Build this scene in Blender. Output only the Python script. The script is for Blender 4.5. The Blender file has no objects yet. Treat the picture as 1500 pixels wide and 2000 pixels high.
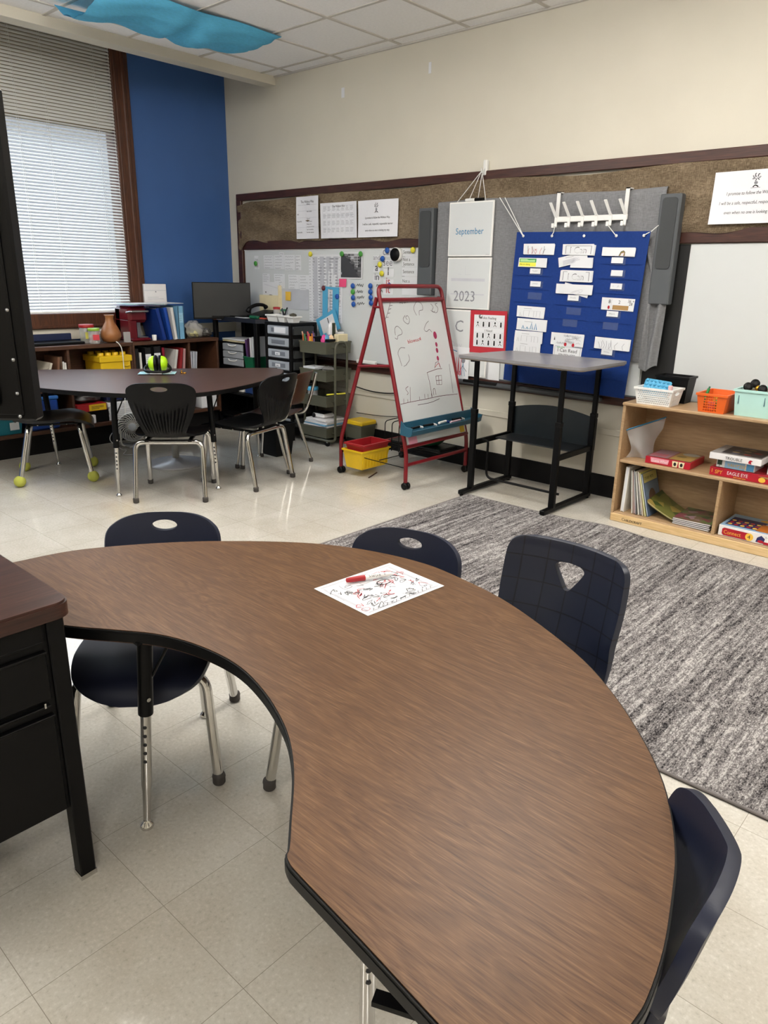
import bpy, math, random
from mathutils import Vector, Matrix
random.seed(7)
PI = math.pi
sc = bpy.context.scene
COL = sc.collection

# ------------------------------------------------------------------ camera
def make_camera():
    yaw, pitch, roll, f = 0.731762, 0.314643, 0.01878, 1415.11
    fw = Vector((-math.sin(yaw)*math.cos(pitch), math.cos(yaw)*math.cos(pitch), -math.sin(pitch)))
    r = fw.cross(Vector((0, 0, 1))).normalized()
    u = r.cross(fw)
    r2 = math.cos(roll)*r + math.sin(roll)*u
    u2 = -math.sin(roll)*r + math.cos(roll)*u
    cd = bpy.data.cameras.new('camera')
    cd.sensor_fit = 'VERTICAL'
    cd.sensor_height = 24.0
    cd.lens = f / 2000.0 * 24.0
    cd.clip_start = 0.05
    c = bpy.data.objects.new('camera', cd)
    m = Matrix((r2, u2, -fw)).transposed().to_4x4()
    m.translation = Vector((6.2043, -4.59225, 1.41935))
    c.matrix_world = m
    COL.objects.link(c)
    sc.camera = c
make_camera()

# ------------------------------------------------------------------ world (daylight beyond the window) and exposure
w = bpy.data.worlds.new('daylight')
sc.world = w
w.use_nodes = True
bg = w.node_tree.nodes['Background']
wt = w.node_tree                      # overcast sky: grey towards the horizon, bright overhead
wtc = wt.nodes.new('ShaderNodeTexCoord'); wsx = wt.nodes.new('ShaderNodeSeparateXYZ'); wr = wt.nodes.new('ShaderNodeValToRGB')
wt.links.new(wtc.outputs['Generated'], wsx.inputs[0]); wt.links.new(wsx.outputs[2], wr.inputs[0]); wt.links.new(wr.outputs[0], bg.inputs[0])
wr.color_ramp.elements[0].position = 0.0; wr.color_ramp.elements[0].color = (.028, .030, .034, 1)
wr.color_ramp.elements[1].position = 0.75; wr.color_ramp.elements[1].color = (.72, .86, 1.0, 1)
e_ = wr.color_ramp.elements.new(.22); e_.color = (.045, .05, .056, 1)
bg.inputs[1].default_value = 5.0
sc.view_settings.view_transform = 'Standard'
sc.view_settings.look = 'None'
sc.view_settings.gamma = 1.0
sc.view_settings.exposure = 1.22
LAMP = 10.0            # strength of the ceiling troffers
LAMP_COL = (1.0, 0.955, 0.885)
# troffers in the ceiling grid, outside the photo's view: (x, y) of each panel's middle
LAMPS = [(2.5, -2.7), (4.6, -1.9), (6.9, -1.9), (2.5, -5.3), (4.6, -6.2), (7.2, -5.6)]

# ------------------------------------------------------------------ materials
def lin(c):
    o = []
    for k in c[:3]:
        k = k/255.0
        o.append(k/12.92 if k <= 0.04045 else ((k+0.055)/1.055)**2.4)
    return (o[0], o[1], o[2], 1.0)
class NT:
    def __init__(s, name):
        s.mat = bpy.data.materials.new(name)
        s.mat.use_nodes = True
        s.t = s.mat.node_tree
        s.p = s.t.nodes['Principled BSDF']
        s.tc = s.n('ShaderNodeTexCoord')
    def n(s, kind, **kw):
        q = s.t.nodes.new(kind)
        for k, v in kw.items(): setattr(q, k, v)
        return q
    def l(s, a, b): s.t.links.new(a, b)
    def inp(s, sock, v):
        if hasattr(v, 'is_output'): s.l(v, sock)
        else: sock.default_value = v
    def mth(s, op, a, b=0.0):
        q = s.n('ShaderNodeMath', operation=op)
        s.inp(q.inputs[0], a); s.inp(q.inputs[1], b)
        return q.outputs[0]
    def mapping(s, scale=(1, 1, 1), rot=(0, 0, 0), loc=(0, 0, 0), src=None):
        q = s.n('ShaderNodeMapping')
        q.inputs['Scale'].default_value = scale
        q.inputs['Rotation'].default_value = rot
        q.inputs['Location'].default_value = loc
        s.l(src or s.tc.outputs['Object'], q.inputs[0])
        return q.outputs[0]
    def noise(s, vec, scale=5, detail=3, rough=.5, dist=0):
        q = s.n('ShaderNodeTexNoise')
        q.inputs['Scale'].default_value = scale
        q.inputs['Detail'].default_value = detail
        q.inputs['Roughness'].default_value = rough
        q.inputs['Distortion'].default_value = dist
        s.l(vec, q.inputs['Vector'])
        return q.outputs['Fac']
    def ramp(s, fac, stops, interp='LINEAR'):
        q = s.n('ShaderNodeValToRGB')
        q.color_ramp.interpolation = interp
        e = q.color_ramp.elements
        while len(e) < len(stops): e.new(0.5)
        for k, (p, c) in enumerate(stops):
            e[k].position = p; e[k].color = c if len(c) == 4 else lin(c)
        s.l(fac, q.inputs[0])
        return q.outputs[0]
    def mix(s, fac, a, b, blend='MIX'):
        q = s.n('ShaderNodeMix', data_type='RGBA', blend_type=blend)
        s.inp(q.inputs['Factor'], fac); s.inp(q.inputs['A'], a); s.inp(q.inputs['B'], b)
        return q.outputs['Result']
    def xyz(s, src=None):
        q = s.n('ShaderNodeSeparateXYZ')
        s.l(src or s.tc.outputs['Object'], q.inputs[0])
        return q.outputs
    def bump(s, h, strength=.3, dist=.002):
        q = s.n('ShaderNodeBump')
        q.inputs['Strength'].default_value = strength
        q.inputs['Distance'].default_value = dist
        s.l(h, q.inputs['Height']); s.l(q.outputs[0], s.p.inputs['Normal'])
    def set(s, **kw):
        for k, v in kw.items():
            s.inp(s.p.inputs[{'color': 'Base Color', 'rough': 'Roughness', 'metal': 'Metallic', 'spec': 'Specular IOR Level',
                              'coat': 'Coat Weight', 'coatr': 'Coat Roughness', 'trans': 'Transmission Weight', 'alpha': 'Alpha',
                              'em': 'Emission Color', 'ems': 'Emission Strength', 'ior': 'IOR', 'sub': 'Subsurface Weight',
                              'sheen': 'Sheen Weight'}[k]], v)
        return s.mat
def mat(name, c, rough=.5, metal=0.0, var=.05, scale=9, bump=0.0, bscale=120, **kw):
    t = NT(name)
    c = lin(c)
    nz = t.noise(t.tc.outputs['Object'], scale, 3)
    d = tuple(max(0, k*(1-var)) for k in c[:3])+(1,)
    h = tuple(min(1, k*(1+var)) for k in c[:3])+(1,)
    t.set(color=t.ramp(nz, [(.3, d), (.7, h)]), rough=rough, metal=metal, **kw)
    if bump:
        t.bump(t.noise(t.tc.outputs['Object'], bscale, 2), bump)
    return t.mat
def wood(name, c1, c2, c3, scale=(2, 30, 30), rot=(0, 0, 0), rough=.4, fine=6.0, big=.35, **kw):
    t = NT(name)
    v = t.mapping(scale, rot)
    a = t.noise(v, 1.0, 5, .6, .6)
    b = t.noise(t.mapping(tuple(k*fine for k in scale), rot), 1.0, 2, .5)
    m = t.n('ShaderNodeMix', data_type='FLOAT')
    m.inputs['Factor'].default_value = big
    t.l(b, m.inputs['A']); t.l(a, m.inputs['B'])
    t.set(color=t.ramp(m.outputs[0], [(.32, c1), (.5, c2), (.68, c3)]), rough=rough, **kw)
    t.bump(b, .08, .001)
    return t.mat
def floor_mat():
    t = NT('vinyl_tile')
    T = .3048
    x = t.xyz()
    fx = t.mth('ADD', t.mth('DIVIDE', t.mth('SUBTRACT', x[0], 4.6359), T), 100)
    fy = t.mth('ADD', t.mth('DIVIDE', t.mth('SUBTRACT', x[1], -3.936), T), 100)
    def edge(f):
        q = t.mth('FRACT', f)
        return t.mth('MINIMUM', q, t.mth('SUBTRACT', 1.0, q))
    line = t.mth('LESS_THAN', t.mth('MINIMUM', edge(fx), edge(fy)), .0024)
    cv = t.n('ShaderNodeCombineXYZ')
    t.l(t.mth('FLOOR', fx), cv.inputs[0]); t.l(t.mth('FLOOR', fy), cv.inputs[1])
    wn = t.n('ShaderNodeTexWhiteNoise'); t.l(cv.outputs[0], wn.inputs['Vector'])
    n1 = t.noise(t.tc.outputs['Object'], 95, 3, .65)
    n2 = t.noise(t.tc.outputs['Object'], 230, 2, .6)
    base = t.ramp(n1, [(.26, (184, 181, 172)), (.40, (203, 200, 191)), (.58, (210, 207, 199)), (.74, (224, 222, 215))])
    fl = t.ramp(n2, [(.22, (176, 170, 160)), (.30, (255, 255, 255))])
    base = t.mix(.55, base, fl, 'MULTIPLY')
    tint = t.ramp(wn.outputs['Value'], [(0, (250, 249, 247)), (1, (255, 255, 255))])
    base = t.mix(1.0, base, tint, 'MULTIPLY')
    scuff = t.ramp(t.noise(t.mapping((1.3, 1.3, 1)), 1.0, 5, .7), [(.35, (226, 220, 212)), (.6, (255, 255, 255))])
    base = t.mix(.7, base, scuff, 'MULTIPLY')
    col = t.mix(line, base, lin((146, 139, 127)))
    rg = t.n('ShaderNodeMapRange'); t.l(t.noise(t.mapping((3, 3, 3)), 1.0, 4, .6), rg.inputs[0])
    rg.inputs[3].default_value = .05; rg.inputs[4].default_value = .13
    t.set(color=col, rough=rg.outputs[0], spec=.55)
    t.bump(t.noise(t.tc.outputs['Object'], 7, 3), .05, .002)
    return t.mat
def lam_mat():
    t = NT('walnut_laminate')
    R = (0, 0, .15)
    a = t.noise(t.mapping((1.3, 9, 9), R), 1.0, 4, .55, 1.6)           # broad cathedral figure
    wv = t.mth('ABSOLUTE', t.mth('SUBTRACT', t.mth('FRACT', t.mth('MULTIPLY', a, 9.0)), .5))
    b = t.noise(t.mapping((9, 230, 100), R), 1.0, 3, .6)               # fine pores
    c = t.noise(t.mapping((22, 520, 100), R), 1.0, 2, .6)
    s = t.mth('ADD', t.mth('ADD', t.mth('MULTIPLY', wv, .32), t.mth('MULTIPLY', b, .55)), t.mth('MULTIPLY', c, .45))
    t.set(color=t.ramp(s, [(.34, (66, 44, 27)), (.54, (87, 60, 38)), (.64, (96, 68, 44)), (.80, (114, 85, 58))]), rough=.4, spec=.28)
    t.bump(c, .08, .001)
    return t.mat
def rug_mat():
    t = NT('rug_weave')
    a = t.noise(t.mapping((260, 110, 50)), 1.0, 2, .7)
    a2 = t.noise(t.mapping((90, 34, 50)), 1.0, 2, .6)
    b = t.noise(t.mapping((46, 2.2, 1)), 1.0, 4, .65, .5)
    c = t.noise(t.mapping((9, .6, 1)), 1.0, 2, .5)
    s = t.mth('ADD', t.mth('ADD', t.mth('MULTIPLY', a, .8), t.mth('MULTIPLY', a2, .4)), t.mth('ADD', t.mth('MULTIPLY', b, .72), t.mth('MULTIPLY', c, .2)))
    q = t.n('ShaderNodeMapRange'); t.l(s, q.inputs[0]); q.inputs[1].default_value = .66; q.inputs[2].default_value = 1.34
    col = t.ramp(q.outputs[0], [(.28, (30, 28, 31)), (.42, (76, 73, 74)), (.51, (115, 111, 111)), (.66, (136, 132, 131)), (.82, (190, 186, 184))])
    t.set(color=col, rough=.95, spec=.1)
    t.bump(a, .8, .006)
    return t.mat
def burlap_mat():
    t = NT('burlap')
    x = t.xyz()
    a = t.noise(t.mapping((420, 420, 30)), 1.0, 2, .5)
    b = t.noise(t.mapping((30, 30, 420)), 1.0, 2, .5)
    c = t.noise(t.tc.outputs['Object'], 4, 4, .6)
    s = t.mth('ADD', t.mth('ADD', t.mth('MULTIPLY', a, .4), t.mth('MULTIPLY', b, .4)), t.mth('MULTIPLY', c, .25))
    t.set(color=t.ramp(s, [(.38, (72, 61, 48)), (.52, (112, 98, 80)), (.66, (146, 130, 109))]), rough=.95, spec=.1)
    t.bump(s, .6, .004)
    return t.mat
def grid_plastic(name, c, pitch, rough=.42):
    t = NT(name)
    x = t.xyz()
    def e(s):
        q = t.mth('FRACT', t.mth('ADD', t.mth('DIVIDE', s, pitch), 50.5))
        return t.mth('LESS_THAN', t.mth('ABSOLUTE', t.mth('SUBTRACT', q, .5)), .03)
    ln = t.mth('MAXIMUM', e(x[1]), t.mth('MAXIMUM', e(x[2]), 0.0))
    h = t.mth('SUBTRACT', 1.0, ln)
    t.set(color=t.mix(ln, lin(c), tuple(k*.35 for k in lin(c)[:3])+(1,)), rough=rough)
    t.bump(h, .5, .002)
    return t.mat
def glossy_clear(name, c, alpha=.35, rough=.25):
    t = NT(name)
    t.set(color=lin(c), rough=rough, alpha=alpha)
    return t.mat
def cloth_mat(name, c, dens=500, amt=.12, rough=.9, var=.08):
    t = NT(name)
    c = lin(c)
    a = t.noise(t.mapping((dens, dens, dens*.08)), 1.0, 2, .5)
    b = t.noise(t.mapping((dens*.08, dens*.08, dens)), 1.0, 2, .5)
    s = t.mth('MULTIPLY', t.mth('ADD', a, b), .5)
    t.set(color=t.ramp(s, [(.35, tuple(k*(1-amt*2) for k in c[:3])+(1,)), (.65, tuple(min(1, k*(1+amt*2)) for k in c[:3])+(1,))]), rough=rough, spec=.2)
    t.bump(s, .4, .002)
    return t.mat
def game_art(name, cols, scale=14):
    t = NT(name)
    v = t.n('ShaderNodeTexVoronoi'); v.inputs['Scale'].default_value = scale
    t.l(t.tc.outputs['Object'], v.inputs['Vector'])
    q = t.xyz(v.outputs['Color'])
    n = len(cols)
    t.set(color=t.ramp(q[0], [(k/n, c) for k, c in enumerate(cols)], 'CONSTANT'), rough=.3)
    return t.mat

m_wall = mat('cream_paint', (208, 203, 189), .6, var=.02, scale=3, bump=.03, bscale=90)
m_blue = mat('blue_paint', (54, 92, 150), .5, var=.04, scale=3, bump=.03, bscale=90)
m_ceil = mat('ceiling_tile', (246, 246, 247), .9, var=.03, scale=60, bump=.25, bscale=260)
m_tbar = mat('ceiling_bar', (196, 192, 186), .5)
m_floor = floor_mat()
m_basebrd = mat('black_vinyl', (10, 9, 10), .45, spec=.25)
m_trim = wood('mahogany_trim', (46, 21, 15), (62, 31, 22), (80, 43, 32), (1.5, 26, 26), rough=.42)
m_trimv = wood('oak_trim', (50, 24, 12), (72, 38, 20), (94, 54, 31), (26, 26, 1.5), rough=.42)
m_wb = mat('whiteboard', (206, 210, 211), .16, var=.015, scale=2, spec=.5)
m_alu = mat('aluminium', (180, 182, 184), .35, .9)
m_chalk = mat('chalkboard', (22, 23, 24), .55)
m_burlap = burlap_mat()
def blind_mat():
    t = NT('blind_slat')
    t.set(color=lin((232, 232, 228)), rough=.45)
    tr = t.n('ShaderNodeBsdfTranslucent'); tr.inputs[0].default_value = lin((235, 238, 240))
    mx = t.n('ShaderNodeMixShader'); mx.inputs[0].default_value = .3
    t.l(t.p.outputs[0], mx.inputs[1]); t.l(tr.outputs[0], mx.inputs[2])
    t.l(mx.outputs[0], t.t.nodes['Material Output'].inputs[0])
    return t.mat
m_blind = blind_mat()
m_white = mat('white_plastic', (228, 228, 226), .4, var=.02)
m_paper = mat('paper', (220, 222, 226), .6, var=.02, scale=5)
m_gloss = mat('laminated_paper', (226, 227, 233), .18, var=.02, scale=5)
m_ink = mat('black_ink', (22, 22, 26), .6)
m_grey = mat('grey_ink', (128, 130, 138), .6)
m_lgrey = mat('pale_grey_ink', (186, 188, 196), .6)
m_red = mat('red_ink', (180, 30, 45), .6)
m_bluei = mat('blue_ink', (36, 120, 165), .6)
m_green = mat('green_ink', (60, 150, 70), .6)
m_yel = mat('yellow_ink', (236, 230, 80), .6)
m_pink = mat('pink_ink', (215, 110, 125), .6)
m_orange = mat('orange_plastic', (222, 98, 30), .42)
m_brown = mat('tan_ink', (165, 130, 80), .6)
m_chrome = mat('chrome', (205, 203, 200), .14, 1.0, var=.02)
m_black = mat('black_plastic', (7, 7, 8), .45, spec=.22)
m_blackm = mat('black_metal', (5, 5, 6), .42, spec=.2)
m_rubber = mat('grey_rubber', (66, 62, 60), .7)
m_navy = mat('navy_plastic', (25, 30, 49), .45, spec=.35, var=.04, bump=.05, bscale=300)
m_navyg = grid_plastic('navy_grid_plastic', (25, 31, 49), .068)
m_blackg = grid_plastic('charcoal_grid_plastic', (9, 10, 13), .075)
m_rib = mat('black_shell_plastic', (6, 6, 8), .48, spec=.22)
m_rug = rug_mat()
m_lam = lam_mat()
m_lam2 = wood('dark_walnut_laminate', (62, 43, 36), (78, 55, 46), (92, 67, 57), (34, 2.2, 34), (0, 0, .5), rough=.3)
m_desk = wood('mahogany_laminate', (36, 20, 16), (58, 34, 28), (84, 54, 45), (34, 2.0, 34), rough=.36, big=.6)
m_shelf = wood('dark_walnut_board', (52, 31, 20), (74, 46, 31), (94, 62, 43), (30, 2, 30), rough=.45)
m_birch = wood('birch_ply', (160, 130, 96), (174, 144, 108), (186, 157, 121), (2, 22, 22), rough=.42)
m_birchl = wood('birch_front', (200, 166, 116), (212, 180, 130), (222, 192, 146), (2, 22, 22), rough=.42)
m_rredm = mat('red_enamel', (116, 15, 26), .32)
m_teal = mat('teal_plastic', (34, 82, 104), .42)
m_steel = mat('grey_laminate', (128, 126, 128), .35)
m_cloth = cloth_mat('grey_cloth', (122, 123, 126))
m_pocket = cloth_mat('royal_blue_fabric', (20, 52, 120), 700, .08, .6)
m_turq = cloth_mat('turquoise_fabric', (92, 178, 218), 400, .06, .8)
m_spk = mat('speaker_grey', (78, 82, 86), .55)
m_spkd = mat('speaker_mesh', (58, 61, 63), .7, bump=.4, bscale=600)
m_olive = mat('olive_enamel', (86, 86, 72), .4)
m_yell = mat('yellow_plastic', (222, 184, 30), .38)
m_redp = mat('red_plastic', (160, 26, 34), .38)
m_clear = glossy_clear('clear_plastic', (150, 165, 190), .09, .15)
m_bag = glossy_clear('clear_bag', (206, 204, 204), .42, .22)
m_glass = glossy_clear('window_glass', (235, 242, 245), .08, .02)
m_greenp = mat('green_plastic', (18, 92, 62), .4)
m_bluep = mat('blue_plastic', (24, 70, 160), .4)
m_lblue = mat('light_blue_plastic', (80, 165, 205), .45)
m_bindl = mat('pale_blue_binder', (120, 172, 206), .4)
m_mint = mat('mint_plastic', (180, 222, 216), .4)
m_lime = mat('lime_plastic', (176, 226, 20), .35)
m_ball = mat('tennis_felt', (184, 188, 84), .95, bump=.5, bscale=400)
m_gourd = mat('gourd_skin', (150, 98, 56), .45, var=.22, scale=12)
m_wine = mat('wine_red_plastic', (92, 12, 24), .25)
m_cream = mat('cream_card', (226, 214, 176), .6)
m_dgrey = mat('dark_screen', (40, 42, 44), .35)
m_ply = wood('chair_plywood', (48, 24, 16), (66, 36, 24), (84, 50, 34), (20, 20, 3), rough=.35)
m_panelw = mat('window_panel', (150, 140, 120), .8)
m_lamp = NT('troffer_diffuser').set(color=(1, 1, 1, 1), em=LAMP_COL+(1,), ems=LAMP)
m_gold = mat('brass', (190, 140, 50), .3, .9)
m_cord = mat('white_cord', (224, 224, 222), .5)

# ------------------------------------------------------------------ geometry helpers
ORG = {}
_txt = {}
def text_geo(s):
    if s not in _txt:
        cu = bpy.data.curves.new('t', 'FONT'); cu.body = s; cu.size = 1.0; cu.resolution_u = 2
        o = bpy.data.objects.new('t', cu)
        me = bpy.data.meshes.new_from_object(o)
        _txt[s] = ([(v.co.x, v.co.y) for v in me.vertices], [tuple(p.vertices) for p in me.polygons])
        bpy.data.objects.remove(o); bpy.data.curves.remove(cu); bpy.data.meshes.remove(me)
    return _txt[s]
def plane(o, ux, vx):
    o, ux, vx = Vector(o), Vector(ux).normalized(), Vector(vx).normalized()
    n = ux.cross(vx)
    return lambda u, v, d=0.0: o+ux*u+vx*v+n*d
def wallf(x, z, y, rot=0.0):            # a frame on the back wall, facing the room
    return plane((x, y, z), (math.cos(rot), 0, math.sin(rot)), (-math.sin(rot), 0, math.cos(rot)))
def flatf(x, y, z, rot=0.0):            # a frame lying flat, facing up
    return plane((x, y, z), (math.cos(rot), math.sin(rot), 0), (-math.sin(rot), math.cos(rot), 0))
def fillet(pts, r, n=5, closed=False):
    pts = [Vector(p) for p in pts]
    out = []
    N = len(pts)
    for i, p in enumerate(pts):
        if not closed and i in (0, N-1):
            out.append(p); continue
        a, b = pts[i-1], pts[(i+1) % N]
        da, db = (a-p), (b-p)
        rr = min(r, da.length*.49, db.length*.49)
        p0, p1 = p+da.normalized()*rr, p+db.normalized()*rr
        for k in range(n+1):
            t = k/n
            out.append(p0*(1-t)**2+p*2*t*(1-t)+p1*t*t)
    return out
def spline(pts, n=4, closed=False):
    P = [Vector(p) for p in pts]
    N = len(P); out = []
    for i in range(N if closed else N-1):
        if closed: a, b, c, d = P[i-1], P[i], P[(i+1) % N], P[(i+2) % N]
        else: a, b, c, d = P[max(0, i-1)], P[i], P[i+1], P[min(N-1, i+2)]
        for k in range(n):
            t = k/n
            out.append(.5*((2*b)+(c-a)*t+(2*a-5*b+4*c-d)*t*t+(3*b-a-3*c+d)*t**3))
    if not closed: out.append(P[-1])
    return out
class B:
    def __init__(s): s.v = []; s.f = []; s.m = []; s.sm = []; s.mats = []
    def mi(s, m):
        if m not in s.mats: s.mats.append(m)
        return s.mats.index(m)
    def add(s, vs, fs, m, M=None, sm=False):
        b = len(s.v); k = s.mi(m)
        for p in vs:
            p = Vector(p)
            s.v.append(M @ p if M else p)
        for f in fs:
            s.f.append(tuple(b+i for i in f)); s.m.append(k); s.sm.append(sm)
        return s
    def box(s, x0, y0, z0, x1, y1, z1, m, M=None, bev=0.0):
        if x0 > x1: x0, x1 = x1, x0
        if y0 > y1: y0, y1 = y1, y0
        if z0 > z1: z0, z1 = z1, z0
        if not bev:
            vs = [(x, y, z) for z in (z0, z1) for y in (y0, y1) for x in (x0, x1)]
            return s.add(vs, [(0, 2, 3, 1), (4, 5, 7, 6), (0, 1, 5, 4), (2, 6, 7, 3), (0, 4, 6, 2), (1, 3, 7, 5)], m, M)
        b = min(bev, (x1-x0)*.45, (y1-y0)*.45, (z1-z0)*.45)
        vs = []; idx = {}
        lo, hi = (x0, y0, z0), (x1, y1, z1)
        for i in (0, 1):
            for j in (0, 1):
                for k in (0, 1):
                    c = (i, j, k)
                    for ax in range(3):
                        p = [(hi[a]-(0 if a == ax else b)) if c[a] else (lo[a]+(0 if a == ax else b)) for a in range(3)]
                        idx[(c, ax)] = len(vs); vs.append(tuple(p))
        fs = []
        ce = Vector(((x0+x1)/2, (y0+y1)/2, (z0+z1)/2))
        def face(ids):
            P = [Vector(vs[i]) for i in ids]
            n = (P[1]-P[0]).cross(P[2]-P[0])
            mid = sum(P, Vector())/len(P)
            fs.append(tuple(ids) if n.dot(mid-ce) > 0 else tuple(reversed(ids)))
        for ax in range(3):
            o = [a for a in range(3) if a != ax]
            for sd in (0, 1):
                ids = []
                for (p, q) in ((0, 0), (1, 0), (1, 1), (0, 1)):
                    c = [0, 0, 0]; c[ax] = sd; c[o[0]] = p; c[o[1]] = q
                    ids.append(idx[(tuple(c), ax)])
                face(ids)
            for p in (0, 1):
                for q in (0, 1):
                    c0 = [0, 0, 0]; c1 = [0, 0, 0]
                    c0[ax] = 0; c1[ax] = 1
                    for c in (c0, c1): c[o[0]] = p; c[o[1]] = q
                    c0, c1 = tuple(c0), tuple(c1)
                    face([idx[(c0, o[0])], idx[(c1, o[0])], idx[(c1, o[1])], idx[(c0, o[1])]])
        for i in (0, 1):
            for j in (0, 1):
                for k in (0, 1):
                    face([idx[((i, j, k), a)] for a in range(3)])
        return s.add(vs, fs, m, M)
    def cyl(s, p0, p1, r, m, r1=None, n=14, caps=True, M=None):
        p0, p1 = Vector(p0), Vector(p1)
        r1 = r if r1 is None else r1
        d = (p1-p0).normalized()
        a = d.orthogonal().normalized(); b = d.cross(a)
        vs = []
        for (p, q) in ((p0, r), (p1, r1)):
            for k in range(n):
                t = 2*PI*k/n
                vs.append(p+(a*math.cos(t)+b*math.sin(t))*q)
        s.add(vs, [(k, (k+1) % n, n+(k+1) % n, n+k) for k in range(n)], m, M, True)
        if caps: s.add(vs, [tuple(reversed(range(n))), tuple(range(n, 2*n))], m, M)
        return s
    def tube(s, pts, r, m, n=10, closed=False, caps=True, M=None):
        P = [Vector(p) for p in pts]; N = len(P)
        rr = r if hasattr(r, '__len__') else [r]*N
        vs = []; a = None
        for i, p in enumerate(P):
            if closed: d = P[(i+1) % N]-P[i-1]
            else: d = P[min(N-1, i+1)]-P[max(0, i-1)]
            d.normalize()
            if a is None: a = d.orthogonal().normalized()
            else:
                a = a-d*a.dot(d)
                a = a.normalized() if a.length > 1e-6 else d.orthogonal().normalized()
            b = d.cross(a)
            for k in range(n):
                t = 2*PI*k/n
                vs.append(p+(a*math.cos(t)+b*math.sin(t))*rr[i])
        fs = []
        for i in range(N if closed else N-1):
            j = (i+1) % N
            for k in range(n):
                fs.append((i*n+k, i*n+(k+1) % n, j*n+(k+1) % n, j*n+k))
        s.add(vs, fs, m, M, True)
        if caps and not closed: s.add(vs, [tuple(reversed(range(n))), tuple(range((N-1)*n, N*n))], m, M)
        return s
    def lathe(s, prof, m, c=(0, 0, 0), n=24, M=None, sm=True):
        vs = []
        for (r, z) in prof:
            for k in range(n):
                t = 2*PI*k/n
                vs.append((c[0]+r*math.cos(t), c[1]+r*math.sin(t), c[2]+z))
        fs = []
        for i in range(len(prof)-1):
            for k in range(n):
                fs.append((i*n+k, i*n+(k+1) % n, (i+1)*n+(k+1) % n, (i+1)*n+k))
        s.add(vs, fs, m, M, sm)
        if prof[0][0] > 1e-4: s.add(vs, [tuple(reversed(range(n)))], m, M)
        if prof[-1][0] > 1e-4: s.add(vs, [tuple(range((len(prof)-1)*n, len(prof)*n))], m, M)
        return s
    def prism(s, poly, z0, z1, m, mside=None, M=None, sm=False):
        n = len(poly)
        ar = sum(poly[i][0]*poly[(i+1) % n][1]-poly[(i+1) % n][0]*poly[i][1] for i in range(n))
        if ar < 0: poly = list(reversed(poly))
        lo = [(p[0], p[1], z0) for p in poly]; hi = [(p[0], p[1], z1) for p in poly]
        s.add(hi, [tuple(range(n))], m, M)
        s.add(lo, [tuple(reversed(range(n)))], mside or m, M)
        s.add(lo+hi, [(k, (k+1) % n, n+(k+1) % n, n+k) for k in range(n)], mside or m, M, sm)
        return s
    def grid(s, fn, nu, nv, m, M=None, sm=True):
        vs = [fn(i/nu, j/nv) for j in range(nv+1) for i in range(nu+1)]
        fs = [(j*(nu+1)+i, j*(nu+1)+i+1, (j+1)*(nu+1)+i+1, (j+1)*(nu+1)+i) for j in range(nv) for i in range(nu)]
        return s.add(vs, fs, m, M, sm)
    # ink and thin sheets, given in a frame F(u, v, d)
    def sheet(s, F, w_, h, m, th=.0012, n=1, x=0.0, y=0.0):
        s.grid(lambda a, b: F(x+a*w_, y+b*h, 0), n, n, m, sm=n > 1)
        s.grid(lambda a, b: F(x+(1-a)*w_, y+b*h, -th), n, n, m, sm=n > 1)
        for k in range(n):
            a, b = k/n, (k+1)/n
            for (p, q) in (((a, 0), (b, 0)), ((1, a), (1, b)), ((b, 1), (a, 1)), ((0, b), (0, a))):
                s.add([F(x+p[0]*w_, y+p[1]*h, -th), F(x+q[0]*w_, y+q[1]*h, -th), F(x+q[0]*w_, y+q[1]*h, 0), F(x+p[0]*w_, y+p[1]*h, 0)], [(0, 1, 2, 3)], m)
        return s
    def rect(s, F, x0, y0, x1, y1, m, d=.0007):
        return s.add([F(x0, y0, d), F(x1, y0, d), F(x1, y1, d), F(x0, y1, d)], [(0, 1, 2, 3)], m)
    def poly(s, F, pts, m, d=.0007):
        return s.add([F(p[0], p[1], d) for p in pts], [tuple(range(len(pts)))], m)
    def disc(s, F, x, y, rx, ry, m, d=.0007, n=14):
        return s.poly(F, [(x+rx*math.cos(2*PI*k/n), y+ry*math.sin(2*PI*k/n)) for k in range(n)], m, d)
    def stroke(s, F, pts, w_, m, d=.0009, closed=False):
        P = [Vector((p[0], p[1], 0)) for p in pts]
        if closed: P.append(P[0].copy())
        vs = []
        for i, p in enumerate(P):
            t = P[min(len(P)-1, i+1)]-P[max(0, i-1)]
            t = t.normalized() if t.length > 1e-9 else Vector((1, 0, 0))
            q = Vector((-t.y, t.x, 0))*w_*.5
            vs += [F((p-q).x, (p-q).y, d), F((p+q).x, (p+q).y, d)]
        return s.add(vs, [(2*i, 2*i+2, 2*i+3, 2*i+1) for i in range(len(P)-1)], m)
    def text(s, F, t, x, y, size, m, align=0.0, d=.0009, sx=1.0, skew=0.0, rot=0.0):
        vs, fs = text_geo(t)
        if not vs: return s
        a = min(v[0] for v in vs); b = max(v[0] for v in vs)
        c0, s0 = math.cos(rot), math.sin(rot)
        o = []
        for (p, q) in vs:
            u = (p-a-(b-a)*align)*size*sx+q*size*skew; v = q*size
            o.append(F(x+u*c0-v*s0, y+u*s0+v*c0, d))
        return s.add(o, fs, m)
    def scribble(s, F, x, y, w_, h, m, lw=.0015, n=10, seed=1):      # an illegible handwritten word
        r = random.Random(seed)
        pts = [(x+w_*k/n, y+h*(.5+(.5 if k % 2 else -.5)*r.uniform(.3, 1))) for k in range(n+1)]
        return s.stroke(F, spline([(p[0], p[1], 0) for p in pts], 3), lw, m)
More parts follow.
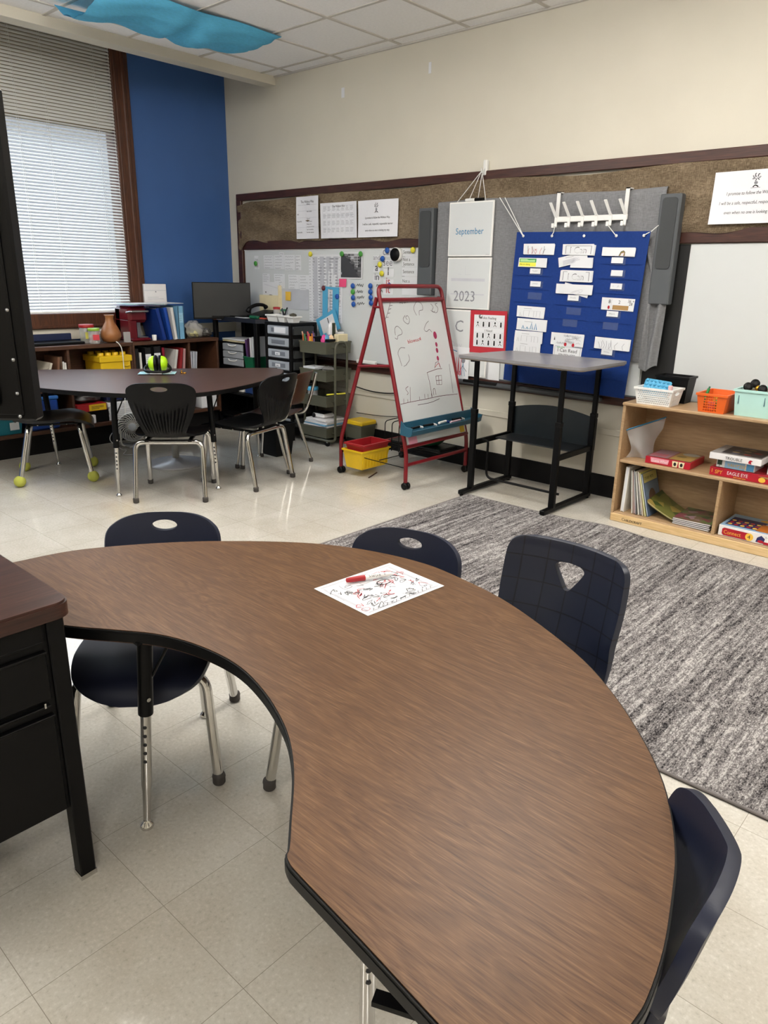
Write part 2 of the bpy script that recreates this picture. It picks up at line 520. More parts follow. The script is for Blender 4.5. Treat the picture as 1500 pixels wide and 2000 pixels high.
    def lines(s, F, x, y, w_, h, n, m, lw=.0015, seed=1):           # rows of small print
        r = random.Random(seed)
        for k in range(n):
            yy = y+h-(k+.5)*h/n
            s.rect(F, x, yy-lw/2, x+w_*r.uniform(.6, 1), yy+lw/2, m, .0008)
        return s
    def mesh(s, name, off=None):
        me = bpy.data.meshes.new(name)
        o = off or Vector()
        me.from_pydata([tuple(p-o) for p in s.v], [], s.f)
        for m in s.mats: me.materials.append(m)
        me.polygons.foreach_set('material_index', s.m)
        me.polygons.foreach_set('use_smooth', s.sm)
        me.update()
        return me
    def build(s, name, parent, label=None, world=True, kind=None):   # a part (or sub-part) of a thing
        off = ORG.get(parent.name) if world else None
        o = bpy.data.objects.new(name, s.mesh(name, off))
        COL.objects.link(o); o.parent = parent
        ORG[o.name] = off or Vector()
        if label: o['label'] = label
        if kind: o['kind'] = kind
        return o
    def one(s, name, label, cat, group=None):                        # a thing that is one mesh
        lo = [min(p[k] for p in s.v) for k in range(3)]; hi = [max(p[k] for p in s.v) for k in range(3)]
        off = Vector(((lo[0]+hi[0])/2, (lo[1]+hi[1])/2, lo[2]))
        o = bpy.data.objects.new(name, s.mesh(name, off))
        o.location = off
        COL.objects.link(o); ORG[o.name] = off
        o['label'] = label; o['category'] = cat
        if group: o['group'] = group
        return o
    def struct(s, name):
        o = bpy.data.objects.new(name, s.mesh(name)); COL.objects.link(o)
        o['kind'] = 'structure'; ORG[o.name] = Vector()
        return o
def thing(name, label, cat, loc, rz=0.0, group=None):
    o = bpy.data.objects.new(name, None)
    o.empty_display_size = .1
    o.location = loc; o.rotation_euler = (0, 0, rz)
    COL.objects.link(o); ORG[o.name] = Vector(loc)
    o['label'] = label; o['category'] = cat
    if group: o['group'] = group
    return o
def dup(root, loc, rz, label, group=None):
    def cp(o, parent):
        c = o.copy(); COL.objects.link(c)
        if parent: c.parent = parent
        for ch in list(o.children): cp(ch, c)
        return c
    r = cp(root, None)
    r.location = loc; r.rotation_euler = (0, 0, rz); r['label'] = label
    if group: r['group'] = group
    return r
def relabel(o, label, group=None):
    o['label'] = label
    if group: o['group'] = group
def modded(me, mods):                                                # a mesh after modifiers
    o = bpy.data.objects.new('tmp', me); COL.objects.link(o)
    for kind, kw in mods:
        q = o.modifiers.new(kind, kind)
        for k, v in kw.items(): setattr(q, k, v)
    dg = bpy.context.evaluated_depsgraph_get(); dg.update()
    r = bpy.data.meshes.new_from_object(o.evaluated_get(dg))
    bpy.data.objects.remove(o)
    return r


# ================================================================== the room
XR, YF, HC = 9.3, -8.3, 3.0345
B().box(-.3, YF-.15, -.12, XR+.15, .15, 0, m_floor).struct('floor')
b = B()
b.box(.73, YF, HC, XR, 0, HC+.1, m_ceil).box(0, YF, 3.42, .62, 0, 3.52, m_ceil)
b.struct('ceiling')
b = B()
G = .6096
for i in range(-1, 15):
    x = .958+i*G
    if .74 < x < XR: b.box(x-.012, YF, HC-.006, x+.012, 0, HC, m_tbar)
for j in range(0, 14):
    y = -.1527-j*G
    if y > YF: b.box(.73, y-.012, HC-.0055, XR, y+.012, HC+.0005, m_tbar)
b.box(.73, -.02, HC-.012, XR, 0, HC, m_tbar)
b.struct('trim_1')
B().box(0, 0, 0, XR, .15, 3.55, m_wall).struct('wall_back')
b = B()                                   # window wall, blue, with the window opening
b.box(-.15, -1.0, 0, 0, 0, 3.55, m_blue).box(-.15, -3.6, 0, 0, -1.0, 1.0, m_blue).box(-.15, -3.6, 3.4, 0, -1.0, 3.55, m_blue)
b.box(-.15, YF, 0, 0, -3.6, 3.55, m_blue)
b.struct('wall_left')
B().box(XR, YF, 0, XR+.15, 0, 3.2, m_wall).struct('wall_right')
B().box(-.15, YF-.15, 0, XR, YF, 3.55, m_wall).struct('wall_front')
B().box(.60, YF, 2.967, .73, 0, 3.55, m_wall).struct('trim_2')
b = B()
b.box(.16, -.013, 0, XR, 0, .145, m_basebrd).box(.16, -.009, .145, XR, 0, .149, m_basebrd)
b.struct('baseboard_back')
B().box(0, YF, .865, .02, 0, .953, m_wall).struct('trim_3')
b = B()                                   # ledge moulding above the baseboard
b.box(.16, -.012, .425, XR, 0, .47, m_wall, bev=.004)
b.struct('trim_4')
# window: frame, sill and glass
b = B()
b.box(-.15, -1.14, .97, .03, -1.0, 3.42, m_trimv, bev=.006).box(0, -1.12, .97, .034, -.985, 3.42, m_trimv, bev=.008)
b.box(0, -1.055, .97, .045, -1.02, 3.42, m_trimv, bev=.008)
b.box(-.15, -3.62, .97, .034, -3.46, 3.42, m_trimv, bev=.006)
b.box(-.15, -3.5, .96, .034, -1.0, 1.075, m_trimv, bev=.006)
b.box(0, -3.6, .955, .05, -.985, .985, m_trimv, bev=.008)
b.box(-.15, -3.5, 3.36, .03, -1.0, 3.42, m_trimv)
b.box(-.07, -3.5, 2.52, -.034, -1.12, 2.58, m_panelw)
b.struct('window_1')
b = B()
b.box(-.046, -3.5, 1.06, -.040, -1.12, 2.53, m_glass)
b.struct('window_2')
B().box(-.05, -3.5, 2.57, -.036, -1.12, 3.38, m_panelw).struct('trim_5')

# dark wood frame of the whiteboard wall
b = B()
b.box(.142, -.03, 2.07, 6.9, 0, 2.131, m_trim, bev=.004)
b.box(.2, -.026, 1.635, 2.62, 0, 1.712, m_trim, bev=.004).box(4.3, -.026, 1.635, 6.9, 0, 1.735, m_trim, bev=.004)
b.box(2.62, -.012, 1.635, 4.3, 0, 1.712, m_trim)
b.struct('trim_6')
B().box(.142, -.031, .64, .212, 0, 2.075, m_trim, bev=.004).struct('trim_7')
b = B()
b.box(.2, -.03, .635, 6.9, 0, .715, m_trim, bev=.004).box(.2, -.075, .69, 6.9, -.02, .705, m_trim, bev=.003)
b.struct('trim_8')

# ceiling lamps (all of them beyond the top of the picture)
LG = 'wraparound ceiling lights'
for i, (x, y) in enumerate(LAMPS):
    t = thing('ceiling_light', 'white surface-mounted wraparound light on the tiled ceiling', 'ceiling light', (x, y, HC-.03), 0, LG)
    f = B()
    for (a0, b0, a1, b1) in ((-.31, -.62, .31, -.59), (-.31, .59, .31, .62), (-.31, -.59, -.28, .59), (.28, -.59, .31, .59)):
        f.box(a0, b0, 0, a1, b1, .028, m_white)
    f.build('frame', t, world=False)
    B().box(-.28, -.59, -.085, .28, .59, .012, m_lamp, bev=.03).build('diffuser', t, world=False)  # diffuser shaped to drop below the ceiling so its sides brighten the tiles

# mini blind in the window
t = thing('window_blind', 'white horizontal mini blind lowered over the window beside the blue wall', 'blind', (.0, -2.3, 1.08))
b = B()
Z0, Z1, N = 1.098, 3.33, 92
for k in range(N):
    z = Z0+(Z1-Z0)*k/(N-1)
    a = math.radians(36 if z < 2.545 else 60)
    cx = .012
    P = []
    for (q, c) in ((-1, 0), (-.4, .0022), (.4, .0022), (1, 0)):
        P.append((cx+math.cos(a)*.0125*q+math.sin(a)*c, z+math.sin(a)*.0125*q*-1+math.cos(a)*c))
    vs = [(p[0], y, p[1]) for p in P for y in (-3.44, -1.13)]
    b.add(vs, [(2*i, 2*i+1, 2*i+3, 2*i+2) for i in range(3)], m_blind, None, True)
b.build('slats', t)
B().box(.0, -3.45, 3.325, .035, -1.125, 3.36, m_white).build('headrail', t)
B().box(.002, -3.44, 1.078, .028, -1.13, 1.093, m_white, bev=.003).build('bottom_rail', t)
b = B()
for y in (-3.3, -2.55, -2.04, -1.93, -1.70, -1.285):
    for x in (-.002, .027): b.cyl((x, y, 1.08), (x, y, 3.33), .0013, m_cord, n=5)
b.build('ladder_cords', t)
b = B()
b.tube([(.04, -1.16, 3.3), (.042, -1.162, 2.3), (.04, -1.155, 1.62)], .0015, m_cord, 5).lathe([(.004, 0), (.006, .012), (.002, .03)], m_white, (.04, -1.155, 1.595), 8)
b.build('pull_cord', t)

# turquoise light cover under the ceiling
def drape(a, c):
    y = -.72-(2.06-.72)*c
    sag = .008+.125*math.sin(PI*min(1, max(0, a)))**.8*(.55+.45*math.cos(6.1*c+.4)**2)*(1-.55*math.exp(-((c-.47)/.06)**2))
    if c < .14: sag *= .25+.75*(c/.14)
    x = 1.04+.63*a+.02*math.sin(9*c)*(1-a)
    return (x, y, HC-.012-sag+.006*math.sin(30*a+12*c))
b = B(); b.grid(drape, 16, 40, m_turq)
b.grid(lambda a, c: tuple(Vector(drape(1-a, c))+Vector((0, 0, .003))), 16, 40, m_turq)
b.one('light_cover', 'turquoise fabric light cover sagging below the ceiling tiles', 'light cover')

# rug
b = B()
def rugz(x, y):
    z = .009
    if y > -.72 and 4.1 < x < 5.2: z += .012*math.exp(-((x-4.45)/.16)**2)*min(1, (y+.72)/.05)
    return z
rx0, rx1, ry0, ry1 = 3.445, 6.5, -2.638, -.655
NX, NY = 60, 40
def rg(a, c):
    x = rx0+(rx1-rx0)*a; y = ry0+(ry1-ry0)*c
    if c > .99: y += .010*math.sin(x*3.1)+.012*math.exp(-((x-4.5)/.2)**2)
    return (x, y, rugz(x, y))
b.grid(rg, NX, NY, m_rug)
b.box(rx0-.003, ry0-.003, .0005, rx1+.003, ry1-.010, .0058, m_black)  # black base side, also painted as the shadow edge below the grey binding
m_bind = mat('rug_binding', (120, 115, 114), .9)
def edge(fn, n):
    b.tube([Vector(fn(k/n))-Vector((0, 0, .0025)) for k in range(n+1)], .0052, m_bind, 6)
edge(lambda k: rg(k, 0), 40); edge(lambda k: rg(k, 1), 60); edge(lambda k: rg(0, k), 30); edge(lambda k: rg(1, k), 30)
b.one('rug', 'grey striped area rug with grey bound edge over a black base on the tile floor', 'rug')


# ================================================================== foreground: kidney table, desk, chairs
O = [(6.021, -3.948), (6.021, -3.906), (6.008, -3.825), (5.981, -3.729), (5.958, -3.661), (5.920, -3.581), (5.866, -3.495), (5.790, -3.406), (5.696, -3.315), (5.584, -3.230), (5.433, -3.150), (5.273, -3.085), (5.114, -3.051), (4.974, -3.039), (4.817, -3.067), (4.658, -3.131), (4.525, -3.226), (4.408, -3.336), (4.315, -3.442), (4.228, -3.567), (4.154, -3.709)]
I = [(4.716, -3.879), (4.802, -3.823), (4.882, -3.793), (4.977, -3.777), (5.071, -3.778), (5.166, -3.799), (5.252, -3.830), (5.322, -3.864), (5.379, -3.902), (5.431, -3.945), (5.491, -4.002)]
R = [(5.533, -4.042), (5.541, -4.054), (5.556, -4.062), (5.582, -4.067), (5.719, -4.083), (5.90, -4.106), (5.965, -4.104), (6.0, -4.075), (6.016, -4.02)]
Lf = [(4.128, -3.85), (4.121, -3.91), (4.135, -3.95), (4.17, -3.961), (4.50, -3.961), (4.585, -3.958), (4.64, -3.932)]
outl = [(p.x, p.y) for p in spline([(q[0], q[1], 0) for q in R+O+Lf+I], 4, True)]
def offset(poly, d):
    n = len(poly); o = []
    ar = sum(poly[i][0]*poly[(i+1) % n][1]-poly[(i+1) % n][0]*poly[i][1] for i in range(n))
    sg = 1 if ar > 0 else -1
    for i in range(n):
        a, c = Vector(poly[i-1]), Vector(poly[(i+1) % n])
        t = (c-a); t = t.normalized() if t.length > 1e-9 else Vector((1, 0))
        nn = Vector((t.y, -t.x))*sg
        o.append((poly[i][0]+nn.x*d, poly[i][1]+nn.y*d))
    return o
def table_leg(tb, foot, top, black_to, r=.0155):
    f, p = Vector(foot), Vector(top)
    d = p-f
    q = lambda z: f+d*((z-f.z)/d.z)
    lg = B()
    lg.tube([q(.028), q(.12), q(.14), q(black_to+.02)], [r*.62, r*.72, r*.88, r*.88], m_chrome, 16)
    leg = lg.build('leg', tb)
    sl = B(); sl.cyl(q(black_to), q(p.z), r*1.22, m_blackm, n=18)
    # plate and gusset under the top
    sl.box(p.x-.045, p.y-.045, p.z-.002, p.x+.045, p.y+.045, p.z+.004, m_blackm)
    for s_ in (-1, 1): sl.tube([q(p.z-.12)+Vector((.012*s_, .012, 0)), (p.x+.05*s_, p.y+.05, p.z)], .004, m_blackm, 6)
    sl.lathe([(.0001, 0), (.0055, .002), (.0055, .006)], m_chrome, M=Matrix.Translation(q(black_to+.05)+Vector((r*1.1, -.004, 0))) @ Matrix.Rotation(PI/2, 4, 'Y'), n=10)
    sl.build('sleeve', leg, 'black upper sleeve of the leg')
    gl = B(); gl.lathe([(.008, .024), (.010, .018), (.016, .012), (.0185, .005), (.017, .001), (.001, 0)], m_chrome, (f.x, f.y, 0), 16)
    gl.build('glide', leg)
    ho = B()
    dx = Vector((.75, -.66, 0))
    for k in range(5):
        c = q(black_to-.035-.026*k)+dx*(r*.9)
        ho.lathe([(.0001, 0.0008), (.0046, .0006), (.0052, 0)], m_ink, M=Matrix.Translation(c) @ dx.to_track_quat('Z', 'Y').to_matrix().to_4x4(), n=10)
    ho.build('pin_holes', leg)
    return leg
t = thing('kidney_table', 'large brown wood-grain kidney-shaped table with black edge in the foreground', 'table', (5.05, -3.55, 0))
B().prism(offset(outl, -.003), .6185, .62, m_lam).build('laminate_top', t, 'brown wood-grain laminate surface')
e = B(); e.prism(outl, .5905, .6178, m_black, sm=True); e.prism(offset(outl, .0012), .596, .612, m_black, sm=True)
e.build('edge_band', t, 'black moulded edge')
B().prism(offset(outl, -.004), .586, .591, m_shelf).build('underside', t)
table_leg(t, (4.682, -3.826, 0), (4.726, -3.805, .588), .36)
table_leg(t, (5.565, -3.90, 0), (5.565, -3.90, .588), .41)
table_leg(t, (4.36, -3.42, 0), (4.40, -3.46, .588), .36)
table_leg(t, (5.72, -3.40, 0), (5.70, -3.42, .588), .36)
table_leg(t, (5.05, -3.13, 0), (5.05, -3.16, .588), .36)

# worksheet and marker
c = [Vector((p[0], p[1], .6215)) for p in ((4.879, -3.393), (5.095, -3.409), (5.118, -3.124), (4.893, -3.112))]
ux = (c[2]-c[1]).normalized(); o0 = c[1]
vx = (c[0]-c[1]); vx = (vx-ux*vx.dot(ux)).normalized()
F = plane(o0, ux, vx)
b = B(); b.sheet(F, .279, .216, m_paper, .0008)
r = random.Random(4)
for q in (.008, .2):
    b.rect(F, .012, q, .267, q+.006, m_lgrey)
for q in (.012, .25):
    b.rect(F, q, .02, q+.008, .195, m_lgrey)
b.rect(F, .07, .05, .215, .0515, m_lgrey); b.rect(F, .07, .15, .215, .1515, m_lgrey)
b.rect(F, .07, .05, .0715, .15, m_lgrey); b.rect(F, .215, .05, .2165, .15, m_lgrey)
for k in range(80):
    x, y = r.uniform(.02, .25), r.uniform(.02, .19)
    mm = m_ink if r.random() < .5 else m_red
    if r.random() < .3: mm = m_grey
    n = r.randint(3, 6)
    pts = [(x+r.uniform(-.016, .016), y+r.uniform(-.014, .014), 0) for _ in range(n)]
    b.stroke(F, [(p.x, p.y) for p in spline(pts, 4)], .0017, mm)
for k in range(14):
    x = .03+k*.016
    b.stroke(F, [(x, .012), (x+.011, .024)], .0011, m_ink); b.stroke(F, [(x+.009, .012), (x+.002, .022)], .0009, m_ink)
b.stroke(F, [(.17+.022*math.cos(a*.5), .125+.014*math.sin(a*.5)) for a in range(12)], .003, m_ink)
b.stroke(F, [(.02+.012*math.cos(a*.5), .03+.009*math.sin(a*.5)) for a in range(14)], .0012, m_red)
b.stroke(F, [(.13, .12), (.145, .113), (.16, .122)], .0028, m_ink)
b.lines(F, .01, .1, .003, .07, 6, m_grey, .0012, 3)
b.one('worksheet', 'white scribbled worksheet lying on the brown kidney table', 'paper')
a0 = Vector((*(4.918, -3.310), .6315)); a1 = Vector((*(4.976, -3.185), .6315))
dx = (a1-a0).normalized()
t = thing('marker', 'red-capped white permanent marker lying on the scribbled worksheet', 'marker', a0)
L = (a1-a0).length
Q = Matrix.Translation(a0) @ dx.to_track_quat('Z', 'Y').to_matrix().to_4x4()
B().lathe([(.0001, 0), (.006, .002), (.0075, .012), (.0082, L*.4)], m_redp, n=18, M=Q).build('cap', t, 'red cap')
b = B(); b.lathe([(.0068, L*.4), (.0068, L*.9), (.005, L*.97), (.003, L*1.0), (.0001, L*1.005)], m_white, n=18, M=Q)
side = Vector((0, 0, 1)).cross(dx).normalized()
FT = lambda u, v, d=0: a0+dx*(L*.44+u)+(side*math.sin(v/.0068)+Vector((0, 0, 1))*math.cos(v/.0068))*(.0068+d)
toward = -1
b.text(lambda u, v, d=0: FT(u, v-.0055, d), 'Sharpie', .005, -.003, .012, m_ink, 0, .0003)
b.disc(lambda u, v, d=0: FT(u, v-.0055, d), L*.38, .0005, .003, .003, m_grey, .0003)
b.build('barrel', t)

# teacher's desk on the left
t = thing('desk', 'black metal desk with dark mahogany laminate top at the left edge', 'desk', (4.36, -4.74, 0))
X1, Y1 = 4.752, -3.978
rc = .035
po = []
for (cx, cy, a0_) in ((X1-rc, Y1-rc, 0), (3.95+rc, Y1-rc, 90), (3.95+rc, -5.5+rc, 180), (X1-rc, -5.5+rc, 270)):
    po += [(cx+rc*math.cos(math.radians(a0_+k*15)), cy+rc*math.sin(math.radians(a0_+k*15))) for k in range(7)]
e = B(); e.prism(offset(po, -.004), .738, .744, m_desk, sm=True); e.prism(po, .708, .7385, m_desk, sm=True)
e.build('top', t, 'dark mahogany laminate top with rounded corner')
b = B()
b.box(4.70, -4.50, .215, 4.722, -4.03, .705, m_blackm).box(4.02, -4.045, .215, 4.70, -4.03, .705, m_blackm)
b.box(4.02, -4.50, .215, 4.70, -4.48, .705, m_blackm).box(4.02, -4.48, .215, 4.70, -4.045, .23, m_blackm)
b.box(4.00, -5.46, .62, 4.72, -4.5, .705, m_blackm).box(4.0, -5.46, .23, 4.02, -4.03, .705, m_blackm)
b.build('pedestal', t)
for (z0, z1) in ((.655, .703), (.515, .632), (.22, .476)):
    d = B(); d.box(4.722, -4.495, z0, 4.733, -4.04, z1, m_blackm, bev=.003)
    d.box(4.722, -4.495, z1-.004, 4.737, -4.04, z1+.002, m_blackm, bev=.001)
    dr = d.build('drawer', t)
    h = B(); h.box(4.7225, -4.49, z1+.004, 4.7245, -4.045, z1+.028, m_black); h.box(4.723, -4.49, z1+.022, 4.734, -4.045, z1+.027, m_blackm, bev=.001)
    h.build('pull_channel', dr)
d = B(); d.box(4.727, -4.06, .50, 4.7345, -4.056, .512, m_chrome); d.build('lock', t)
for (x, y) in ((4.712, -4.012), (4.0, -4.012), (4.712, -5.46), (4.0, -5.46)):
    lg = B(); lg.box(x-.019, y-.019, .012, x+.019, y+.019, .708, m_blackm, bev=.003)
    leg = lg.build('leg', t)
    B().box(x-.02, y-.02, 0, x+.02, y+.02, .013, m_chrome).build('glide', leg)

# school chairs --------------------------------------------------------------
def shell(kind, s):
    if kind in ('oval', 'plain'):
        rows = [(-.304, .668, .055), (-.303, .664, .098), (-.301, .655, .132), (-.298, .642, .156), (-.294, .626, .172), (-.288, .600, .181), (-.276, .55, .182),
                (-.262, .50, .175), (-.245, .45, .163), (-.222, .405, .155), (-.185, .372, .160), (-.13, .352, .178), (-.06, .344, .192), (.02, .346, .198), (.10, .352, .195),
                (.16, .352, .188), (.205, .344, .174), (.230, .330, .152), (.243, .314, .122), (.250, .300, .085), (.253, .291, .04)]
        kb = .045
        if kind == 'plain':
            rows = [(-.304, .672, .10), (-.303, .669, .135), (-.301, .661, .158), (-.298, .648, .172), (-.293, .62, .180), (-.285, .58, .183), (-.274, .535, .182),
                    (-.264, .505, .170), (-.255, .482, .140), (-.243, .45, .118), (-.222, .41, .114), (-.185, .374, .122), (-.13, .352, .160), (-.07, .344, .182), (-.02, .346, .185), (.02, .344, .172), (.045, .334, .15), (.055, .32, .12)]
            rows = [(x_, z_, h_*(.84 if x_ < -.2 else 1)) for (x_, z_, h_) in rows]
            kb = .07
    elif kind == 'rib':
        rows = [(-.304, .668, .06), (-.303, .665, .105), (-.301, .657, .138), (-.298, .645, .160), (-.294, .632, .172), (-.286, .605, .177), (-.272, .555, .170),
                (-.258, .505, .156), (-.242, .455, .136), (-.222, .412, .116), (-.19, .378, .108), (-.14, .356, .150), (-.07, .346, .188), (.02, .346, .197), (.10, .352, .196),
                (.16, .352, .188), (.205, .344, .174), (.230, .330, .152), (.243, .314, .122), (.250, .300, .085), (.253, .291, .04)]
        kb = .05
    else:
        rows = [(-.300, .735, .110), (-.300, .7335, .138), (-.299, .729, .156), (-.298, .721, .168), (-.297, .709, .176), (-.293, .685, .181), (-.282, .62, .183),
                (-.268, .56, .181), (-.252, .50, .177), (-.232, .45, .173), (-.20, .412, .173), (-.15, .392, .180), (-.07, .384, .192), (.02, .386, .200), (.10, .392, .200),
                (.17, .392, .193), (.215, .381, .178), (.238, .362, .160), (.247, .345, .145)]
        kb = .05
    sp = spline(rows, 4)
    NR, NU = len(sp), (72 if kind == 'rib' else 24)
    zj = rows[10][1]
    ztop = rows[0][1]
    vs = []
    for (x, z, hw) in sp:
        up = max(0.0, min(1.0, (z-zj)/(ztop-zj))) if x < -.12 else 0.0
        for k in range(NU+1):
            q = -1+2*k/NU
            y = q*hw
            a = (y/.18)**2
            px_, pz = x, z
            if up > 0: px_ += kb*(a if kind != 'plain' else abs(y/.18)**1.4)*min(1, up*3)
            else: pz += .016*a*(1 if x < .12 else max(0, 1-(x-.12)/.09))
            if kind == 'rib' and up > .05:
                zb = (z-zj)/(ztop-zj)
                lim = .70-.22*(1-abs(q))**.8
                amp = max(0, min(1, (lim-zb)/.06))*max(0, min(1, (zb-.03)/.1))*max(0, min(1, (.86-abs(q))/.05))
                px_ -= .009*amp*(1+math.cos(q*2*PI*8.5))*.5-.004*amp
            vs.append((px_*s, y*s, pz*s))
    fs = [(i*(NU+1)+k, i*(NU+1)+k+1, (i+1)*(NU+1)+k+1, (i+1)*(NU+1)+k) for i in range(NR-1) for k in range(NU)]
    g = B(); g.add(vs, fs, {'oval': m_navy, 'plain': m_navy, 'rib': m_rib, 'grid': m_navyg}[kind], None, True)
    me = g.mesh('shell')
    cu = B()
    if kind == 'grid':
        zc, w_, h_ = .648, .044, .036
        pl = [(-w_, h_*.55), (-w_*.8, h_*.85), (-.3*w_, h_*.95), (w_*.3, h_*.95), (w_*.8, h_*.85), (w_, h_*.55), (w_*.85, h_*.1), (w_*.25, -h_), (0, -h_*1.15), (-w_*.25, -h_), (-w_*.85, h_*.1)]
        pl = [(p.x, p.y) for p in spline([(a[0], a[1], 0) for a in pl], 3, True)]
    elif kind == 'oval':
        zc, w_, h_ = .628, .041, .0175
        pl = [(w_*math.cos(2*PI*k/28), h_*math.sin(2*PI*k/28)) for k in range(28)]
    else:
        zc, w_, h_ = .636, .044, .0135
        pl = [(w_*math.cos(2*PI*k/28), h_*math.sin(2*PI*k/28)) for k in range(28)]
    M = Matrix(((0, 0, 1, -.30*s), (1, 0, 0, 0), (0, 1, 0, zc*s), (0, 0, 0, 1)))
    cu.prism([(p[0]*s, p[1]*s) for p in pl], -.06, .06, m_navy, M=M)
    co = bpy.data.objects.new('cut', cu.mesh('cut')); COL.objects.link(co)
    th = {'oval': .017, 'plain': .02, 'rib': .011, 'grid': .018}[kind]
    r = modded(me, [('SOLIDIFY', dict(thickness=th, offset=0))]+([('BOOLEAN', dict(operation='DIFFERENCE', object=co, solver='EXACT'))] if kind != 'plain' else [])
                   + [('BEVEL', dict(width=.0045 if kind != 'rib' else .003, segments=3, limit_method='ANGLE', angle_limit=math.radians(50)))])
    bpy.data.objects.remove(co)
    for p in r.polygons: p.use_smooth = True
    r.set_sharp_from_angle(angle=math.radians(48))
    return r
def make_chair(name, kind, s, hs, label, cat='chair', group=None, balls=False, seat_z=None):
    """hs scales the legs' stance; origin on the floor under the seat, facing +x"""
    t = thing(name, label, cat, (0, 0, 0), 0, group)
    o = bpy.data.objects.new('shell', shell(kind, s)); COL.objects.link(o); o.parent = t; ORG[o.name] = Vector()
    sz = (.335 if kind != 'grid' else .372)*s
    r = .0148 if s < 1.05 else .0162
    for sx, tx in ((-1, -.135), (1, .165 if kind != 'plain' else .05)):
        for sy in (-1, 1):
            foot = Vector((sx*.217*hs*(.5 if kind == 'plain' and sx > 0 else 1), sy*.207*hs, .012)); top = Vector((tx*s, sy*.178*s, sz-.010))
            inn = Vector((tx*s, sy*.09*s, sz-.010))
            lg = B(); lg.tube(fillet([foot, top, inn], .05*s, 7), r, m_chrome, 14)
            leg = lg.build('leg', t, world=False)
            c = B()
            if balls:
                c.lathe([(.0001, 0)]+[(.039*math.sin(PI*k/14), .039-.039*math.cos(PI*k/14)) for k in range(1, 14)]+[(.0001, .078)], m_ball, (foot.x, foot.y, 0), 20)
                c.build('tennis_ball', leg, 'yellow-green tennis ball pushed onto the leg end', world=False)
            else:
                d = (top-foot).normalized()
                c.lathe([(.0001, 0), (.0155, .001), (.0188, .006), (.0184, .021), (.0196, .025), (.0175, .033), (.0145, .035)], m_rubber, (foot.x, foot.y, 0), 16)
                c.build('foot_cap', leg, world=False)
        cb = B(); cb.cyl((tx*s, -.10*s, sz-.010), (tx*s, .10*s, sz-.010), r, m_chrome, n=14)
        cb.build('cross_bar', t, world=False)
    for sy in (-1, 1):
        un = B()
        un.box(-.15*s, sy*.115*s-.012, sz-.004, .18*s, sy*.115*s+.012, sz+.006*s, m_blackm)
        un.build('seat_bracket', t, world=False)
    for sy in (-1, 1):
        for k in range(3 if kind in ('rib', 'grid') else 0):
            rv = B(); rv.lathe([(.0055, 0), (.005, .003), (.0001, .0045)], m_chrome, M=Matrix.Translation((-.08*s+.085*s*k, sy*.127*s, sz+.001)) @ Matrix.Rotation(-sy*PI/2, 4, 'X'), n=10)
            rv.build('rivet', t, world=False)
    return t
def place(o, x, y, deg, z=0): o.location = (x, y, z); o.rotation_euler = (0, 0, math.radians(deg)); return o
A = make_chair('school_chair', 'oval', 1.0, 1.0, 'navy plastic chair with oval handle hole, nearest the black desk')
place(A, 4.375, -3.594, -42.6)
dup(A, (4.935, -3.235, 0), math.radians(-73), 'navy plastic chair with oval handle hole, standing behind the scribbled worksheet')
Dc = make_chair('school_chair', 'plain', 1.0, 1.0, 'navy plastic chair seen edge-on at the right end of the kidney table')
place(Dc, 5.752, -3.782, 204)
Cc = make_chair('school_chair', 'grid', 1.0, 1.0, 'navy grid-patterned chair with a triangular handle hole, on the grey rug side')
place(Cc, 5.352, -3.165, -91)

# ================================================================== far table group by the window
out2 = [(.44, -2.42), (.52, -2.28), (.60, -2.165), (1.50, -.885), (1.57, -.82), (1.66, -.80), (1.78, -.87), (1.93, -1.04), (2.10, -1.33), (2.21, -1.60), (2.27, -1.85), (2.25, -2.05), (2.13, -2.23), (1.95, -2.38), (1.70, -2.52), (1.42, -2.63), (1.1, -2.70), (.8, -2.70), (.55, -2.62), (.45, -2.52)]
out2 = [(p.x, p.y) for p in spline([(a[0], a[1], 0) for a in out2], 4, True)]
t = thing('activity_table', 'dark brown laminate activity table with rounded front standing below the window', 'table', (1.4, -1.8, 0))
B().prism(offset(out2, -.003), .6985, .70, m_lam2).build('laminate_top', t, 'dark brown wood-grain surface')
e = B(); e.prism(out2, .672, .698, m_black, sm=True)
e.build('edge_band', t, 'black moulded edge')
for (f, p) in (((1.826, -2.348, 0), (1.84, -2.33, .67)), ((2.14, -1.782, 0), (2.10, -1.79, .67)), ((.754, -2.26, 0), (.74, -2.30, .67)), ((1.60, -1.0, 0), (1.60, -1.02, .67))):
    table_leg(t, f, p, .33)
ch = make_chair('ribbed_chair', 'rib', 1.175, 1.06, 'black rib-backed chair with its back to us, centre front of the far table')
place(ch, 2.015, -2.03, 138)
dup(ch, (2.095, -1.485, 0), math.radians(194.5), 'black rib-backed chair turned side-on in front of the wooden-backed chair')
bc = make_chair('tennis_ball_chair', 'grid', 1.08, 1.08, 'charcoal grid-patterned chair with tennis balls on its feet, by the black display', balls=True)
for c_ in bc.children:
    if c_.name.startswith('shell'): c_.data.materials[0] = m_blackg
place(bc, 1.07, -2.405, 63.5)


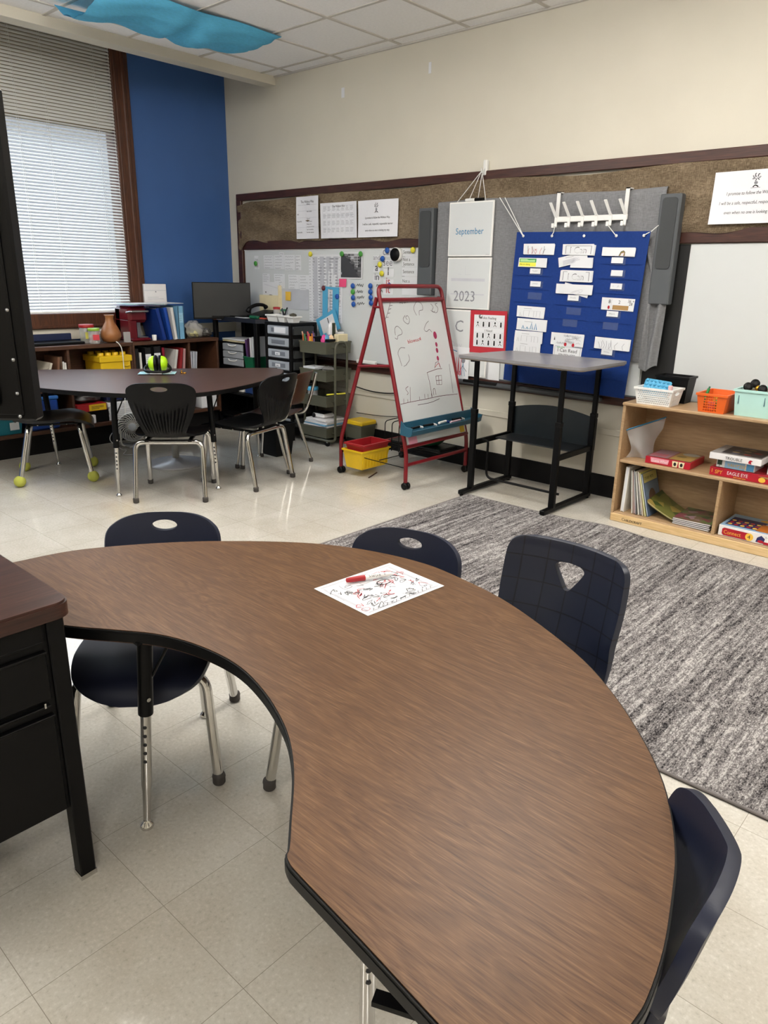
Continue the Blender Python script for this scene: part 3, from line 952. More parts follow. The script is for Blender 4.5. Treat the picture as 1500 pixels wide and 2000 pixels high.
# ================================================================== the whiteboard wall
# writing surfaces
t = thing('whiteboard', 'long white dry-erase board on the left half of the wall, under the dark mid rail', 'whiteboard', (1.4, -.005, .715))
B().box(.222, -.010, .715, 2.63, -.001, 1.632, m_wb).build('panel', t)
B().box(.216, -.013, 1.626, 2.63, 0, 1.636, m_white).build('frame', t)
t = thing('whiteboard', 'white dry-erase board at the right edge of the picture, above the birch shelf', 'whiteboard', (5.6, -.005, .715))
B().box(4.484, -.012, .72, 6.9, -.001, 1.632, m_wb).build('panel', t)
B().box(2.64, -.008, .72, 4.48, -.002, 1.63, m_chalk).one('chalkboard', 'black chalkboard strip showing between the grey cloth and the right whiteboard', 'chalkboard')
# burlap strip over the tack board
r = random.Random(11)
def bz(x): return 1.70+.012*math.sin(x*5.3)+.008*math.sin(x*17+1)
def tz(x): return 2.068+.006*math.sin(x*4.1+2)-.012*max(0, math.sin(x*1.9+.6))**6
def burl(a, c):
    x = .172+5.5*a
    lo = bz(x)-(.075*math.exp(-((x-.2)/.05)**2))
    hi = tz(x)-.04*math.exp(-((x-.17)/.12)**2)
    z = lo+(hi-lo)*c
    y = -.035-.006*math.sin(x*7+z*23+2.0*math.sin(x*2.1+z*9))-.011*math.sin(x*3.1-z*31+2*math.sin(x*5))*math.exp(-((x-.7)/1.1)**2)-.004*math.sin(z*44+x*1.3)
    if c in (0, 1): y += .004
    return (x, y, z)
b = B(); b.grid(burl, 220, 16, m_burlap)
b.grid(lambda a, c: tuple(Vector(burl(1-a, c))+Vector((0, .003, 0))), 220, 16, m_burlap)
b.one('burlap_strip', 'brown wrinkled burlap tacked along the top of the board wall', 'fabric')

# the four laminated posters on the burlap
YP = -.052
def poster(x0, z0, x1, z1, label, seed, draw, name='poster', bulge=.008, m=m_gloss, y=YP, group=None, cat='poster', back=True, n=8):
    r = random.Random(seed)
    w_, h = x1-x0, z1-z0
    p1, p2 = r.uniform(0, 6), r.uniform(3, 5)
    F0 = wallf(x0, z0, y)
    F = lambda u, v, d=0: F0(u, v, d+bulge*(.5+.5*math.sin(p1+p2*u/w_*1.2+2.2*v/h)))
    b = B(); b.sheet(F, w_, h, m, .0015, n)
    if draw: draw(b, F, w_, h)
    return b.one(name, label, cat, group)
def p_rules(b, F, w_, h):
    b.text(F, 'The Wildcat Way', w_*.5, h*.85, .028, m_ink, .5, sx=.85)
    b.rect(F, .02, h*.8, w_-.02, h*.803, m_grey)
    for k, (a, ls) in enumerate((('', ['Hallways']), ('Safe', ['Feet on floor']), ('Respectful', ['Care of', 'environment.', 'Respect the', 'property of others']), ('Responsible', ['Use the facilities', 'for their purpose']))):
        y = h*(.74-.17*k-(.04 if k > 2 else 0)-(.05 if k > 2 else 0))
        b.text(F, a, .012, y, .017, m_ink, sx=.8)
        for q, s_ in enumerate(ls): b.text(F, s_, w_*.46, y+.022-.022*q, .0165, m_ink, sx=.78)
    for k in (.66, .5, .27): b.rect(F, .02, h*k, w_-.02, h*k+.0015, m_lgrey)
    b.rect(F, w_*.43, .03, w_*.433, h*.78, m_lgrey)
poster(1.036, 1.717, 1.318, 2.058, 'tall narrow laminated rules poster, leftmost of the three on the burlap', 1, p_rules)
def p_chart(b, F, w_, h):
    b.text(F, 'The Wildcat Way', w_*.5, h*.87, .024, m_ink, .5, sx=.85)
    for k in range(8): b.rect(F, .03+k*(w_-.06)/7, .03, .0315+k*(w_-.06)/7, h*.82, m_lgrey)
    for q in range(4):
        b.rect(F, .03, .03+q*h*.265, w_-.03, .0315+q*h*.265, m_lgrey)
        for k in range(7):
            b.lines(F, .036+k*(w_-.06)/7, .045+q*h*.2, (w_-.06)/7-.012, h*.14, 4, m_grey, .0022, q*9+k)
poster(1.345, 1.716, 1.771, 1.993, 'laminated expectations chart, middle one of the three posters on the burlap', 2, p_chart)
def crest(b, F, x, y, s):                     # small dark school emblem of curls and a pair of feet
    r = random.Random(3)
    for k in range(16):
        a = k*.9
        b.stroke(F, [(x+s*(.55*math.cos(a)*q+.1*math.sin(5*q+a)), y+s*(.35+.4*math.sin(a)*q+.06*math.cos(7*q))) for q in (.2, .5, .8, 1)], s*.09, m_ink if k % 2 else m_grey)
    b.disc(F, x, y-s*.18, s*.2, s*.16, m_grey)
    b.stroke(F, [(x-s*.28, y-s*.6), (x-s*.08, y-s*.42), (x+s*.1, y-s*.45), (x+s*.3, y-s*.6)], s*.12, m_ink)
    b.stroke(F, [(x-s*.5, y-s*.68), (x+s*.5, y-s*.66)], s*.03, m_ink)
def p_promise(b, F, w_, h):
    crest(b, F, w_*.48, h*.78, .05)
    for k, s_ in enumerate(('I promise to follow the Wildcat Way.', 'I will be a safe, respectful, responsible learner', 'even when no one is looking my way.')):
        b.text(F, s_, w_*.5, h*(.5-.17*k), .0225, m_ink, .5, sx=.8, skew=.12)
poster(1.786, 1.716, 2.216, 1.991, 'laminated promise poster with a small crest, third on the burlap from the left', 5, p_promise)
def p_promise2(b, F, w_, h):
    crest(b, F, w_*.5, h*.79, .05)
    for k, s_ in enumerate(('I promise to follow the Wildcat Way.', 'I will be a safe, respectful, responsible learner', 'even when no one is looking my way.')):
        b.text(F, s_, w_*.5, h*(.55-.18*k), .024, m_ink, .5, sx=.82, skew=.12)
poster(4.58, 1.733, 5.03, 2.004, 'laminated promise poster on the burlap at the right edge of the picture', 9, p_promise2, bulge=.014)

# paint chips high on the wall
for (q, lb) in ((1.541, 2.768, 1.575, 2.838), 'left'), ((2.433, 2.810, 2.456, 2.881), 'right'):
    b = B(); b.box(q[0], -.003, q[1], q[2], 0, q[3], m_paper); b.one('adhesive_strip', 'white adhesive strip stuck high on the cream wall, %s one of two' % lb, 'strip')

# --- on the left whiteboard -------------------------------------------------
YW = -.0115
def wpaper(rc, label, draw=None, seed=1, m=m_paper, name='paper', cat='paper', group=None, dy=0.0, bulge=.003, n=4):
    return poster(rc[0], rc[1], rc[2], rc[3], label, seed, draw, name, bulge, m, YW-dy, group, cat, n=n)
def scrawl(seed, rows, mm=None, lw=.0024, mg=.1):
    def d(b, F, w_, h):
        r = random.Random(seed)
        for k in range(rows):
            y = h*(1-(k+.8)/rows)
            b.scribble(F, w_*mg, y, w_*r.uniform(.45, .8), h/rows*.45, mm or m_grey, lw, 8, seed+k)
    return d
wpaper((0.370, 1.460, 0.436, 1.582), 'narrow note at the far left of the whiteboard, under a green magnet', scrawl(2, 2), 3)
wpaper((0.511, 1.463, 0.653, 1.584), 'first handwritten note of the upper row on the whiteboard, nearest the corner', scrawl(20, 5), 20)
wpaper((0.664, 1.461, 0.805, 1.586), 'second handwritten note of the upper row, under a small raised slip', scrawl(21, 5), 21)
wpaper((0.743, 1.569, 0.807, 1.608), 'small handwritten slip raised above the upper row of notes', scrawl(22, 2), 22, dy=.004)
wpaper((0.811, 1.455, 0.956, 1.587), 'third handwritten note of the upper row, hanging lowest', scrawl(23, 5), 23, dy=.003)
wpaper((0.961, 1.456, 1.033, 1.585), 'narrow handwritten note ending the upper row on the right', scrawl(24, 5), 24)
wpaper((0.485, 1.327, 0.590, 1.422), 'handwritten note at the left of the lower row, above the blue-marked sheet', scrawl(25, 5), 25)
wpaper((0.655, 1.295, 0.804, 1.421), 'handwritten note second in the lower row, beside the folder', scrawl(26, 6), 26)
wpaper((0.858, 1.291, 1.002, 1.417), 'handwritten note third in the lower row, above the yellow sticky note', scrawl(27, 5), 27)
wpaper((1.008, 1.288, 1.156, 1.416), 'handwritten note last in the lower row, touching the tall chart', scrawl(28, 5), 28)
wpaper((0.748, 1.114, 1.130, 1.294), 'large plain grey sheet behind the yellow sticky note', None, 30, m=mat('grey_sheet', (190, 193, 200), .6))
def hill(b, F, w_, h):
    b.stroke(F, [(w_*.1, h*.85), (w_*.5, h*.72), (w_*.9, h*.6)], .003, m_lgrey)
    b.poly(F, [(w_*.3, h*.08), (w_*.4, h*.16), (w_*.5, h*.17), (w_*.7, h*.1), (w_*.72, h*.06), (w_*.3, h*.05)], m_navy)
wpaper((0.494, 1.212, 0.736, 1.349), 'white sheet with a navy shape tucked into the cream wall folder', hill, 31, dy=.008)
b = B(); rc = (0.468, 1.096, 0.756, 1.230)
b.box(rc[0], -.045, rc[1]-.02, rc[2], -.012, rc[3], m_cream); b.box(rc[2]-.006, -.05, rc[1]-.02, rc[2]+.002, -.012, rc[3]+.09, m_cream)
b.poly(wallf(rc[0], rc[1], -.0455), [(.09, .165), (.11, .165), (.10, .15)], m_ink)
b.one('wall_folder', 'cream paper folder fixed to the whiteboard below the blue-marked sheet', 'folder')
wpaper((0.818, 1.190, 0.892, 1.268), 'yellow sticky note on the grey sheet', None, 33, m=mat('sticky_yellow', (235, 190, 70), .7), name='sticky_note', cat='sticky note', dy=.006, bulge=.006)
wpaper((1.529, 1.325, 1.616, 1.391), 'hot pink sticky note below the dark schedule', None, 34, m=mat('sticky_pink', (235, 80, 130), .7), name='sticky_note', cat='sticky note', dy=.006, bulge=.006)
def sched(b, F, w_, h):
    r = random.Random(8)
    for i in range(4):
        x = w_*(.14+.2*i)
        b.rect(F, x, h*.02, x+w_*.13, h*.97, m_lgrey, .0006)
    for k in range(22):
        y = h*(.955-k*.044)
        b.rect(F, w_*.1, y, w_*.96, y+.003, m_grey if k % 4 == 0 else m_lgrey, .0008)
        for i in range(5):
            b.rect(F, w_*(.12+.17*i), y-.012, w_*(.12+.17*i+.09*r.random()+.03), y-.006, m_grey, .0009)
            if r.random() < .3: b.rect(F, w_*(.12+.17*i), y-.018, w_*(.27+.17*i), y-.001, m_lgrey, .0007)
        b.rect(F, w_*.01, y-.012, w_*.06, y-.009, m_grey, .0009)
wpaper((1.14, 1.02, 1.565, 1.588), 'tall weekly timetable of grey blocks hanging on the whiteboard', sched, 35, bulge=.004, dy=.001)
def dark(b, F, w_, h):
    r = random.Random(12)
    b.rect(F, w_*.05, h*.05, w_*.95, h*.95, mat('dark_block', (58, 58, 62), .5), .0006)
    mm = [mat('db%d' % k, (c, c, c+3), .5) for k, c in enumerate((46, 92, 122))]
    for k in range(9):
        for i in range(6):
            b.rect(F, w_*(.05+.15*i), h*(.06+.1*k), w_*(.19+.15*i), h*(.145+.1*k), r.choice(mm), .0008)
    for (i, k) in ((4, 8), (5, 8), (3, 7), (2, 4), (1, 3), (2, 3), (0, 1)):
        b.rect(F, w_*(.06+.15*i), h*(.06+.1*k), w_*(.18+.15*i), h*(.15+.1*k), m_lgrey, .001)
wpaper((1.538, 1.393, 1.805, 1.604), 'dark grey block schedule held by two green magnets', dark, 36, dy=.006)
b = B(); rc = (1.319, 1.033, 1.543, 1.326)
F = wallf(rc[0], rc[1], YW-.012, -.03)
w_, h = rc[2]-rc[0]-.02, rc[3]-rc[1]
for (x0, y0, x1, y1) in ((0, 0, w_*.32, h), (w_*.62, 0, w_, h), (w_*.32, h*.93, w_*.62, h), (w_*.32, 0, w_*.62, h*.12)):
    b.sheet(F, x1-x0, y1-y0, m_lblue, .0015, 1, x0, y0)
b.one('cutout_card', 'tall light blue paper frame hanging over the timetable', 'card')
b = B(); F = wallf(*((1.334, 0.957)), -.06, .42)
b.sheet(F, .26, .18, m_lblue, .003, 1, -.02, -.08); b.rect(F, .02, -.05, .2, .07, m_paper, .001); b.rect(F, .12, -.04, .13, .06, m_ink, .0015)
b.one('picture_card', 'light blue framed picture card leaning above the cart, below the paper frame', 'card')
# magnets
MG = 'round button magnets on the whiteboard'
mcol = {'blue': mat('blue_magnet', (24, 80, 165), .3), 'green': mat('green_magnet', (70, 150, 60), .3), 'yellow': mat('yellow_magnet', (214, 205, 50), .3), 'red': mat('maroon_magnet', (90, 24, 34), .3)}
def magnet(p, col, label, y=YW-.006):
    b = B(); b.lathe([(.0225, 0), (.0225, .004), (.018, .010), (.009, .0125), (.0001, .0128)], mcol[col], M=Matrix.Translation((p[0], y, p[1])) @ Matrix.Rotation(PI/2, 4, 'X'), n=18)
    b.one('magnet', label, 'magnet', MG)
for p, col, lb in (((0.402, 1.512), 'green', 'green button magnet on the narrow note at the far left of the whiteboard'),
                   ((1.174, 1.592), 'yellow', 'yellow button magnet at the top left of the tall timetable'),
                   ((1.567, 1.591), 'green', 'green button magnet at the left corner of the dark schedule'),
                   ((1.788, 1.590), 'green', 'green button magnet at the right corner of the dark schedule'),
                   ((1.339, 1.310), 'red', 'maroon button magnet at the top of the light blue frame'),
                   ((1.511, 1.244), 'blue', 'blue button magnet on the right strip of the light blue frame'),
                   ((1.699, 1.336), 'blue', 'topmost blue button magnet of the name list beside the sticky note'),
                   ((1.700, 1.288), 'green', 'green button magnet second in the name list beside the sticky note'),
                   ((1.703, 1.240), 'blue', 'blue button magnet third in the name list beside the sticky note'),
                   ((1.708, 1.188), 'blue', 'lowest blue button magnet of the name list beside the sticky note'),
                   ((1.903, 1.340), 'blue', 'topmost blue button magnet beside the left top of the red easel'),
                   ((1.905, 1.294), 'blue', 'blue button magnet second from top beside the red easel'),
                   ((1.909, 1.249), 'blue', 'blue button magnet third from top beside the red easel'),
                   ((1.914, 1.205), 'blue', 'lowest blue button magnet beside the red easel'),
                   ((2.083, 1.616), 'blue', 'blue button magnet above the word strip reading can'),
                   ((2.034, 1.552), 'blue', 'blue button magnet between the word strips and and see'),
                   ((2.004, 1.508), 'yellow', 'yellow button magnet left of the word see'),
                   ((2.027, 1.439), 'yellow', 'yellow button magnet left of the word I'),
                   ((2.113, 1.346), 'blue', 'blue button magnet beside the red word it'),
                   ((2.352, 1.616), 'yellow', 'yellow button magnet on top of the sentence cards')):
    magnet(p, col, lb, YW-.012)
# handwriting on the board itself
b = B(); F = wallf(0, 0, -.0105)
for k, (p, w_) in enumerate((((1.735, 1.329), .075), ((1.735, 1.279), .07), ((1.739, 1.233), .08), ((1.739, 1.182), .085))):
    b.scribble(F, p[0], p[1], w_, .028, m_ink, .0055, 7, 60+k)
for k, (p, w_) in enumerate((((1.958, 1.334), .06), ((1.967, 1.286), .06))):
    b.scribble(F, p[0], p[1], w_, .028, m_ink, .0055, 6, 70+k)
b.one('handwritten_names', 'handwritten names in black marker beside the magnets on the whiteboard', 'writing')
# sight-word strips
for rc, s_, mm, sz, lb in (((2.016, 1.566, 2.147, 1.633), 'can', m_grey, .088, 'white word strip reading can'), ((1.920, 1.536, 1.997, 1.576), 'and', m_grey, .056, 'white word strip reading and'),
                           ((2.026, 1.487, 2.139, 1.544), 'see', m_grey, .078, 'white word strip reading see'), ((1.922, 1.448, 1.999, 1.498), 'a', m_navy, .085, 'white word strip reading a'),
                           ((2.034, 1.413, 2.146, 1.477), 'I', m_ink, .09, 'white word strip reading I'), ((1.923, 1.376, 2.008, 1.430), 'in', m_navy, .078, 'white word strip reading in'),
                           ((2.036, 1.344, 2.144, 1.395), 'is', m_red, .082, 'white word strip reading is'), ((2.038, 1.278, 2.145, 1.334), 'it', m_red, .09, 'white word strip reading it')):
    def dw(b, F, w_, h, s_=s_, mm=mm, sz=sz): b.text(F, s_, w_*.5, h*.22, sz, mm, .5)
    wpaper(rc, lb+' on the left whiteboard', dw, 5, name='word_strip', cat='word strip', group='sight word strips')
# dark round timer and the sentence cards
t = thing('magnetic_timer', 'round white-rimmed black magnetic dial beside the sentence cards', 'timer', (*(2.187, 1.583)[:1], -.012, (2.187, 1.583)[1]))
M = Matrix.Translation(((2.187, 1.583)[0], -.012, (2.187, 1.583)[1])) @ Matrix.Rotation(PI/2, 4, 'X')
B().lathe([(.052, 0), (.054, .004), (.054, .032), (.050, .036)], m_white, M=M, n=28).build('case', t)
B().lathe([(.0495, .033), (.0495, .0375), (.0001, .038)], m_black, M=M, n=28).build('dial', t)
SG = 'sentence sorting cards'
for zz, tx, mk, lb in (((1.568, 1.632), ['Sentence'], 1, 'white card reading Sentence with a tick, top of the card column'), ((1.492, 1.566), ['Not a', 'Sentence'], 2, 'white card reading Not a Sentence with a cross'),
                       ((1.42, 1.49), ['Sentence'], 0, 'plain white card reading Sentence, third in the card column'), ((1.35, 1.418), ['Not a'], 0, 'white card starting Not a, lowest in the card column')):
    def dc(b, F, w_, h, tx=tx, mk=mk):
        for q, s_ in enumerate(tx): b.text(F, s_, .01, h*(.38 if len(tx) == 1 else .62-.46*q)-.002, .036, m_ink, sx=.9)
        b.rect(F, 0, 0, w_, .002, m_ink)
        if mk == 1: b.stroke(F, [(w_*.8, h*.5), (w_*.84, h*.25), (w_*.93, h*.8)], .007, m_grey)
        if mk == 2: b.stroke(F, [(w_*.8, h*.25), (w_*.92, h*.85)], .006, m_ink); b.stroke(F, [(w_*.8, h*.85), (w_*.92, h*.25)], .006, m_ink)
    wpaper((2.235, zz[0], 2.455, zz[1]), lb, dc, 6, name='sentence_card', cat='card', group=SG)
wpaper((2.24, 1.28, 2.455, 1.349), 'blank white slip below the sentence cards', None, 7)

# --- interactive board under the grey cloth ---------------------------------
t = thing('interactive_board', 'white interactive board mounted in the middle of the wall, mostly under grey cloth', 'interactive whiteboard', (3.45, -.03, .68))
B().box(2.64, -.05, .70, 4.285, -.006, 1.93, m_wb, bev=.006).build('panel', t)
b = B(); b.box(2.62, -.055, .69, 4.30, -.006, .715, m_spk, bev=.004); b.build('bottom_frame', t)
b = B(); b.box(2.72, -.105, .655, 4.06, -.055, .69, m_spk, bev=.01).box(2.95, -.112, .672, 3.25, -.085, .693, m_black, bev=.004)
b.build('pen_tray', t, 'grey pen tray along the bottom')
def clothf(a, c):
    x = 2.618+(4.318-2.618)*a
    if c < .06: return (x, -.015-.05*c/.06, 1.947+.004*math.sin(x*9)-.001)
    q = (c-.06)/.94
    bot = .98+.22*max(0, min(1, (3.2-x)/.3))-.02*math.sin(x*5)
    if x > 4.2: bot = .93
    z = 1.945-(1.945-bot)*q
    y = -.066-.004*math.sin(x*14+z*2)*q-.003*math.sin(x*31)*q*q
    xx = x
    if a > .93:                     # the loose right edge hangs in folds
        k = (a-.93)/.07
        y -= .03*k*math.sin(q*2.4)*(.5+.5*math.sin(z*6))
        xx = x-.02*k*q+.03*k*q*q
    return (xx, y, z)
b = B(); b.grid(clothf, 90, 40, m_cloth); b.grid(lambda a, c: tuple(Vector(clothf(1-a, c))+Vector((0, .003, -.001))), 90, 40, m_cloth)
cl = b.one('cover_cloth', 'grey cloth draped over the interactive board behind the blue pocket chart', 'cloth')
b = B()
def foldf(a, c):
    z = 1.62-.72*c
    x = 4.275+.105*a+.03*math.sin(c*3.0)*(1-c)+.02*c
    if z > 1.45: x -= .05*(z-1.45)/.17
    return (x, -.072-.018*math.sin(a*9+c*2.5)-.02*c, z-.02*math.sin(a*5)*c)
b.grid(foldf, 18, 24, m_cloth); b.grid(lambda a, c: tuple(Vector(foldf(1-a, c))+Vector((0, .003, 0))), 18, 24, m_cloth)
b.one('cloth_tail', 'grey wrinkled tail of cloth hanging below the right speaker', 'cloth')
def speaker(x0, x1, lean, label):
    t = thing('speaker_bar', label, 'speaker', ((x0+x1)/2, -.05, 1.29))
    M = Matrix.Translation(((x0+x1)/2, -.06, 1.29)) @ Matrix.Rotation(lean, 4, 'Y') @ Matrix.Translation((-(x0+x1)/2, .06, -1.29))
    B().box(x0, -.10, 1.285, x1, -.035, 1.905, m_spk, M=M, bev=.006).build('case', t)
    w_ = x1-x0
    po = []
    for (cx, cz, a0_) in ((x1-.038, 1.865, 0), (x0+.038, 1.865, 90), (x0+.038, 1.51, 180), (x1-.038, 1.51, 270)):
        po += [(cx+.02*math.cos(math.radians(a0_+k*18)), cz+.02*math.sin(math.radians(a0_+k*18))) for k in range(6)]
    q = B(); q.prism(po, .10, .106, m_spkd, M=M @ Matrix(((1, 0, 0, 0), (0, 0, -1, 0), (0, 1, 0, 0), (0, 0, 0, 1)))); q.build('grille', t, 'dark mesh grille')
    for x in (x0+.03, x1-.03): B().box(x-.01, -.036, 1.5, x+.01, -.001, 1.7, m_spk, M=M).build('mount', t)
speaker(2.462, 2.60, 0, 'tall grey speaker bar left of the draped cloth')
speaker(4.30, 4.425, 0, 'tall grey speaker bar right of the draped cloth, over the cloth tail')

# triple hanging whiteboard with the date, its hook and strings
t = thing('wall_hook', 'small white adhesive hook on the cream wall above the burlap', 'hook', (3.0, -.02, 2.115))
B().box(2.975, -.034, 2.10, 3.005, -.0, 2.20, m_white, bev=.006).build('base', t)
B().tube(fillet([(2.99, -.03, 2.16), (2.99, -.05, 2.12), (2.99, -.065, 2.115), (2.99, -.068, 2.14)], .015), .004, m_white).build('peg', t)
t = thing('hanging_whiteboard', 'stack of three white-framed dry-erase panels dated September, hung by strings', 'whiteboard', (2.90, -.08, .70))
PN = []
for (z0, z1, x0) in ((1.565, 1.932, 2.74), (1.20, 1.558, 2.745), (.715, 1.193, 2.75)):
    p = B(); p.box(x0, -.088, z0, x0+.385, -.074, z1, m_white, bev=.003); p.box(x0+.01, -.089, z0+.01, x0+.375, -.0875, z1-.01, m_wb)
    F = wallf(x0, z0, -.0892)
    if z0 > 1.5:
        b2 = p; b2.text(F, 'September', .19, .15, .062, m_bluei, .5, sx=.9)
        b2.rect(F, .34, .012, .37, .014, m_grey)
    elif z0 > 1.1:
        p.text(F, '2023', .165, .055, .105, m_grey, .5, sx=.95)
        p.stroke(F, [(.10, .245), (.13, .24)], .002, m_lgrey); p.stroke(F, [(.165, .30), (.165, .24), (.215, .24)], .002, m_lgrey)
        p.rect(F, .04, .195, .34, .215, m_lgrey, .0005); p.rect(F, .04, .10, .34, .108, m_lgrey, .0004)
    else:
        p.text(F, 'C', .13, .32, .12, m_grey, .5); p.text(F, 'Day', .11, .20, .07, m_lgrey, .5)
    p.build('panel', t)
b = B(); b.tube([(2.93, -.082, 1.562), (2.93, -.082, 1.555)], .002, m_black)
for (a, c) in (((2.99, -.066, 2.125), (2.80, -.081, 1.93)), ((2.985, -.064, 2.12), (2.90, -.081, 1.93)), ((2.995, -.064, 2.12), (2.98, -.081, 1.93)), ((2.99, -.06, 2.12), (3.05, -.081, 1.93))):
    st = B(); st.tube([a, c], .0024, m_cord, 6); st.build('string', t)
b2 = B(); b2.cyl((2.88, -.083, 1.942), (2.96, -.083, 1.942), .010, m_white).cyl((2.96, -.083, 1.942), (3.03, -.083, 1.942), .011, m_black)
b2.one('marker', 'black-and-white marker resting on top of the dated hanging boards', 'marker')
def kid(b, F, w_, h):
    r = random.Random(5)
    for k in range(5): b.stroke(F, [(w_*(.1+.12*k), h*.1), (w_*(.15+.12*k), h*r.uniform(.4, .75)), (w_*(.22+.1*k), h*.12)], .008, m_pink if k % 2 == 0 else m_red)
    b.disc(F, w_*.72, h*.6, .02, .024, m_grey); b.stroke(F, [(w_*.72, h*.5), (w_*.66, h*.1), (w_*.82, h*.1), (w_*.72, h*.5)], .004, m_bluei)
    b.stroke(F, [(w_*.55, h*.2), (w_*.7, h*.42), (w_*.9, h*.25)], .004, m_ink); b.stroke(F, [(w_*.05, h*.92), (w_*.4, h*.85)], .006, m_bluei)
poster(2.80, .69, 2.99, .925, "child's pink and blue drawing hanging below the dated boards", 3, kid, 'drawing', .004, m_paper, -.094, None, 'drawing')
b = B(); b.sheet(wallf(3.02, .70, -.06, .01), .22, .2, m_paper, .002); b.rect(wallf(3.02, .70, -.06, .01), .0, .185, .05, .19, m_ink)
b.one('paper', 'plain white sheet low on the board behind the standing desk', 'paper')

# red feelings poster
t = thing('feelings_poster', 'red-bordered communication poster of little pictograms beside the blue pocket chart', 'poster', (3.15, -.1, .9))
F = wallf(2.985, .895, -.094, .015)
b = B(); b.sheet(F, .315, .30, mat('red_card', (182, 38, 52), .45), .002); b.build('card', t, 'red card backing')
b = B(); F2 = lambda u, v, d=0: F(u, v, d+.0015)
b.sheet(F2, .262, .225, m_paper, .001, 1, .035, .045)
b.text(F2, 'I Am Feeling', .165, .24, .025, m_ink, .5); b.text(F2, 'I Need', .165, .152, .024, m_ink, .5)
for k in range(5):
    for (y, sd) in ((.185, 0), (.105, 1), (.055, 2)):
        x = .05+.05*k
        b.rect(F2, x-.002, y-.004, x+.04, y+.042, m_lgrey, .0006); b.rect(F2, x, y-.002, x+.038, y+.04, m_paper, .0009)
        b.disc(F2, x+.019, y+.03, .007, .007, m_ink, .0012)
        if (k+sd) % 3: b.rect(F2, x+.012, y+.002, x+.026, y+.024, m_ink, .0012)
        else: b.stroke(F2, [(x+.008, y+.004), (x+.019, y+.02), (x+.03, y+.004)], .005, m_ink, .0012)
b.build('chart', t, 'white chart with black pictograms')
b = B(); b.lathe([(.014, 0), (.014, .006), (.0001, .008)], m_alu, M=Matrix.Translation((3.075, -.097, 1.155)) @ Matrix.Rotation(PI/2, 4, 'X'), n=14)
b.one('magnet', 'small silver magnet on the red feelings poster', 'magnet')

# white over-door coat rack hung on the board
t = thing('coat_rack', 'white six-peg hook rack hung over the cloth above the blue pocket chart', 'coat rack', (3.85, -.09, 1.74))
b = B(); b.box(3.615, -.094, 1.772, 4.105, -.086, 1.806, m_white, bev=.003); b.build('rail', t)
for x in (3.622, 4.088):
    b = B(); b.box(x-.012, -.09, 1.78, x+.012, -.083, 1.955, m_white).box(x-.012, -.09, 1.948, x+.012, -.02, 1.955, m_white); b.build('hanger_strap', t)
for k in range(6):
    x = 3.62+.0945*k
    b = B()
    M = Matrix.Translation((x, -.096, 1.76))
    b.box(-.009, -.003, -.022, .009, .003, .048, m_white, M=M)
    b.add([(x-.009, -.099, 1.80), (x+.009, -.099, 1.80), (x+.009, -.093, 1.80), (x-.009, -.093, 1.80), (x-.032, -.145, 1.885), (x-.014, -.145, 1.885), (x-.014, -.139, 1.889), (x-.032, -.139, 1.889)],
          [(0, 1, 5, 4), (1, 2, 6, 5), (2, 3, 7, 6), (3, 0, 4, 7), (4, 5, 6, 7)], m_white)
    b.box(-.009, -.035, -.022, .009, .003, -.016, m_white, M=M).box(-.009, -.038, -.022, .009, -.032, .004, m_white, M=M)
    b.build('hook', t)

# blue pocket chart with its strings, grommets, clear pockets and name tags
t = thing('pocket_chart', 'royal blue fabric pocket chart full of papers, hung in the middle of the wall', 'pocket chart', (3.8, -.12, .7))
CX = [3.345, 4.275, 4.232, 3.315]; CZ = [1.718, 1.702, .70, .727]
def pc(u, v, d=0):
    a, c = u/.93, v/1.0
    x = (CX[3]*(1-a)+CX[2]*a)*(1-c)+(CX[0]*(1-a)+CX[1]*a)*c
    z = (CZ[3]*(1-a)+CZ[2]*a)*(1-c)+(CZ[0]*(1-a)+CZ[1]*a)*c
    y = -.118-.006*math.sin(a*5+c*3)*math.sin(c*2.5)-.008*math.exp(-((a-.88+.1*c)/.05)**2)*math.sin(c*5)
    return Vector((x, y-d, z))
b = B(); b.sheet(pc, .93, 1.0, m_pocket, .003, 24); b.build('backing', t)
b = B()
for (u0, u1) in ((.03, .30), (.34, .60), (.64, .90)):
    for k in range(9):
        b.sheet(lambda u, v, d=0: pc(u, v, d+.004), u1-u0, .001, m_pocket, .003, 1, u0, .81-.088*k)
b.build('pocket_seams', t)
PK = B()
def pk(uv, w_=.11, h=.04):
    g_ = B(); g_.sheet(lambda u, v, d=0: pc(u, v, d+.006), w_, h, m_clear, .001, 1, uv[0]-w_/2, uv[1]-h/2); g_.build('name_pocket', t, 'clear plastic name pocket')
def uvof(x, z):
    # inverse of pc by a few fixed-point steps
    u, v = (x-3.33)/.93*.93, (z-.71)/1.0
    for _ in range(30):
        p = pc(u, v); u += (x-p.x); v += (z-p.z)
    return u, v
for p in ((3.524, 1.310), (3.820, 1.223), (3.802, 1.147), (4.087, 1.144)): pk(uvof(*p), .105, .045)
for p in ((3.513, 1.470), (3.523, 1.388), (4.086, 1.538), (4.092, 1.463), (4.098, 1.385), (3.809, 1.307), (4.093, 1.219), (4.085, 0.982)):
    u, v = uvof(*p)
    pk((u+.006, v-.004), .10, .044)
    g_ = B(); F = lambda a, c, d=0: pc(u+a, v+c, d+.008)
    g_.sheet(F, .078, .034, m_paper, .001, 1, -.039, -.017); g_.scribble(F, -.022, -.006, .04, .012, m_grey, .0014, 8, int(u*1000))
    g_.build('name_tag', t, 'white name tag')
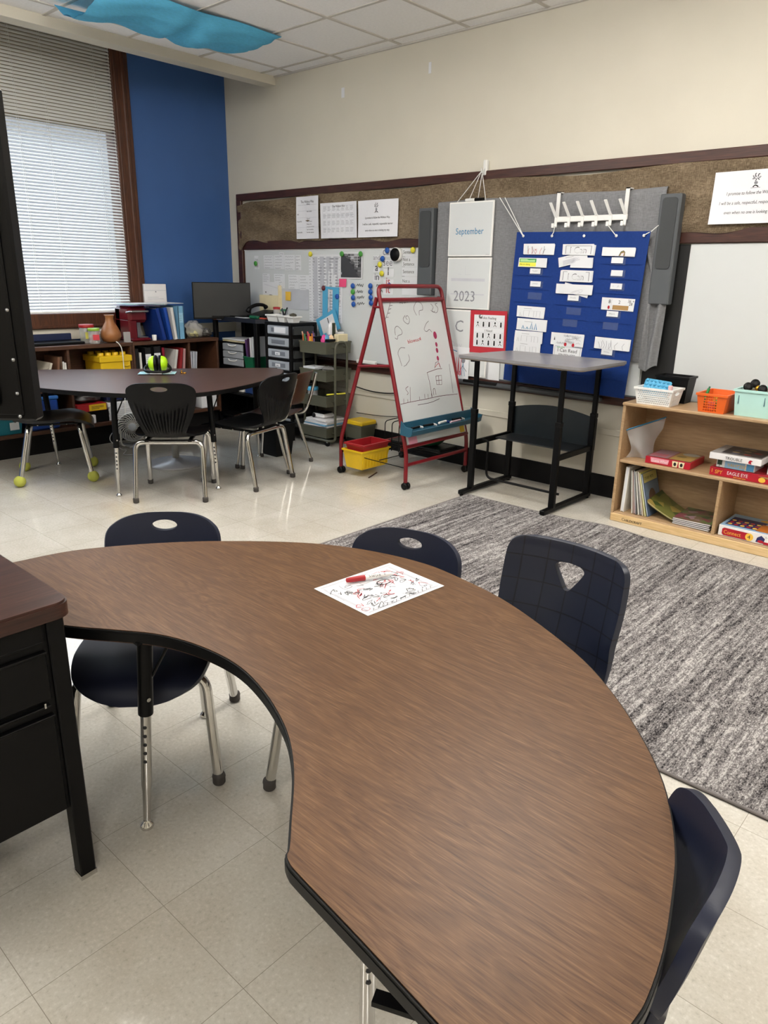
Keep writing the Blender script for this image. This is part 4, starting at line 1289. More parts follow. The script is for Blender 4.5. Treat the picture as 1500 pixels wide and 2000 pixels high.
for u in (.055, .27, .50, .715, .895):
    g_ = B(); M = Matrix.Translation(pc(u, .975, .004)) @ Matrix.Rotation(PI/2, 4, 'X')
    g_.lathe([(.005, 0), (.009, .001), (.009, .0025), (.005, .003)], m_white, M=M, n=16); g_.build('grommet', t)
for (a, c) in (((3.163, -.08, 1.945), pc(.055, .975, .01)), ((3.205, -.08, 1.943), pc(.058, .975, .01)), ((3.632, -.125, 1.742), pc(.27, .975, .01)), ((4.0, -.125, 1.742), pc(.715, .975, .01)), ((4.31, -.1, 1.735), pc(.895, .975, .01))):
    g_ = B(); m_ = (Vector(a)+Vector(c))/2
    g_.tube([a, m_+Vector((.004, 0, -.004)), c], .0028, m_cord, 6); g_.build('string', t)
def cards(p0, p1, label, draw, seed, n=2, rot=0.0):
    """a sheaf of papers standing in a pocket; p0 lower left, p1 upper right on the chart"""
    r = random.Random(seed)
    u0, v0 = uvof(*p0); u1, v1 = uvof(*p1)
    b = B(); w_, h = u1-u0, (v1-v0)*(.93 if not rot else 1)
    for k in range(n):
        ox, oy = (r.uniform(-.007, .007), r.uniform(-.002, .003)) if k < n-1 else (0, 0)
        a = rot+(r.uniform(-.025, .025) if k < n-1 else 0)
        def F(u, v, d=0, k=k, ox=ox, oy=oy, a=a):
            return pc(u0+ox+u*math.cos(a)-v*math.sin(a), v0+oy+u*math.sin(a)+v*math.cos(a), d+.006+.003*k+.004*math.sin(3*u/w_+seed)*v/h)
        b.sheet(F, w_, h, m_paper, .0008, 4)
    if draw: draw(b, F, w_, h)
    b.one('paper_sheaf', label, 'papers', 'papers standing in the pocket chart')
def d_scr(seed, mm):
    def d(b, F, w_, h):
        r = random.Random(seed)
        for k in range(9):
            x = w_*r.uniform(.1, .85)
            b.stroke(F, [(x, h*.05), (x+r.uniform(-.01, .01), h*.35), (x+r.uniform(-.015, .015), h*r.uniform(.5, .85))], .0022, r.choice(mm))
    return d
def d_can(b, F, w_, h):
    for (x0, y0, x1, y1) in ((.08, .1, .10, .88), (.9, .1, .92, .88), (.08, .86, .92, .9)): b.rect(F, w_*x0, h*y0, w_*x1, h*y1, m_grey)
    b.text(F, 'I Can', w_*.5, h*.18, .055, m_ink, .5); b.text(lambda u, v, d=0: F(u, v, d+.0004), 'I Can', w_*.5, h*.195, .048, m_paper, .5, sx=1.1)
def d_green(b, F, w_, h):
    b.rect(F, w_*.02, h*.5, w_*.62, h*.92, m_green); b.rect(F, w_*.05, h*.56, w_*.58, h*.86, mat('pale_green', (170, 210, 150), .6), .001)
    b.rect(F, w_*.02, h*.05, w_*.62, h*.48, m_yel); b.text(F, 'they are skating', w_*.05, h*.2, .016, m_ink, sx=.75, d=.0013); b.lines(F, w_*.08, h*.62, w_*.4, h*.15, 2, m_ink, .002, 2)
def d_text(b, F, w_, h): b.lines(F, w_*.15, h*.1, w_*.7, h*.5, 7, m_lgrey, .002, 3); b.lines(F, w_*.25, h*.75, w_*.4, h*.1, 1, m_grey, .002, 4)
def d_loop(b, F, w_, h):
    b.stroke(F, [(p.x, p.y) for p in spline([(w_*.4, h*.05, 0), (w_*.5, h*.3, 0), (w_*.7, h*.5, 0), (w_*.72, h*.3, 0), (w_*.6, h*.05, 0)], 5)], .002, m_lgrey)
    b.stroke(F, [(p.x, p.y) for p in spline([(w_*.45, h*.05, 0), (w_*.5, h*.2, 0), (w_*.62, h*.35, 0), (w_*.66, h*.2, 0)], 5)], .002, m_lgrey)
def d_rain(b, F, w_, h):
    for k, mm in enumerate((m_ink, m_brown, m_green, m_red)):
        b.stroke(F, [(w_*(.52+.012*k), h*.02), (w_*(.57+.005*k), h*(.5-.05*k)), (w_*.65, h*(.62-.07*k)), (w_*(.70-.005*k), h*.45), (w_*(.70-.01*k), h*.02)], .004, mm)
    b.disc(F, w_*.36, h*.06, .008, .008, m_ink)
def d_num(b, F, w_, h):
    b.rect(F, w_*.36, h*.06, w_*.84, h*.42, m_brown); b.text(F, '8', w_*.22, h*.55, .032, m_ink); b.text(F, '2', w_*.52, h*.56, .028, m_ink)
    b.text(F, '36 +', w_*.8, h*.68, .026, m_ink, sx=.9); b.text(F, '28', w_*.84, h*.46, .024, m_ink); b.disc(F, w_*.24, h*.22, .008, .011, m_red); b.rect(F, w_*.31, h*.05, w_*.315, h*.9, m_grey)
def d_blue(b, F, w_, h):
    for x, q in ((.22, .4), (.36, .3), (.5, .7), (.64, .65)): b.stroke(F, [(w_*(x-.03), h*.1), (w_*x, h*q), (w_*(x+.05), h*.1)], .006, m_bluei)
    b.lines(F, w_*.25, h*.7, w_*.4, h*.1, 1, m_grey, .002, 3)
def d_frm(b, F, w_, h):
    for x in (.25, .45, .62, .72, .85): b.rect(F, w_*x, h*.08, w_*x+.0015, h*.6, m_grey)
    b.rect(F, w_*.25, h*.6, w_*.85, h*.62, m_lgrey); b.lines(F, w_*.25, h*.74, w_*.4, h*.1, 1, m_grey, .002, 3)
    b.stroke(F, [(w_*.1, h*.05), (w_*.13, h*.4), (w_*.18, h*.05)], .002, m_grey)
def d_maze(b, F, w_, h):
    r = random.Random(2)
    for k in range(26): b.scribble(F, w_*r.uniform(.15, .8), h*r.uniform(.05, .75), w_*.14, h*.2, m_grey, .0012, 6, k)
    for x in (.46, .70): b.disc(F, w_*x, h*.1, .010, .012, m_red, .0014)
    b.poly(F, [(w_*.09, h*.4), (w_*.11, h*.7), (w_*.13, h*.4)], m_ink)
def d_read(b, F, w_, h):
    for (x0, y0, x1, y1) in ((.05, 0, .06, .9), (.94, 0, .95, .9), (.05, .88, .95, .9)): b.rect(F, w_*x0, h*y0, w_*x1, h*y1, m_grey)
    b.text(F, 'I Can Read', w_*.5, h*.48, .034, m_ink, .5, sx=.95); b.text(F, 'SENTENCES', w_*.5, h*.12, .026, m_ink, .5, sx=.9)
    b.rect(F, w_*.12, h*.8, w_*.4, h*.84, m_green)
for args in (((3.415, 1.576), (3.644, 1.641), 'papers with black and red scrawls, top of the left pocket column', d_scr(3, [m_ink, m_ink, m_red]), 1, 2),
             ((3.708, 1.572), (3.926, 1.635), 'papers reading I Can with a grey border, top of the middle pocket column', d_can, 2, 3),
             ((3.982, 1.565), (4.199, 1.614), 'papers with a rainbow arch, top of the right pocket column', d_rain, 3, 3),
             ((3.384, 1.498), (3.599, 1.555), 'papers with green and yellow strips in the left pocket column', d_green, 4, 3),
             ((3.767, 1.494), (3.925, 1.554), 'papers mostly behind a tilted sheet, second pocket of the middle column', None, 5, 2),
             ((3.703, 1.409), (3.930, 1.478), 'papers reading I Can below the tilted sheet in the middle column', d_can, 6, 3),
             ((3.685, 1.333), (3.942, 1.392), 'fanned papers with a pencilled loop in the middle column', d_loop, 7, 3),
             ((4.010, 1.243), (4.231, 1.318), 'paper with large numerals and a tan bar in the right column', d_num, 8, 1),
             ((3.397, 1.172), (3.611, 1.244), 'papers with a small pencilled table in the left column', d_frm, 9, 2),
             ((3.402, 1.085), (3.637, 1.161), 'papers with blue coloured figures in the left column', d_blue, 10, 2),
             ((3.392, 1.004), (3.615, 1.077), 'papers with pencilled shapes, second from bottom in the left column', d_frm, 11, 3),
             ((3.388, 0.932), (3.604, 1.009), 'papers with pencilled shapes at the bottom of the left column', d_frm, 12, 2),
             ((3.678, 1.004), (3.917, 1.081), 'papers with a dense grey pattern and red dots in the middle column', d_maze, 13, 2),
             ((3.699, 0.920), (3.908, 1.006), 'paper reading I Can Read Sentences just above the standing desk', d_read, 14, 1),
             ((3.992, 1.002), (4.229, 1.073), 'papers with pencilled doodles at the bottom of the right column', d_scr(8, [m_grey]), 15, 2)):
    cards(*args)
cards((3.687, 1.494), (3.893, 1.550), 'tilted sheet of fine print sticking out of the middle column', d_text, 16, 2, .23)
cards((3.726, 1.349), (3.914, 1.400), 'blank sheet leaning sideways above the fanned papers', None, 17, 1, -.2)
# things lying on the wooden ledge
for (p, lb, m_, dz) in (((1.806, 0.702), 'white board eraser lying on the dark ledge left of the easel', m_white, .03),):
    b = B(); b.box(p[0]-.02, -.07, .706, p[0]+.20, -.035, .706+dz, m_, bev=.006); b.one('board_eraser', lb, 'eraser')


# ================================================================== red easel
t = thing('easel', 'red metal A-frame easel with a scribbled dry-erase face and teal tray', 'easel', (2.73, -.5, 0))
def ez(sgn, z):                       # x on the sloping leg, sgn +1 front, -1 rear
    q = (z-.30)/1.05
    return 3.05-.30*q if sgn > 0 else 2.41+.355*q
YA, YB = -.862, -.158
r_ = .0145
fl = B(); fl.tube(fillet([(3.05, YA, .05), (3.05, YA, .26), (ez(1, 1.355), YA+.01, 1.355), (ez(1, 1.355), YB-.01, 1.355), (3.05, YB, .26), (3.05, YB, .05)], .055, 6), r_, m_rredm, 12)
fl.build('front_frame', t)
for y in (YA, YB):
    b = B(); b.tube(fillet([(2.41, y, .05), (2.41, y, .26), (ez(-1, 1.28), y+(.012 if y == YA else -.012), 1.28)], .05, 5), r_, m_rredm, 12); b.build('rear_leg', t)
    b = B(); b.tube([(ez(-1, .81), y, .81), (ez(1, .84), y, .84)], .010, m_rredm, 8); b.build('side_brace', t)
    b = B(); b.tube([(ez(-1, 1.22), y, 1.22), (ez(1, 1.22), y, 1.22)], .008, m_rredm, 8); b.build('hinge_link', t)
for z in (.30, .172):
    b = B(); b.tube([(3.05 if z < .26 else ez(1, z), YA, z), (3.05 if z < .26 else ez(1, z), YB, z)], .013, m_rredm, 10); b.build('lower_rail', t)
b = B(); b.tube([(ez(1, 1.265), YA+.01, 1.265), (ez(1, 1.265), YB-.01, 1.265)], .015, m_rredm, 10); b.build('top_rail', t)
b = B(); b.tube([(2.41, YA, .172), (2.41, YB, .172)], .011, m_rredm, 10); b.build('rear_rail', t)
FE = plane((3.05, 0, .30), (0, 1, 0), (-.2873, 0, .9578))
b = B(); b.sheet(lambda u, v, d=0: FE(u, v, d+.004), YB-YA-.03, .985, m_wb, .010, 1, YA+.015, .015)
mw = mat('faded_marker', (84, 66, 78), .6)
def ek(pts, m=None, w_=.0035, sm=True, closed=False):
    P = [(p[0], p[1], 0) for p in pts]
    if sm and len(P) > 2: P = spline(P, 4, closed)
    b.stroke(FE, [(p[0], p[1]) for p in P], w_, m or mw, .0052, closed)
ek(((-0.732, 1.010), (-0.760, 0.967), (-0.791, 0.920), (-0.830, 0.875)), sm=False)
for q in (((-0.744, 0.993), (-0.712, 0.996)), ((-0.760, 0.967), (-0.728, 0.970)), ((-0.778, 0.942), (-0.748, 0.948)), ((-0.796, 0.916), (-0.767, 0.919)), ((-0.820, 0.889), (-0.793, 0.890))): ek(q, sm=False)
ek(((-0.493, 0.895), (-0.509, 0.945), (-0.464, 0.990), (-0.414, 0.975), (-0.412, 0.934), (-0.452, 0.926), (-0.461, 0.894)))
ek(((-0.309, 0.974), (-0.287, 0.950), (-0.307, 0.923), (-0.262, 0.908), (-0.233, 0.940), (-0.259, 0.968), (-0.234, 0.976))); ek(((-0.323, 0.928), (-0.295, 0.913), (-0.273, 0.922)))
ek(((-0.617, 0.898), (-0.645, 0.873), (-0.631, 0.850), (-0.600, 0.838), (-0.578, 0.866), (-0.591, 0.895), (-0.614, 0.885), (-0.602, 0.867)))
ek(((-0.757, 0.766), (-0.751, 0.810), (-0.720, 0.826), (-0.685, 0.799), (-0.688, 0.772), (-0.732, 0.761), (-0.745, 0.739), (-0.769, 0.748)))
ek(((-0.356, 0.769), (-0.379, 0.791), (-0.413, 0.777), (-0.437, 0.793), (-0.403, 0.833), (-0.369, 0.851)))
ek(((-0.683, 0.674), (-0.730, 0.677), (-0.766, 0.644), (-0.759, 0.599), (-0.752, 0.554))); ek(((-0.703, 0.560), (-0.659, 0.592), (-0.662, 0.628))); ek(((-0.734, 0.549), (-0.697, 0.559)), w_=.003)
# house, chimney, window, grass
mh = m_red
dk = mat('plum_marker', (92, 34, 52), .6)
ek(((-0.496, 0.489), (-0.489, 0.424), (-0.490, 0.313)), dk, sm=False); ek(((-0.496, 0.487), (-0.377, 0.503), (-0.317, 0.501)), dk); ek(((-0.223, 0.529), (-0.233, 0.420), (-0.241, 0.315)), mw, sm=False)
ek(((-0.406, 0.454), (-0.338, 0.455), (-0.354, 0.388), (-0.413, 0.394), (-0.406, 0.454)), dk, sm=False); ek(((-0.374, 0.453), (-0.386, 0.391)), dk, sm=False); ek(((-0.413, 0.422), (-0.344, 0.420)), dk, sm=False)
ek(((-0.402, 0.509), (-0.380, 0.550), (-0.345, 0.557), (-0.330, 0.508)), dk, sm=False); ek(((-0.394, 0.518), (-0.347, 0.543), (-0.340, 0.514)), mh)
ek(((-0.469, 0.320), (-0.464, 0.361), (-0.445, 0.366), (-0.443, 0.322)), dk); ek(((-0.842, 0.297), (-0.738, 0.301), (-0.569, 0.303), (-0.405, 0.308), (-0.190, 0.302)), dk); ek(((-0.664, 0.272), (-0.519, 0.274), (-0.411, 0.290)), mw)
for q in (((-0.798, 0.332), (-0.808, 0.298)), ((-0.759, 0.323), (-0.764, 0.299)), ((-0.715, 0.382), (-0.735, 0.303)), ((-0.630, 0.328), (-0.633, 0.305)), ((-0.570, 0.340), (-0.573, 0.308)), ((-0.533, 0.336), (-0.537, 0.304)), ((-0.493, 0.336), (-0.496, 0.304))): ek(q, dk, .003, False)
ek(((-0.727, 0.410), (-0.759, 0.395), (-0.740, 0.366), (-0.757, 0.354)), dk); ek(((-0.708, 0.403), (-0.720, 0.364)), dk, .003, False)
for (p, s_) in (((-0.326, 0.747), .022), ((-0.331, 0.680), .014), ((-0.336, 0.637), .015), ((-0.344, 0.580), .014)):
    b.disc(FE, p[0], p[1], s_*.9, s_*1.25, mat('magenta_marker', (160, 40, 84), .6), .0055)
pa = ((-0.647, 0.981)); b.text(FE, 'PIS 67 I +', pa[0], pa[1]-.005, .03, m_ink, 0, .0055, rot=.1); pa = ((-0.497, 0.999)); b.scribble(FE, pa[0], pa[1], .12, .025, m_ink, .003, 9, 5)
pa = ((-0.640, 0.703)); b.text(FE, 'blowuc4', pa[0], pa[1], .037, mh, 0, .0055, rot=.10, sx=1.2)
pa = ((-0.593, 0.149)); b.stroke(FE, [pa, (pa[0]+.02, pa[1]+.004)], .006, mw)
b.build('board', t, 'white dry-erase face with childlike drawings')
b = B(); FT_ = Matrix(((0, 0, 1, 0), (1, 0, 0, 0), (0, 1, 0, 0), (0, 0, 0, 1)))
prof = [(3.035, .475), (3.035, .395), (3.115, .388), (3.135, .40), (3.145, .430), (3.138, .433), (3.126, .408), (3.052, .418), (3.046, .475)]
vs = [(x, y, z) for y in (YA-.05, YB+.05) for (x, z) in prof]; n = len(prof)
b.add(vs, [(k, (k+1) % n, n+(k+1) % n, n+k) for k in range(n)]+[tuple(range(n)), tuple(reversed(range(n, 2*n)))], m_teal)
for y in (YA-.05, YB+.05):
    b.add([(3.035, y-.004, .395), (3.115, y-.004, .388), (3.135, y-.004, .40), (3.145, y-.004, .45), (3.08, y-.004, .455), (3.04, y-.004, .49),
           (3.035, y+.004, .395), (3.115, y+.004, .388), (3.135, y+.004, .40), (3.145, y+.004, .45), (3.08, y+.004, .455), (3.04, y+.004, .49)],
          [tuple(reversed(range(6))), tuple(range(6, 12))]+[(k, (k+1) % 6, 6+(k+1) % 6, 6+k) for k in range(6)], m_teal)
b.build('marker_tray', t, 'teal plastic marker tray')
for (x, y) in ((3.05, YA), (3.05, YB), (2.41, YA), (2.41, YB)):
    c = B()
    for s_ in (-1, 1):
        c.lathe([(.0001, 0), (.020, .001), (.025, .006), (.025, .018), (.018, .021)], m_black, M=Matrix.Translation((x+.004, y+s_*.004, .0255)) @ Matrix.Rotation(-s_*PI/2, 4, 'X'), n=20)
    c.cyl((x, y, .03), (x, y, .062), .009, m_black, n=10); c.box(x-.016, y-.012, .03, x+.014, y+.012, .052, m_black, bev=.005)
    c.build('caster', t)
b = B()                                # wire shelf and file rack
for x in (2.425, 2.62, 2.80, 3.035): b.tube([(x, YA, .165), (x, YB, .165)], .0035, m_blackm, 6)
for k in range(8):
    y = YA+.02+(YB-YA-.04)*k/7
    if not (-.86 < y < -.60): b.tube([(2.425, y, .169), (3.035, y, .169)], .003, m_blackm, 6)
b.tube([(2.425, YA+.005, .169), (2.7, YA-.01, .158), (3.035, YA+.005, .150)], .0035, m_blackm, 6)
b.build('wire_shelf', t)
for k, q in enumerate(((2.759, -0.804), (2.787, -0.787), (2.827, -0.788), (2.873, -0.792))):
    x = 2.60+.07*k
    b = B(); b.tube(fillet([(x, -.585, .168), (x, -.585, .385), (x, -.33, .395), (x, -.33, .168)], .03, 4), .0036, m_blackm, 6); b.build('wire_divider', t)
b = B(); b.box(2.47, -.42, .174, 3.0, -.2, .196, m_black, bev=.006).box(2.48, -.41, .195, 2.99, -.21, .20, m_blackm); b.one('black_tray', 'shallow black tray on the right half of the easel wire shelf', 'tray')
EM = 'dry-erase markers on the easel tray'
for k, (y, cc, rz) in enumerate(((-.80, m_black, .05), (-.66, m_black, -.04), (-.50, m_bluep, .06), (-.33, m_black, -.03))):
    q = B(); q.cyl((3.085+rz*.1, y-.06, .437), (3.085-rz*.1, y+.035, .437), .0085, m_black if k != 2 else m_white, n=10).cyl((3.085-rz*.1, y+.035, .437), (3.085-rz*.12, y+.07, .426), .0088, m_white if k != 2 else cc, n=10)
    q.one('dry_erase_marker', ('first dark marker from the left on the teal easel tray', 'second dark marker from the left on the teal easel tray', 'white marker with a blue cap on the teal easel tray', 'dark marker nearest the right end of the teal easel tray')[k], 'marker', EM)
q = B(); q.cyl((3.118, -.46, .434), (3.115, -.34, .434), .0075, mat('pink_marker', (225, 190, 205), .4), n=10); q.one('dry_erase_marker', 'pale pink marker at the front of the teal easel tray', 'marker', EM)

def open_bin(b, x0, y0, z0, x1, y1, z1, m, taper=.015, th=.004, lip=.008, ridges=0):
    def ring(e, z): return [(x0-e, y0-e, z), (x1+e, y0-e, z), (x1+e, y1+e, z), (x0-e, y1+e, z)]
    R = [ring(-taper, z0), ring(0, z1-.012), ring(lip, z1-.012), ring(lip, z1), ring(-th, z1), ring(-taper-th, z0+th)]
    vs = [p for q in R for p in q]
    fs = []
    for i in range(len(R)-1):
        for k in range(4): fs.append((i*4+k, i*4+(k+1) % 4, (i+1)*4+(k+1) % 4, (i+1)*4+k))
    fs += [(3, 2, 1, 0), (20, 21, 22, 23)]
    b.add(vs, fs, m)
    for k in range(ridges):
        q = y0+.02+(y1-y0-.04)*k/(ridges-1)
        b.box(x1-taper*.6, q-.004, z0+.015, x1-.0015, q+.004, z1-.03, m)
    return b
b = B(); open_bin(b, 2.47, -.90, .065, 2.665, -.605, .205, m_yell, .018, ridges=9); b.one('bin', 'yellow plastic bin hanging in the easel wire shelf under the red bin', 'bin')
b = B(); open_bin(b, 2.485, -.885, .075, 2.665, -.615, .252, m_redp, .03, lip=.012); b.one('bin', 'red plastic bin nested in the yellow bin on the easel', 'bin')
b = B(); b.lathe([(.055, 0), (.08, .012), (.12, .05), (.145, .10), (.15, .105), (.14, .10), (.115, .05), (.075, .018), (.0001, .012)], m_greenp, (2.83, -.32, .2), 26); b.one('bowl', 'green plastic bowl on the wire shelf behind the easel face', 'bowl')
b = B(); b.cyl((2.67, -.832, .005), (2.61, -.68, .005), .0045, m_shelf, n=8); b.one('stick', 'thin brown stick lying on the floor beneath the easel', 'stick')
b = B(); b.sheet(plane((3.052, YA+.03, .315), (0, 1, 0), (-.2873, 0, .9578)), .09, .06, mat('pink_paper', (220, 150, 170), .6), .0008); b.one('paper', 'pink slip at the lower left corner of the easel face', 'paper')
b = B(); b.sheet(plane((3.052, YB-.085, .318), (0, 1, 0), (-.2873, 0, .9578)), .055, .055, m_yell, .0008); b.one('paper', 'yellow slip at the lower right corner of the easel face', 'paper')

# ================================================================== standing desk
t = thing('standing_desk', 'tall black-framed standing desk with a grey top, in front of the pocket chart', 'desk', (3.75, -.4, 0))
pts = [(3.355, -.755), (3.425, -.21), (4.275, -.20), (4.262, -.785)]
pl = [(p.x, p.y) for p in fillet([(p[0], p[1], 0) for p in pts], .05, 5, True)]
b = B(); b.prism(pl, .930, .947, m_steel, sm=True); b.prism(offset(pl, -.008), .922, .931, mat('desk_edge', (150, 138, 126), .5), sm=True); b.build('top', t, 'grey laminate top')
for x in (3.418, 4.052):
    for y in (-.60, -.14):
        lw = B(); lw.box(x-.020, y-.016, .035, x+.020, y+.016, .575, m_blackm, bev=.004)
        lg = lw.build('leg', t)
        up = B(); up.box(x-.0155, y-.012, .57, x+.0155, y+.012, .925, m_blackm, bev=.003); up.box(x-.0215, y-.018, .555, x+.0215, y+.018, .585, m_black, bev=.003); up.build('upper_post', lg)
    b = B(); b.box(x-.018, -.72, .012, x+.018, -.10, .040, m_blackm, bev=.004); ft = b.build('foot_bar', t)
    for y in (-.70, -.12):
        g_ = B(); g_.cyl((x, y, 0), (x, y, .013), .013, m_black, n=12); g_.build('glide', ft)
    b = B(); b.box(x-.010, -.60, .335, x+.010, -.14, .372, m_blackm, bev=.003); b.build('side_rail', t)
    b = B(); b.box(x-.014, -.66, .90, x+.014, -.16, .924, m_blackm, bev=.003); b.build('top_bracket', t)
b = B()
po = [(3.40, .335), (4.07, .335), (4.07, .545)]+[(4.07-.67*k/12, .545+.045*math.sin(PI*k/12)) for k in range(1, 12)]+[(3.40, .545)]
b.prism(po, .118, .125, mat('slate_panel', (24, 34, 40), .45), M=Matrix(((1, 0, 0, 0), (0, 0, -1, 0), (0, 1, 0, 0), (0, 0, 0, 1))), sm=False)
b.build('modesty_panel', t, 'slate panel with an arched top')
b = B(); b.box(3.44, -.36, .353, 4.03, -.145, .362, mat('slate_shelf', (30, 34, 38), .45)); b.build('shelf', t)
b = B(); b.tube(fillet([(3.43, -.50, .362), (3.475, -.50, .362), (3.475, -.50, .10), (4.02, -.50, .10), (4.04, -.50, .10)], .05, 6), .0085, m_blackm, 10); b.build('foot_rest', t)

# ================================================================== birch shelf on the right
t = thing('wooden_shelf', 'low birch plywood shelf holding games and books at the right edge', 'shelf', (5.0, -.29, 0))
x0, x1, yf, yb = 4.383, 5.70, -.46, -.13
b = B(); b.box(x0, yf, 0, x0+.018, yb, .72, m_birch, bev=.003); b.build('side_panel', t)
b = B(); b.box(x1-.018, yf, 0, x1, yb, .72, m_birch, bev=.003); b.build('side_panel', t)
b = B(); b.box(x0-.003, yf-.004, .717, x1+.003, yb, .735, m_birch, bev=.004); b.build('top', t)
b = B(); b.box(x0+.018, yf+.004, .372, x1-.018, yb, .39, m_birch, bev=.003); b.build('middle_shelf', t)
b = B(); b.box(x0+.018, yf+.006, .042, x1-.018, yb, .058, m_birch, bev=.003); b.build('bottom_shelf', t)
b = B(); b.box(x0+.018, yb-.012, .05, x1-.018, yb-.002, .72, m_birch); b.build('back_panel', t)
b = B(); b.box(4.987, yf+.004, .058, 5.005, yb-.012, .372, m_birch, bev=.003); b.build('divider', t)
b = B(); b.box(x0+.004, yf-.002, .001, x1-.004, yf+.014, .050, m_birchl, bev=.003)
F = wallf(4.462, .015, yf-.0022); b.text(F, 'C', 0, 0, .026, m_ink); b.text(F, 'HILDCRAFT', .019, 0, .020, m_ink, sx=1.05); b.text(F, 'HILDCRAFT', .0198, .0004, .020, m_ink, sx=1.05); b.build('base_front', t, 'pale front board with black lettering')
def gbox(name, label, x, y, z, w_, d_, h, rot, mside, mtop, deco=None, topd=None, cat='board game', group='boxed games on the birch shelf', lid=.0):
    M = Matrix.Translation((x, y, z)) @ Matrix.Rotation(rot, 4, 'Z')
    b = B(); b.box(0, 0, .001, w_, d_, h, mside, M=M, bev=.0015)
    if lid: b.box(-.003, -.003, h-lid, w_+.003, d_+.003, h+.001, mside, M=M, bev=.0015)
    Fm = lambda u, v, dd=0: M @ Vector((u, -.0012-dd-(.003 if lid else 0), v))
    Ft = lambda u, v, dd=0: M @ Vector((u, v, h+.0012+dd))
    b.rect(Ft, .004, .004, w_-.004, d_-.004, mtop, .0002)
    if topd: topd(b, Ft, w_, d_)
    if deco: deco(b, Fm, w_, h)
    return b.one(name, label, cat, group)
m_white2 = mat('box_white', (232, 230, 230), .3); m_crim = mat('box_red', (176, 24, 44), .3); m_cy = mat('box_yellow', (236, 190, 70), .35); m_lb = mat('box_pale_blue', (150, 190, 222), .35); m_db = mat('box_navy', (40, 44, 96), .35)
def dg(b, F, w_, h):
    b.poly(F, [(.035, .012), (.135, .010), (.14, .038), (.03, .040)], mat('box_pink', (226, 150, 165), .4), .0004)
    b.text(F, 'Guess Who?', .038, .016, .022, m_white2, 0, .0008, sx=.85)
    for x in (.158, .195): b.poly(F, [(x+.004, .004), (x+.03, .004), (x+.034, h-.004), (x, h-.004)], m_cream, .0004); b.disc(F, x+.017, h*.5, .008, .011, m_ink, .0008)
def dgt(b, F, w_, d_):
    r = random.Random(1)
    b.rect(F, .01, .02, .12, d_-.01, mat('mauve', (150, 120, 130), .4), .0004); b.rect(F, .13, .02, w_-.01, d_-.01, mat('ochre', (160, 130, 70), .4), .0004)
    for k in range(5):
        for i in range(4): b.disc(F, .02+.018*k, .05+.02*i, .007, .008, m_crim, .0006)
    b.disc(F, .20, .20, .05, .04, mat('box_grey', (170, 168, 160), .4), .0006); b.disc(F, .17, .12, .03, .025, mat('box_olive', (110, 90, 50), .4), .0006)
gbox('board_game', 'red guessing-game box lying alone on the middle shelf', 4.545, -.425, .39, .262, .245, .042, .03, m_crim, mat('dullred', (130, 60, 60), .4), dg, dgt)
def dsp(b, F, w_, h):
    b.text(F, 'I', .012, .018, .03, m_cy, 0, .0008); b.text(F, 'SPY', .03, .014, .03, m_cy, 0, .0008, sx=.85); b.text(F, 'EAGLE EYE', .095, .018, .027, m_white2, 0, .0008, sx=.85)
    b.disc(F, .275, .020, .018, .014, m_cy, .0006); b.poly(F, [(.25, .04), (.3, .03), (w_-.01, .015), (w_-.01, .04)], m_brown, .0004)
    b.text(F, 'FIND-IT-FIRST GAME', .13, .006, .007, m_yel, 0, .0008)
gbox('board_game', 'long red game box with yellow and white lettering at the bottom of the right stack', 4.918, -.425, .39, .40, .25, .048, .0, m_crim, mat('spytop', (150, 30, 40), .4), dsp)
def dya(b, F, w_, h):
    b.rect(F, .045, .002, w_-.05, h-.002, m_lb, .0003); b.text(F, 'YAHTZEE', .058, .012, .025, m_cy, 0, .0008, sx=.95); b.rect(F, .005, .014, .03, h-.004, mat('forest', (40, 60, 40), .4), .0004); b.rect(F, w_-.042, .004, w_-.004, h-.004, mat('sky', (90, 160, 210), .4), .0004); b.text(F, '3', .014, .004, .016, m_ink, 0, .0008)
gbox('board_game', 'small white and blue dice-game box in the middle of the right stack', 4.945, -.415, .4395, .20, .18, .046, .0, m_white2, m_lb, dya)
def dtr(b, F, w_, h):
    b.text(F, 'TROUBLE', .085, .009, .022, m_ink, 0, .0008, sx=.95); b.poly(F, [(.205, .008), (.222, .004), (.218, .016), (.228, .022), (.214, .026), (.207, .020)], m_crim, .0006)
def dtt(b, F, w_, d_):
    b.rect(F, .05, .03, w_-.01, d_-.02, mat('charcoal_art', (52, 50, 52), .4), .0004)
    r = random.Random(3)
    for k in range(9): b.disc(F, r.uniform(.07, w_-.04), r.uniform(.05, d_-.04), .02, .014, mat('tr%d' % k, r.choice(((120, 40, 40), (70, 90, 60), (90, 90, 110), (150, 130, 90))), .4), .0005+.0001*k)
gbox('board_game', 'white game box with a dark lid picture on top of the right stack', 4.912, -.45, .487, .27, .26, .036, .0, m_white2, mat('tgrey', (150, 148, 146), .4), dtr, dtt)
def dbw(b, F, w_, h): b.disc(F, .04, h*.65, .014, .014, m_ink, .0006); b.rect(F, .01, .004, .09, h*.32, m_ink, .0004)
gbox('board_game', 'white and black game box cut off by the right edge, beside the right stack', 5.205, -.40, .4395, .26, .24, .075, .0, m_white2, m_ink, dbw)
